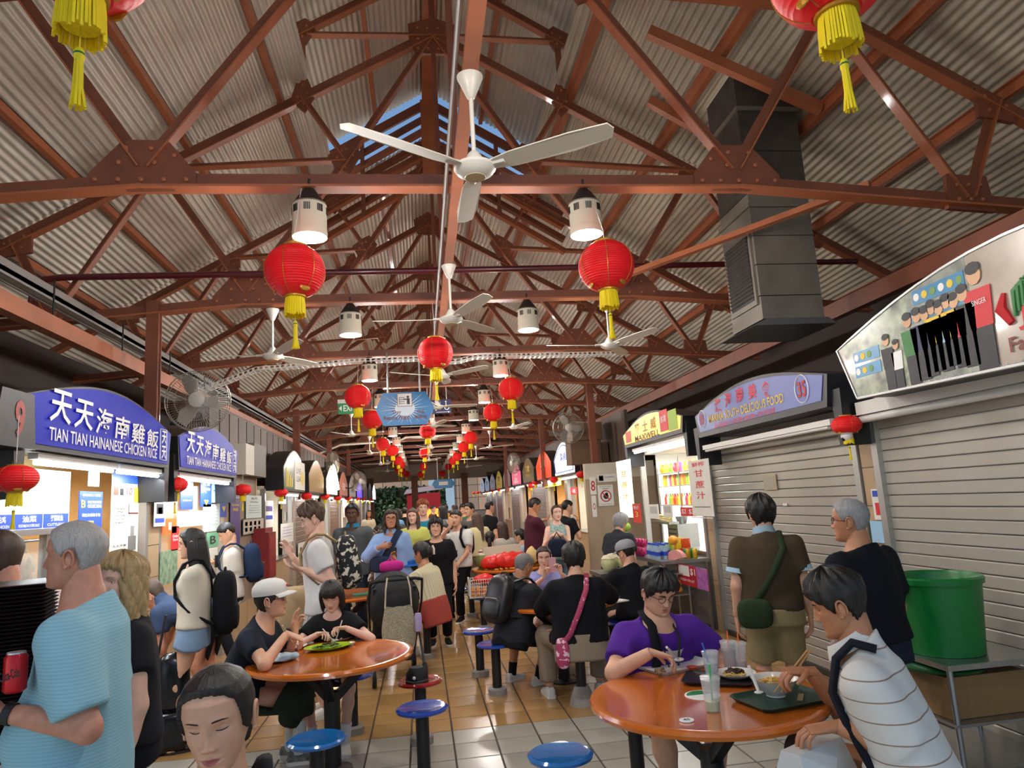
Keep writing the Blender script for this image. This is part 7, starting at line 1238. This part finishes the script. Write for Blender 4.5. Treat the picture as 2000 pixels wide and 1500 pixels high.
p13 = pers('man in a brown polo and khaki shorts seen from behind by the shutter', (1487, 1003), 4.95, -20, lean=2, b=1.05, head=(20, 0), top=dict(m=D_('463a2a'), sleeve=.66, hem=-.05, o=.022, collar=1, cm=D_('8fa6b4'), cuff=D_('a9c6d6'), amp=.006), bot=dict(m=D_('9a8a64'), len=.98, o=.026, fl=.02, name='shorts'), skin=S['east'], hair=('moppy', BLK), shoe=D_('2a2a2e'), sock=(D_('d4d4d0'), .1), res=.012, lod=0); glasses(p13)
sling(p13, D_('2b3a24'), [(.1, .5, .4), (.1, .52, -.3), (.1, .4, -1.05), (.0, .22, -1.12), (-.11, .06, -1.12), (-.16, .0, -1.1)], 'olive green sling bag worn by the man in the brown polo', (-.15, -.05, -1.12, (.12, .05, .1)))
# ---- third table
DOT = mat('shirt_dots', '0f1016', .85, stripe=(2, .05, '14161e', .5)); 
p9 = pers('grey haired man in a dotted black shirt with a black backpack', (1022, 1106), 6.7, -58, seat=.44, lean=20, b=1.1, head=(0, -22), top=dict(m=DOT, sleeve=.75, hem=-.14, o=.022), bot=dict(m=D_('111218'), len=.98, o=.025, fl=.02, name='shorts'), skin=S['tan'], hair=('grey', hairmat('greydark', '6f6c68')), shoe=D_('cfccc4'), sock=(D_('15151a'), .1), res=.012, lod=1, feet=[(.8, 7.0), (1.02, 6.78)], hands={'L': (1075, 1165, 7.0, dict(fd=(.7, .4, .5), hint=(0, 0, -1), curl=.9)), 'R': (1078, 1172, 6.75, dict(fd=(.9, .3, .2), hint=(.3, -.6, -1), curl=.8))})
backpack(p9, mat('leather_black', '1a1a1c', .38, bump=.1), 'black leather backpack with silver zip on the dotted shirt', .15, .22, .085, mat('leather_pattern', '26262b', .4, col2='15151a', vscale=40))
p10 = pers('woman with short black hair in a black sweater with pink strap', (1121, 1090), 6.05, -6, seat=.44, lean=7, b=1.12, fem=True, head=(0, -10), top=dict(m=D_('0e0f14'), sleeve=1.7, hem=-.02, o=.024), bot=dict(m=D_('8b7d6b'), len=1.9, o=.026), skin=S['east'], hair=('moppy', BLK), shoe=D_('cfccc6'), res=.012, lod=1, hands={'L': (1085, 1180, 6.45, dict(hint=(-1, -.3, -.5))), 'R': (1190, 1165, 6.45, dict(hint=(1, -.3, -.5)))}, feet=[(1.05, 6.35), (1.5, 6.35)])
sling(p10, mat('strap_pink', 'a33457', .7, col2='e0c4cc', thr=(.62, .64), vscale=30), [(.08, .5, .3), (.085, .52, -.4), (.06, .4, -1.05), (-.02, .22, -1.12), (-.1, .06, -1.12), (-.15, -.0, -.95)], 'pink lettered strap and small pink bag of the woman in black', (-.17, -.08, -.85, (.055, .035, .12)), mat('bag_pink', 'a8345c', .6, col2='e6c2cc', thr=(.5, .55), vscale=26))
p11 = pers('girl in a lavender top holding up a phone', (1062, 1088), 7.5, 178, seat=.44, lean=6, fem=True, b=.95, head=(-6, -10), top=dict(m=D_('8c90c4'), sleeve=.5), bot=dict(m=D_('2a2a30'), len=.5, name='shorts'), skin=S['pale'], hair=('tied', hairmat('darkbrown', '2e211a')), shoe=D_('d0cec6'), res=.013, lod=1, hands={'R': (1062, 1128, 7.2, dict(fd=(.2, 0, 1), pn=(.6, -.5, 0), hint=(-1, 0, -1), curl=.7)), 'L': (1096, 1120, 7.2, dict(fd=(-.2, 0, 1), pn=(-.6, -.5, 0), hint=(1, 0, -1), curl=.7))})
one(MB().b2(-.037, .037, -.005, .005, -.075, .075), 'mobile_phone', 'pink phone held up by the girl in lavender', 'phone', mat('phone_pink', 'cf9fa8', .4), oy(1079, 1103, 7.2))
p12 = pers('man in a grey baseball cap and black T-shirt at the third table', (1224, 1080), 7.2, 18, seat=.44, lean=16, b=1.12, head=(14, -14), top=dict(m=D_('0f1015'), sleeve=.7, o=.022), bot=dict(m=D_('1e2026'), len=1.9), skin=S['east'], hair=('crop', BLK), shoe=D_('8a8f9a'), res=.013, lod=1, hands={'L': (1185, 1165, 7.35, dict(hint=(-1, 0, -.5)))}); cap(p12, mat('cap_grey', '8d8f92', .8, bump=.1), badge=None)
for i, (px, py) in enumerate(((1190, 1082), (1178, 1105), (1200, 1100))): m = MB().sph((0, 0, 0), (.085, .085, .09), 14, 10); T = one(m, 'cut_coconut', 'pale green trimmed coconut beside the grey cap', 'coconut', mat('coconut_trim', 'b7b888', .5, var=.2), ((2.05, 7.8, .953), (2.24, 7.78, .953), (2.14, 7.95, .953))[i], 0, 'trimmed coconuts', True); MB().lathe([(.08, .05), (.05, .085), (.0, .095)], 12).build('cut_top', mat('coconut_cream', 'd9cfae'), T)
one(MB().b2(-.3, .3, -.25, .25, 0, .04), 'crate_stand', 'low stand carrying the trimmed coconuts', 'stand', STEEL, (2.2, 7.85, .82)); MB().b2(-.28, .28, -.22, .22, -.82, 0).build('stand_body', mat('stand_dark', '33302c', .7), bpy.data.objects['crate_stand'])
# ---- queue at the blue signs
p15 = pers('girl with very long black hair, beige T-shirt and denim shorts', (376, 1062), 6.0, 100, lean=0, fem=True, b=.9, head=(0, -4), top=dict(m=D_('c4bba9'), sleeve=.6, hem=.0, o=.026), bot=dict(m=mat('denim_light', '7d97b4', .85, var=.12, vscale=10), len=.36, o=.024, fl=.014, name='shorts'), skin=S['east'], hair=('verylong', BLK), shoe=None, res=.012, lod=0, hands={'L': (357, 1225, 6.1, dict(fd=(.0, -.05, -1), pn=(.3, .9, 0), curl=.3, hint=(.6, 0, 0)))}); glasses(p15, mat('glasses_gold', 'b9a070', .3, .6)); backpack(p15, D_('101014'), 'big black backpack of the girl in denim shorts', .15, .25, .09, drop=.1)
p16 = pers('man in a navy T-shirt bending down over his bags', (300, 1162), 6.75, 84, lean=84, b=1.02, head=(0, -40), hmin=1.6, top=dict(m=D_('3a4a68'), sleeve=.6, hem=-.04), bot=dict(m=D_('17181d'), len=.9, name='shorts', fl=.01), skin=S['ruddy'], hair=('short', hairmat('brown', '4a3a2e')), shoe=None, res=.014, lod=1, hands={'L': (322, 1318, 6.6, dict(fd=(0, 0, -1), pn=(1, 0, 0), curl=.9, hint=(.3, -1, 0))), 'R': (305, 1300, 6.95, dict(fd=(0, 0, -1), pn=(1, 0, 0), curl=.9, hint=(.3, 1, 0)))})
B = thing('travel_bag', 'mustard yellow and black travel bag on the floor', 'bag', (-2.2, 6.55, 0), .3); rbox(MB(), (0, 0, .2), (.2, .12, .2), np.eye(3)).build('bag_body', mat('bag_mustard', 'b8892a', .5, var=.15), B, smooth=60); rbox(MB(), (-.1, -.02, .3), (.17, .13, .17), np.eye(3)).build('bag_flap', mat('bag_blackshine', '16161a', .3), B, smooth=60); MB().tube([(-.1, 0, .38), (-.08, 0, .52), (.08, 0, .52), (.1, 0, .38)], .012, 6).build('handle', DARK, B)
B = thing('shoulder_bag', 'shiny black shoulder bag hanging behind the light blue shirt', 'bag', (-1.95, 5.9, 0), .2); rbox(MB(), (0, 0, .5), (.13, .08, .22), np.eye(3), .75).build('bag_body', mat('bag_gloss', '0e0e11', .2), B, smooth=60); rbox(MB(), (0, 0, .15), (.13, .09, .15), np.eye(3)).build('lower_pouch', mat('bag_gloss', '0e0e11'), B, smooth=60); MB().tube([(-.1, 0, .7), (-.05, 0, 1.0), (.05, 0, 1.0), (.1, 0, .7)], .01, 6).build('strap', DARK, B)
p17 = pers('young man in a white T-shirt with a navy backpack reading his phone', (445, 1042), 8.8, 108, lean=4, b=.95, head=(0, -24), top=dict(m=D_('cfccc2'), sleeve=.65, hem=-.1, o=.024), bot=dict(m=D_('191b24'), len=1.95), skin=S['east'], hair=('fade', BLK), shoe=D_('cfccc6'), res=.014, lod=1, hands={'L': (430, 1100, 8.75, dict(fd=(-1, .2, .1), pn=(0, .3, 1), hint=(.3, 0, -1)))}); backpack(p17, D_('1c2a44'), 'navy backpack with white zip worn by the man reading his phone', .15, .23, .1)
one(MB().b2(-.036, .036, -.006, .006, -.07, .07), 'mobile_phone', 'dark phone held by the man with the navy backpack', 'phone', mat('phone_dark', '241f1f'), oy(424, 1096, 8.7), 1.2)
p18 = pers('tall young man in a white T-shirt with a leaf pattern backpack', (612, 1014), 6.5, 98, lean=4, b=.98, head=(4, -16), hmax=1.92, top=dict(m=D_('d4d3d0'), sleeve=.62, hem=-.1, o=.024, amp=.008), bot=dict(m=mat('shorts_stripe', 'b9b8b2', .85, stripe=(0, .03, '8f9094', .3)), len=.95, o=.024, fl=.015, name='shorts'), skin=S['pale'], hair=('curly', hairmat('brown2', '4d3928')), shoe=D_('d8d6ce'), res=.012, lod=0, hands={'L': (592, 1112, 6.3, dict(fd=(-.9, 0, .2), pn=(0, .2, 1), curl=.4, hint=(.6, 0, -1))), 'R': (572, 1088, 6.7, dict(fd=(-.5, .3, .9), pn=(-.6, -.6, .2), curl=.35, hint=(.6, .3, -1)))}); backpack(p18, mat('leaf_pattern', '17171a', .8, col2='d6d0bc', thr=(.54, .57), vscale=22), 'black and cream leaf pattern backpack of the tall man', .15, .24, .1, ms=D_('8f7a56'))
B = thing('travel_backpack', 'tall beige travel backpack standing behind the white cap', 'backpack', (-1.22, 7.2, 0), .2); rbox(MB(), (0, 0, .62), (.2, .14, .4), np.eye(3)).build('bag_body', D_('ad9672'), B, smooth=60); rbox(MB(), (0, -.12, .45), (.16, .06, .2), np.eye(3)).build('front_pocket', D_('a08a66'), B, smooth=60); MB().tube([(-.12, -.15, .65), (0, -.19, .63), (.12, -.15, .65)], .012, 6).build('strap', DARK, B); MB().b2(-.17, .17, -.1, .1, 0, .24).build('base_frame', DARK, B)
UNI = D_('4c5052')
p19 = pers('dark skinned man in a grey uniform shirt with teal collar', (688, 1004), 10, 172, lean=2, b=1.0, head=(4, 0), top=dict(m=UNI, sleeve=.8, hem=-.12, collar=1, cm=D_('1f7a98'), o=.024), bot=dict(m=D_('1c2434'), len=1.95), skin=S['dark'], hair=('short', BLK), shoe=D_('202024'), res=.016, lod=1)
p20 = pers('woman in a light blue shirt and glasses with a navy sling bag', (763, 1015), 9.2, 172, lean=0, fem=True, b=1.06, head=(14, 6), top=dict(m=D_('8aa6d2'), sleeve=1.85, hem=-.16, o=.02, collar=1, vneck=.09), bot=dict(m=D_('1c2030'), len=1.95), skin=S['tan'], hair=('midwavy', hairmat('darkbrown', '2e211a')), shoe=D_('202024'), res=.014, lod=1, hands={'R': (742, 1068, 8.95, dict(fd=(1, 0, .1), pn=(0, 1, 0), curl=.4, hint=(-1, 0, -1)))}); glasses(p20); sling(p20, D_('232c44'), [(-.1, .5, -.2), (-.1, .5, .5), (-.04, .36, 1.15), (.06, .2, 1.25), (.14, .08, 1.1)], 'navy sling bag across the light blue shirt', (.1, .12, 1.2, (.14, .05, .1)), r=.022)
pers('woman in a yellow green shirt with brown fringe hair', (807, 1009), 11, 172, lean=0, fem=True, head=(-8, 0), top=dict(m=D_('bcbf62'), sleeve=1.2, hem=-.1, o=.026), bot=dict(m=D_('3a4030'), len=1.9), skin=S['pale'], hair=('long', hairmat('brown3', '4f382a')), shoe=D_('d0cec6'), res=.017, lod=1, seed=6)
pers('red haired man in a teal T-shirt', (826, 993), 12, 176, lean=0, head=(6, 0), top=dict(m=D_('2a86a0'), sleeve=.65), bot=dict(m=D_('2a2f3a'), len=1.9), skin=S['pale'], hair=('curly', hairmat('ginger', '8a4a26')), shoe=D_('d0cec6'), res=.018, lod=1)
pers('woman with short black hair in a black T-shirt standing in the aisle', (851, 1031), 9, 178, lean=4, fem=True, b=1.05, head=(0, 4), top=dict(m=D_('121216'), sleeve=.65, hem=-.1, o=.024), bot=dict(m=D_('17171c'), len=1.9), skin=S['east'], hair=('moppy', BLK), shoe=D_('202024'), res=.015, lod=1, hmin=1.48)
PRT = mat('tee_print', 'd0cfc8', .85, col2='2a2a2e', thr=(.66, .68), vscale=18)
p24 = pers('young man in a white printed T-shirt with hand at his mouth', (891, 1013), 10.6, 148, lean=2, b=1.0, head=(6, 2), top=dict(m=PRT, sleeve=.65, hem=-.08, o=.024), bot=dict(m=D_('121318'), len=1.95), skin=S['east'], hair=('fade', BLK), shoe=D_('141418'), res=.015, lod=1, feet=[(.5, 10.6), (.36, 10.85)], hands={'R': (879, 1028, 10.35, dict(fd=(.2, 0, 1), pn=(0, 1, 0), curl=.8, hint=(-1, 0, -1))), 'L': (893, 1105, 10.4, dict(fd=(-.4, -.3, -1), curl=.7, hint=(1, 0, 0)))}); backpack(p24, D_('17181d'), 'black backpack of the man in the printed T-shirt', .14, .2, .08)
B = thing('compact_camera', 'black camera hanging at the hip of the man in the printed T-shirt', 'camera', oy(884, 1112, 10.3)); MB().b2(-.07, .07, -.03, .03, -.045, .045).build('camera_body', DARK, B); MB().cyl((0, -.03, 0), (0, -.09, 0), .035, n=16).build('lens', DARK, B, smooth=40)
p25 = pers('woman in a cream blouse and red shorts with hair claw on a stool', (824, 1080), 8.42, 60, seat=.44, lean=14, fem=True, b=1.0, head=(0, -4), top=dict(m=mat('blouse_cream', 'cfc6a6', .85, stripe=(0, .03, 'b8ae8c', .25), bump=.2, bscale=90), sleeve=.7, o=.028, hem=.02), bot=dict(m=D_('a0453c'), len=.75, o=.035, name='shorts'), skin=S['tan'], hair=('claw', BLK), shoe=D_('dedcd4'), res=.013, lod=1, hands={'L': (772, 1100, 8.5, dict(fd=(-.2, 0, 1), pn=(.4, -.8, 0), hint=(0, -.4, -1))), 'R': (808, 1180, 8.35, dict(hint=(1, -.4, -.3)))})
one(MB().b2(-.036, .036, -.006, .006, -.075, .075), 'mobile_phone', 'black phone held up by the woman in the cream blouse', 'phone', DARK, oy(769, 1082, 8.5), .3); headchild(p25, MB().tube([(0, -.15, .07), (0, -.165, .03), (0, -.16, -.03)], .012, 6), 'hair_claw', mat('claw_pearl', 'cdbfae', .3))
T = pers('small child in a blue sun hat beside the stroller', (801, 1110), 9.2, 120, seat=.44, lean=2, b=.85, head=(0, 0), hmin=1.1, top=dict(m=D_('2a4a9c'), sleeve=.6), bot=dict(m=D_('3a3a40'), len=.8), skin=S['east'], hair=('bob', BLK), shoe=D_('d0cec6'), res=.016, lod=1); headchild(T, MB().lathe([(.15, .03), (.1, .055), (.098, .1), (.07, .13), (0, .138)], 24), 'sun_hat', D_('2b62b8'))
B = thing('pink_bag', 'bright pink soft bag on the stroller hood', 'bag', oy(765, 1106, 7.75), .1); rbox(MB(), (0, 0, .0), (.13, .07, .06), np.eye(3), .7).build('bag_body', D_('b3297e'), B, smooth=60); MB().tube([(-.06, 0, .04), (0, 0, .1), (.06, 0, .04)], .01, 6).build('handle', D_('b3297e'), B)
# ---- people towards the juice stall and the row of signs
p26 = pers('man in a maroon T-shirt reading a menu', (1043, 988), 11, -82, lean=3, b=1.0, head=(0, -20), top=dict(m=D_('4a1d2c'), sleeve=.68, hem=-.12, o=.024), bot=dict(m=D_('2c2c30'), len=1.9), skin=S['tan'], hair=('crop', BLK), shoe=D_('202024'), res=.017, lod=1, hands={'R': (1055, 1018, 10.85, dict(fd=(1, 0, .1), pn=(0, 0, 1), hint=(-.4, 0, -1))), 'L': (1056, 1017, 11.1, dict(fd=(1, 0, .1), pn=(0, 0, 1), hint=(-.4, 0, -1)))}); one(MB().b2(-.1, .12, -.07, .07, -.004, .004), 'menu_card', 'white menu card in the hands of the man in maroon', 'menu', PAPER, oy(1062, 1014, 10.97), .1)
p27 = pers('woman in a grey green sleeveless top with a navy bag', (1087, 1002), 10.4, 180, lean=0, fem=True, b=.92, head=(4, 0), top=dict(m=mat('top_pattern', '5f7a78', .85, col2='a9bdb4', vscale=30, stretch=(1, 1, 2)), sleeve=0, hem=-.06, neck=.07, o=.02), bot=dict(m=D_('50606a'), len=1.9), skin=S['pale'], hair=('tied', hairmat('darkbrown', '2e211a')), shoe=D_('d0cec6'), res=.015, lod=1, hands={'R': (1078, 1046, 10.15, dict(fd=(1, 0, 0), pn=(0, 1, -.3), hint=(-.5, .3, -1))), 'L': (1098, 1044, 10.15, dict(fd=(-1, 0, 0), pn=(0, 1, -.3), hint=(.5, .3, -1)))})
B = thing('hand_bag', 'navy handbag held by the woman in the sleeveless top', 'bag', oy(1089, 1070, 10.05)); rbox(MB(), (0, 0, 0), (.14, .06, .13), np.eye(3), .6).build('bag_body', D_('1a2133'), B, smooth=60); MB().tube([(-.08, 0, .1), (0, 0, .22), (.08, 0, .1)], .01, 6).build('handle', D_('1a2133'), B)
pers('man in a black T-shirt beside the closed shutters', (956, 991), 14.5, -60, lean=2, head=(0, 0), top=dict(m=D_('16161a'), sleeve=.68), bot=dict(m=D_('22242a'), len=1.9), skin=S['east'], hair=('crop', BLK), shoe=D_('202024'), res=.02, lod=2)
pers('dark haired young man in black ordering at the lit stall', (1108, 992), 12.0, -70, lean=8, head=(0, 0), top=dict(m=D_('15161b'), sleeve=.68), bot=dict(m=D_('22242a'), len=1.9), skin=S['east'], hair=('fade', BLK), shoe=D_('202024'), res=.019, lod=2, hands={'R': (1128, 1020, 11.8, dict(hint=(0, 0, -1)))})
pers('woman in a tan headscarf beside the lit stall', (1096, 1000), 12.9, -60, lean=4, fem=True, head=(0, 0), top=dict(m=D_('6a4a3a'), sleeve=1.8), bot=dict(m=D_('2c2a2e'), len=1.9), skin=S['tan'], hair=('moppy', hairmat('tan', '9a6a44')), shoe=D_('202024'), res=.02, lod=2)
p30 = pers('grey haired person in a charcoal T-shirt picking fruit', (1212, 1028), 9.3, -52, lean=22, b=1.05, head=(0, -16), hmin=1.5, top=dict(m=D_('2c2f36'), sleeve=.7, hem=-.1, o=.024), bot=dict(m=D_('1c1e24'), len=1.9), skin=S['east'], hair=('moppy', hairmat('silver', '8f8f8f')), shoe=D_('202024'), res=.015, lod=1)
pers('man with a grey backpack behind the printed T-shirt', (917, 996), 13.6, 130, lean=2, head=(0, 0), top=dict(m=D_('5a5a58'), sleeve=.68), bot=dict(m=D_('22242a'), len=1.9), skin=S['east'], hair=('short', BLK), shoe=D_('202024'), res=.02, lod=2)
pers('woman with a cream towel over her head and shoulders', (931, 1014), 12.7, 30, lean=6, fem=True, head=(0, -10), top=dict(m=D_('d6c79a'), sleeve=1.1, o=.035), bot=dict(m=D_('6a5a50'), len=1.9), skin=S['pale'], hair=('verylong', hairmat('brown3', '4f382a')), shoe=D_('202024'), res=.019, lod=2)
pers('child in a red and white striped top seen from behind', (957, 1052), 11.6, -10, seat=.44, lean=2, hmin=1.2, b=.85, head=(0, 0), top=dict(m=mat('stripe_red', 'd6cfc8', .85, stripe=(2, .05, 'a8323c', .45)), sleeve=.6), bot=dict(m=D_('3a3a40'), len=1.9), skin=S['east'], hair=('pony', BLK), shoe=D_('d0cec6'), res=.018, lod=2)
pers('woman with long brown hair in a pale top at a far table', (981, 1032), 13.0, 20, seat=.44, lean=2, fem=True, head=(20, 0), hmax=1.8, top=dict(m=D_('b9b2a8'), sleeve=.5), bot=dict(m=D_('3a3a40'), len=1.9), skin=S['pale'], hair=('verylong', hairmat('auburn', '3f2620')), shoe=D_('d0cec6'), res=.018, lod=2)
pers('boy in a pale blue shirt at a far table', (1016, 1048), 11.7, 60, seat=.44, lean=4, hmin=1.25, b=.85, head=(0, 0), top=dict(m=D_('a9bfd6'), sleeve=.6), bot=dict(m=D_('3a3a40'), len=1.9), skin=S['east'], hair=('short', BLK), shoe=D_('d0cec6'), res=.018, lod=2)
CR = [('navy', '1d2436'), ('white', 'cfcdc6'), ('olive', '4a5236'), ('red', '8a2a2a'), ('sky blue', '6a9ac0'), ('black', '151518'), ('mustard', 'c08a2a'), ('grey', '6a6c70'), ('pink', 'c48a98'), ('green', '2f6a4a'), ('cream', 'c9bfa6'), ('brown', '5a4030')]
for i, (px, Y, sit_) in enumerate(((706, 13.2, 1), (724, 14, 1), (738, 16, 1), (752, 15, 1), (776, 19, 0), (790, 22, 0), (846, 18, 1), (864, 16, 0), (874, 14, 1), (905, 19, 0), (720, 24, 0), (846, 27, 0), (696, 15.5, 1), (745, 12.6, 1), (768, 17, 1), (784, 15, 1), (888, 21, 0), (935, 17, 1), (870, 25, 0), (805, 26, 0))):
    nm, c_ = CR[i % 12]; nm = nm+' top' if i < 12 else 'dark '+nm+' jacket'; z = 1.2 if sit_ else 1.55; py = proj((oy(px, 1000, Y)[0], Y, z))[1]
    pers('person in a %s %s far down the hall' % (nm, 'sitting' if sit_ else 'standing'), (px, py), Y, (40*i+160) % 360, seat=.44 if sit_ else None, lean=8 if sit_ else 2, fem=i % 2 == 0, head=(0, 0), top=dict(m=D_(c_), sleeve=.6), bot=dict(m=D_('26282e'), len=1.9), skin=S[('east', 'tan', 'pale')[i % 3]], hair=(('moppy', 'long', 'short')[i % 3], BLK), shoe=D_('202024'), res=.024, lod=2, seed=i)
    if sit_: w_ = oy(px, py, Y); stool(w_[0], w_[1], BLU, 'blue stool under the person in a %s' % nm)
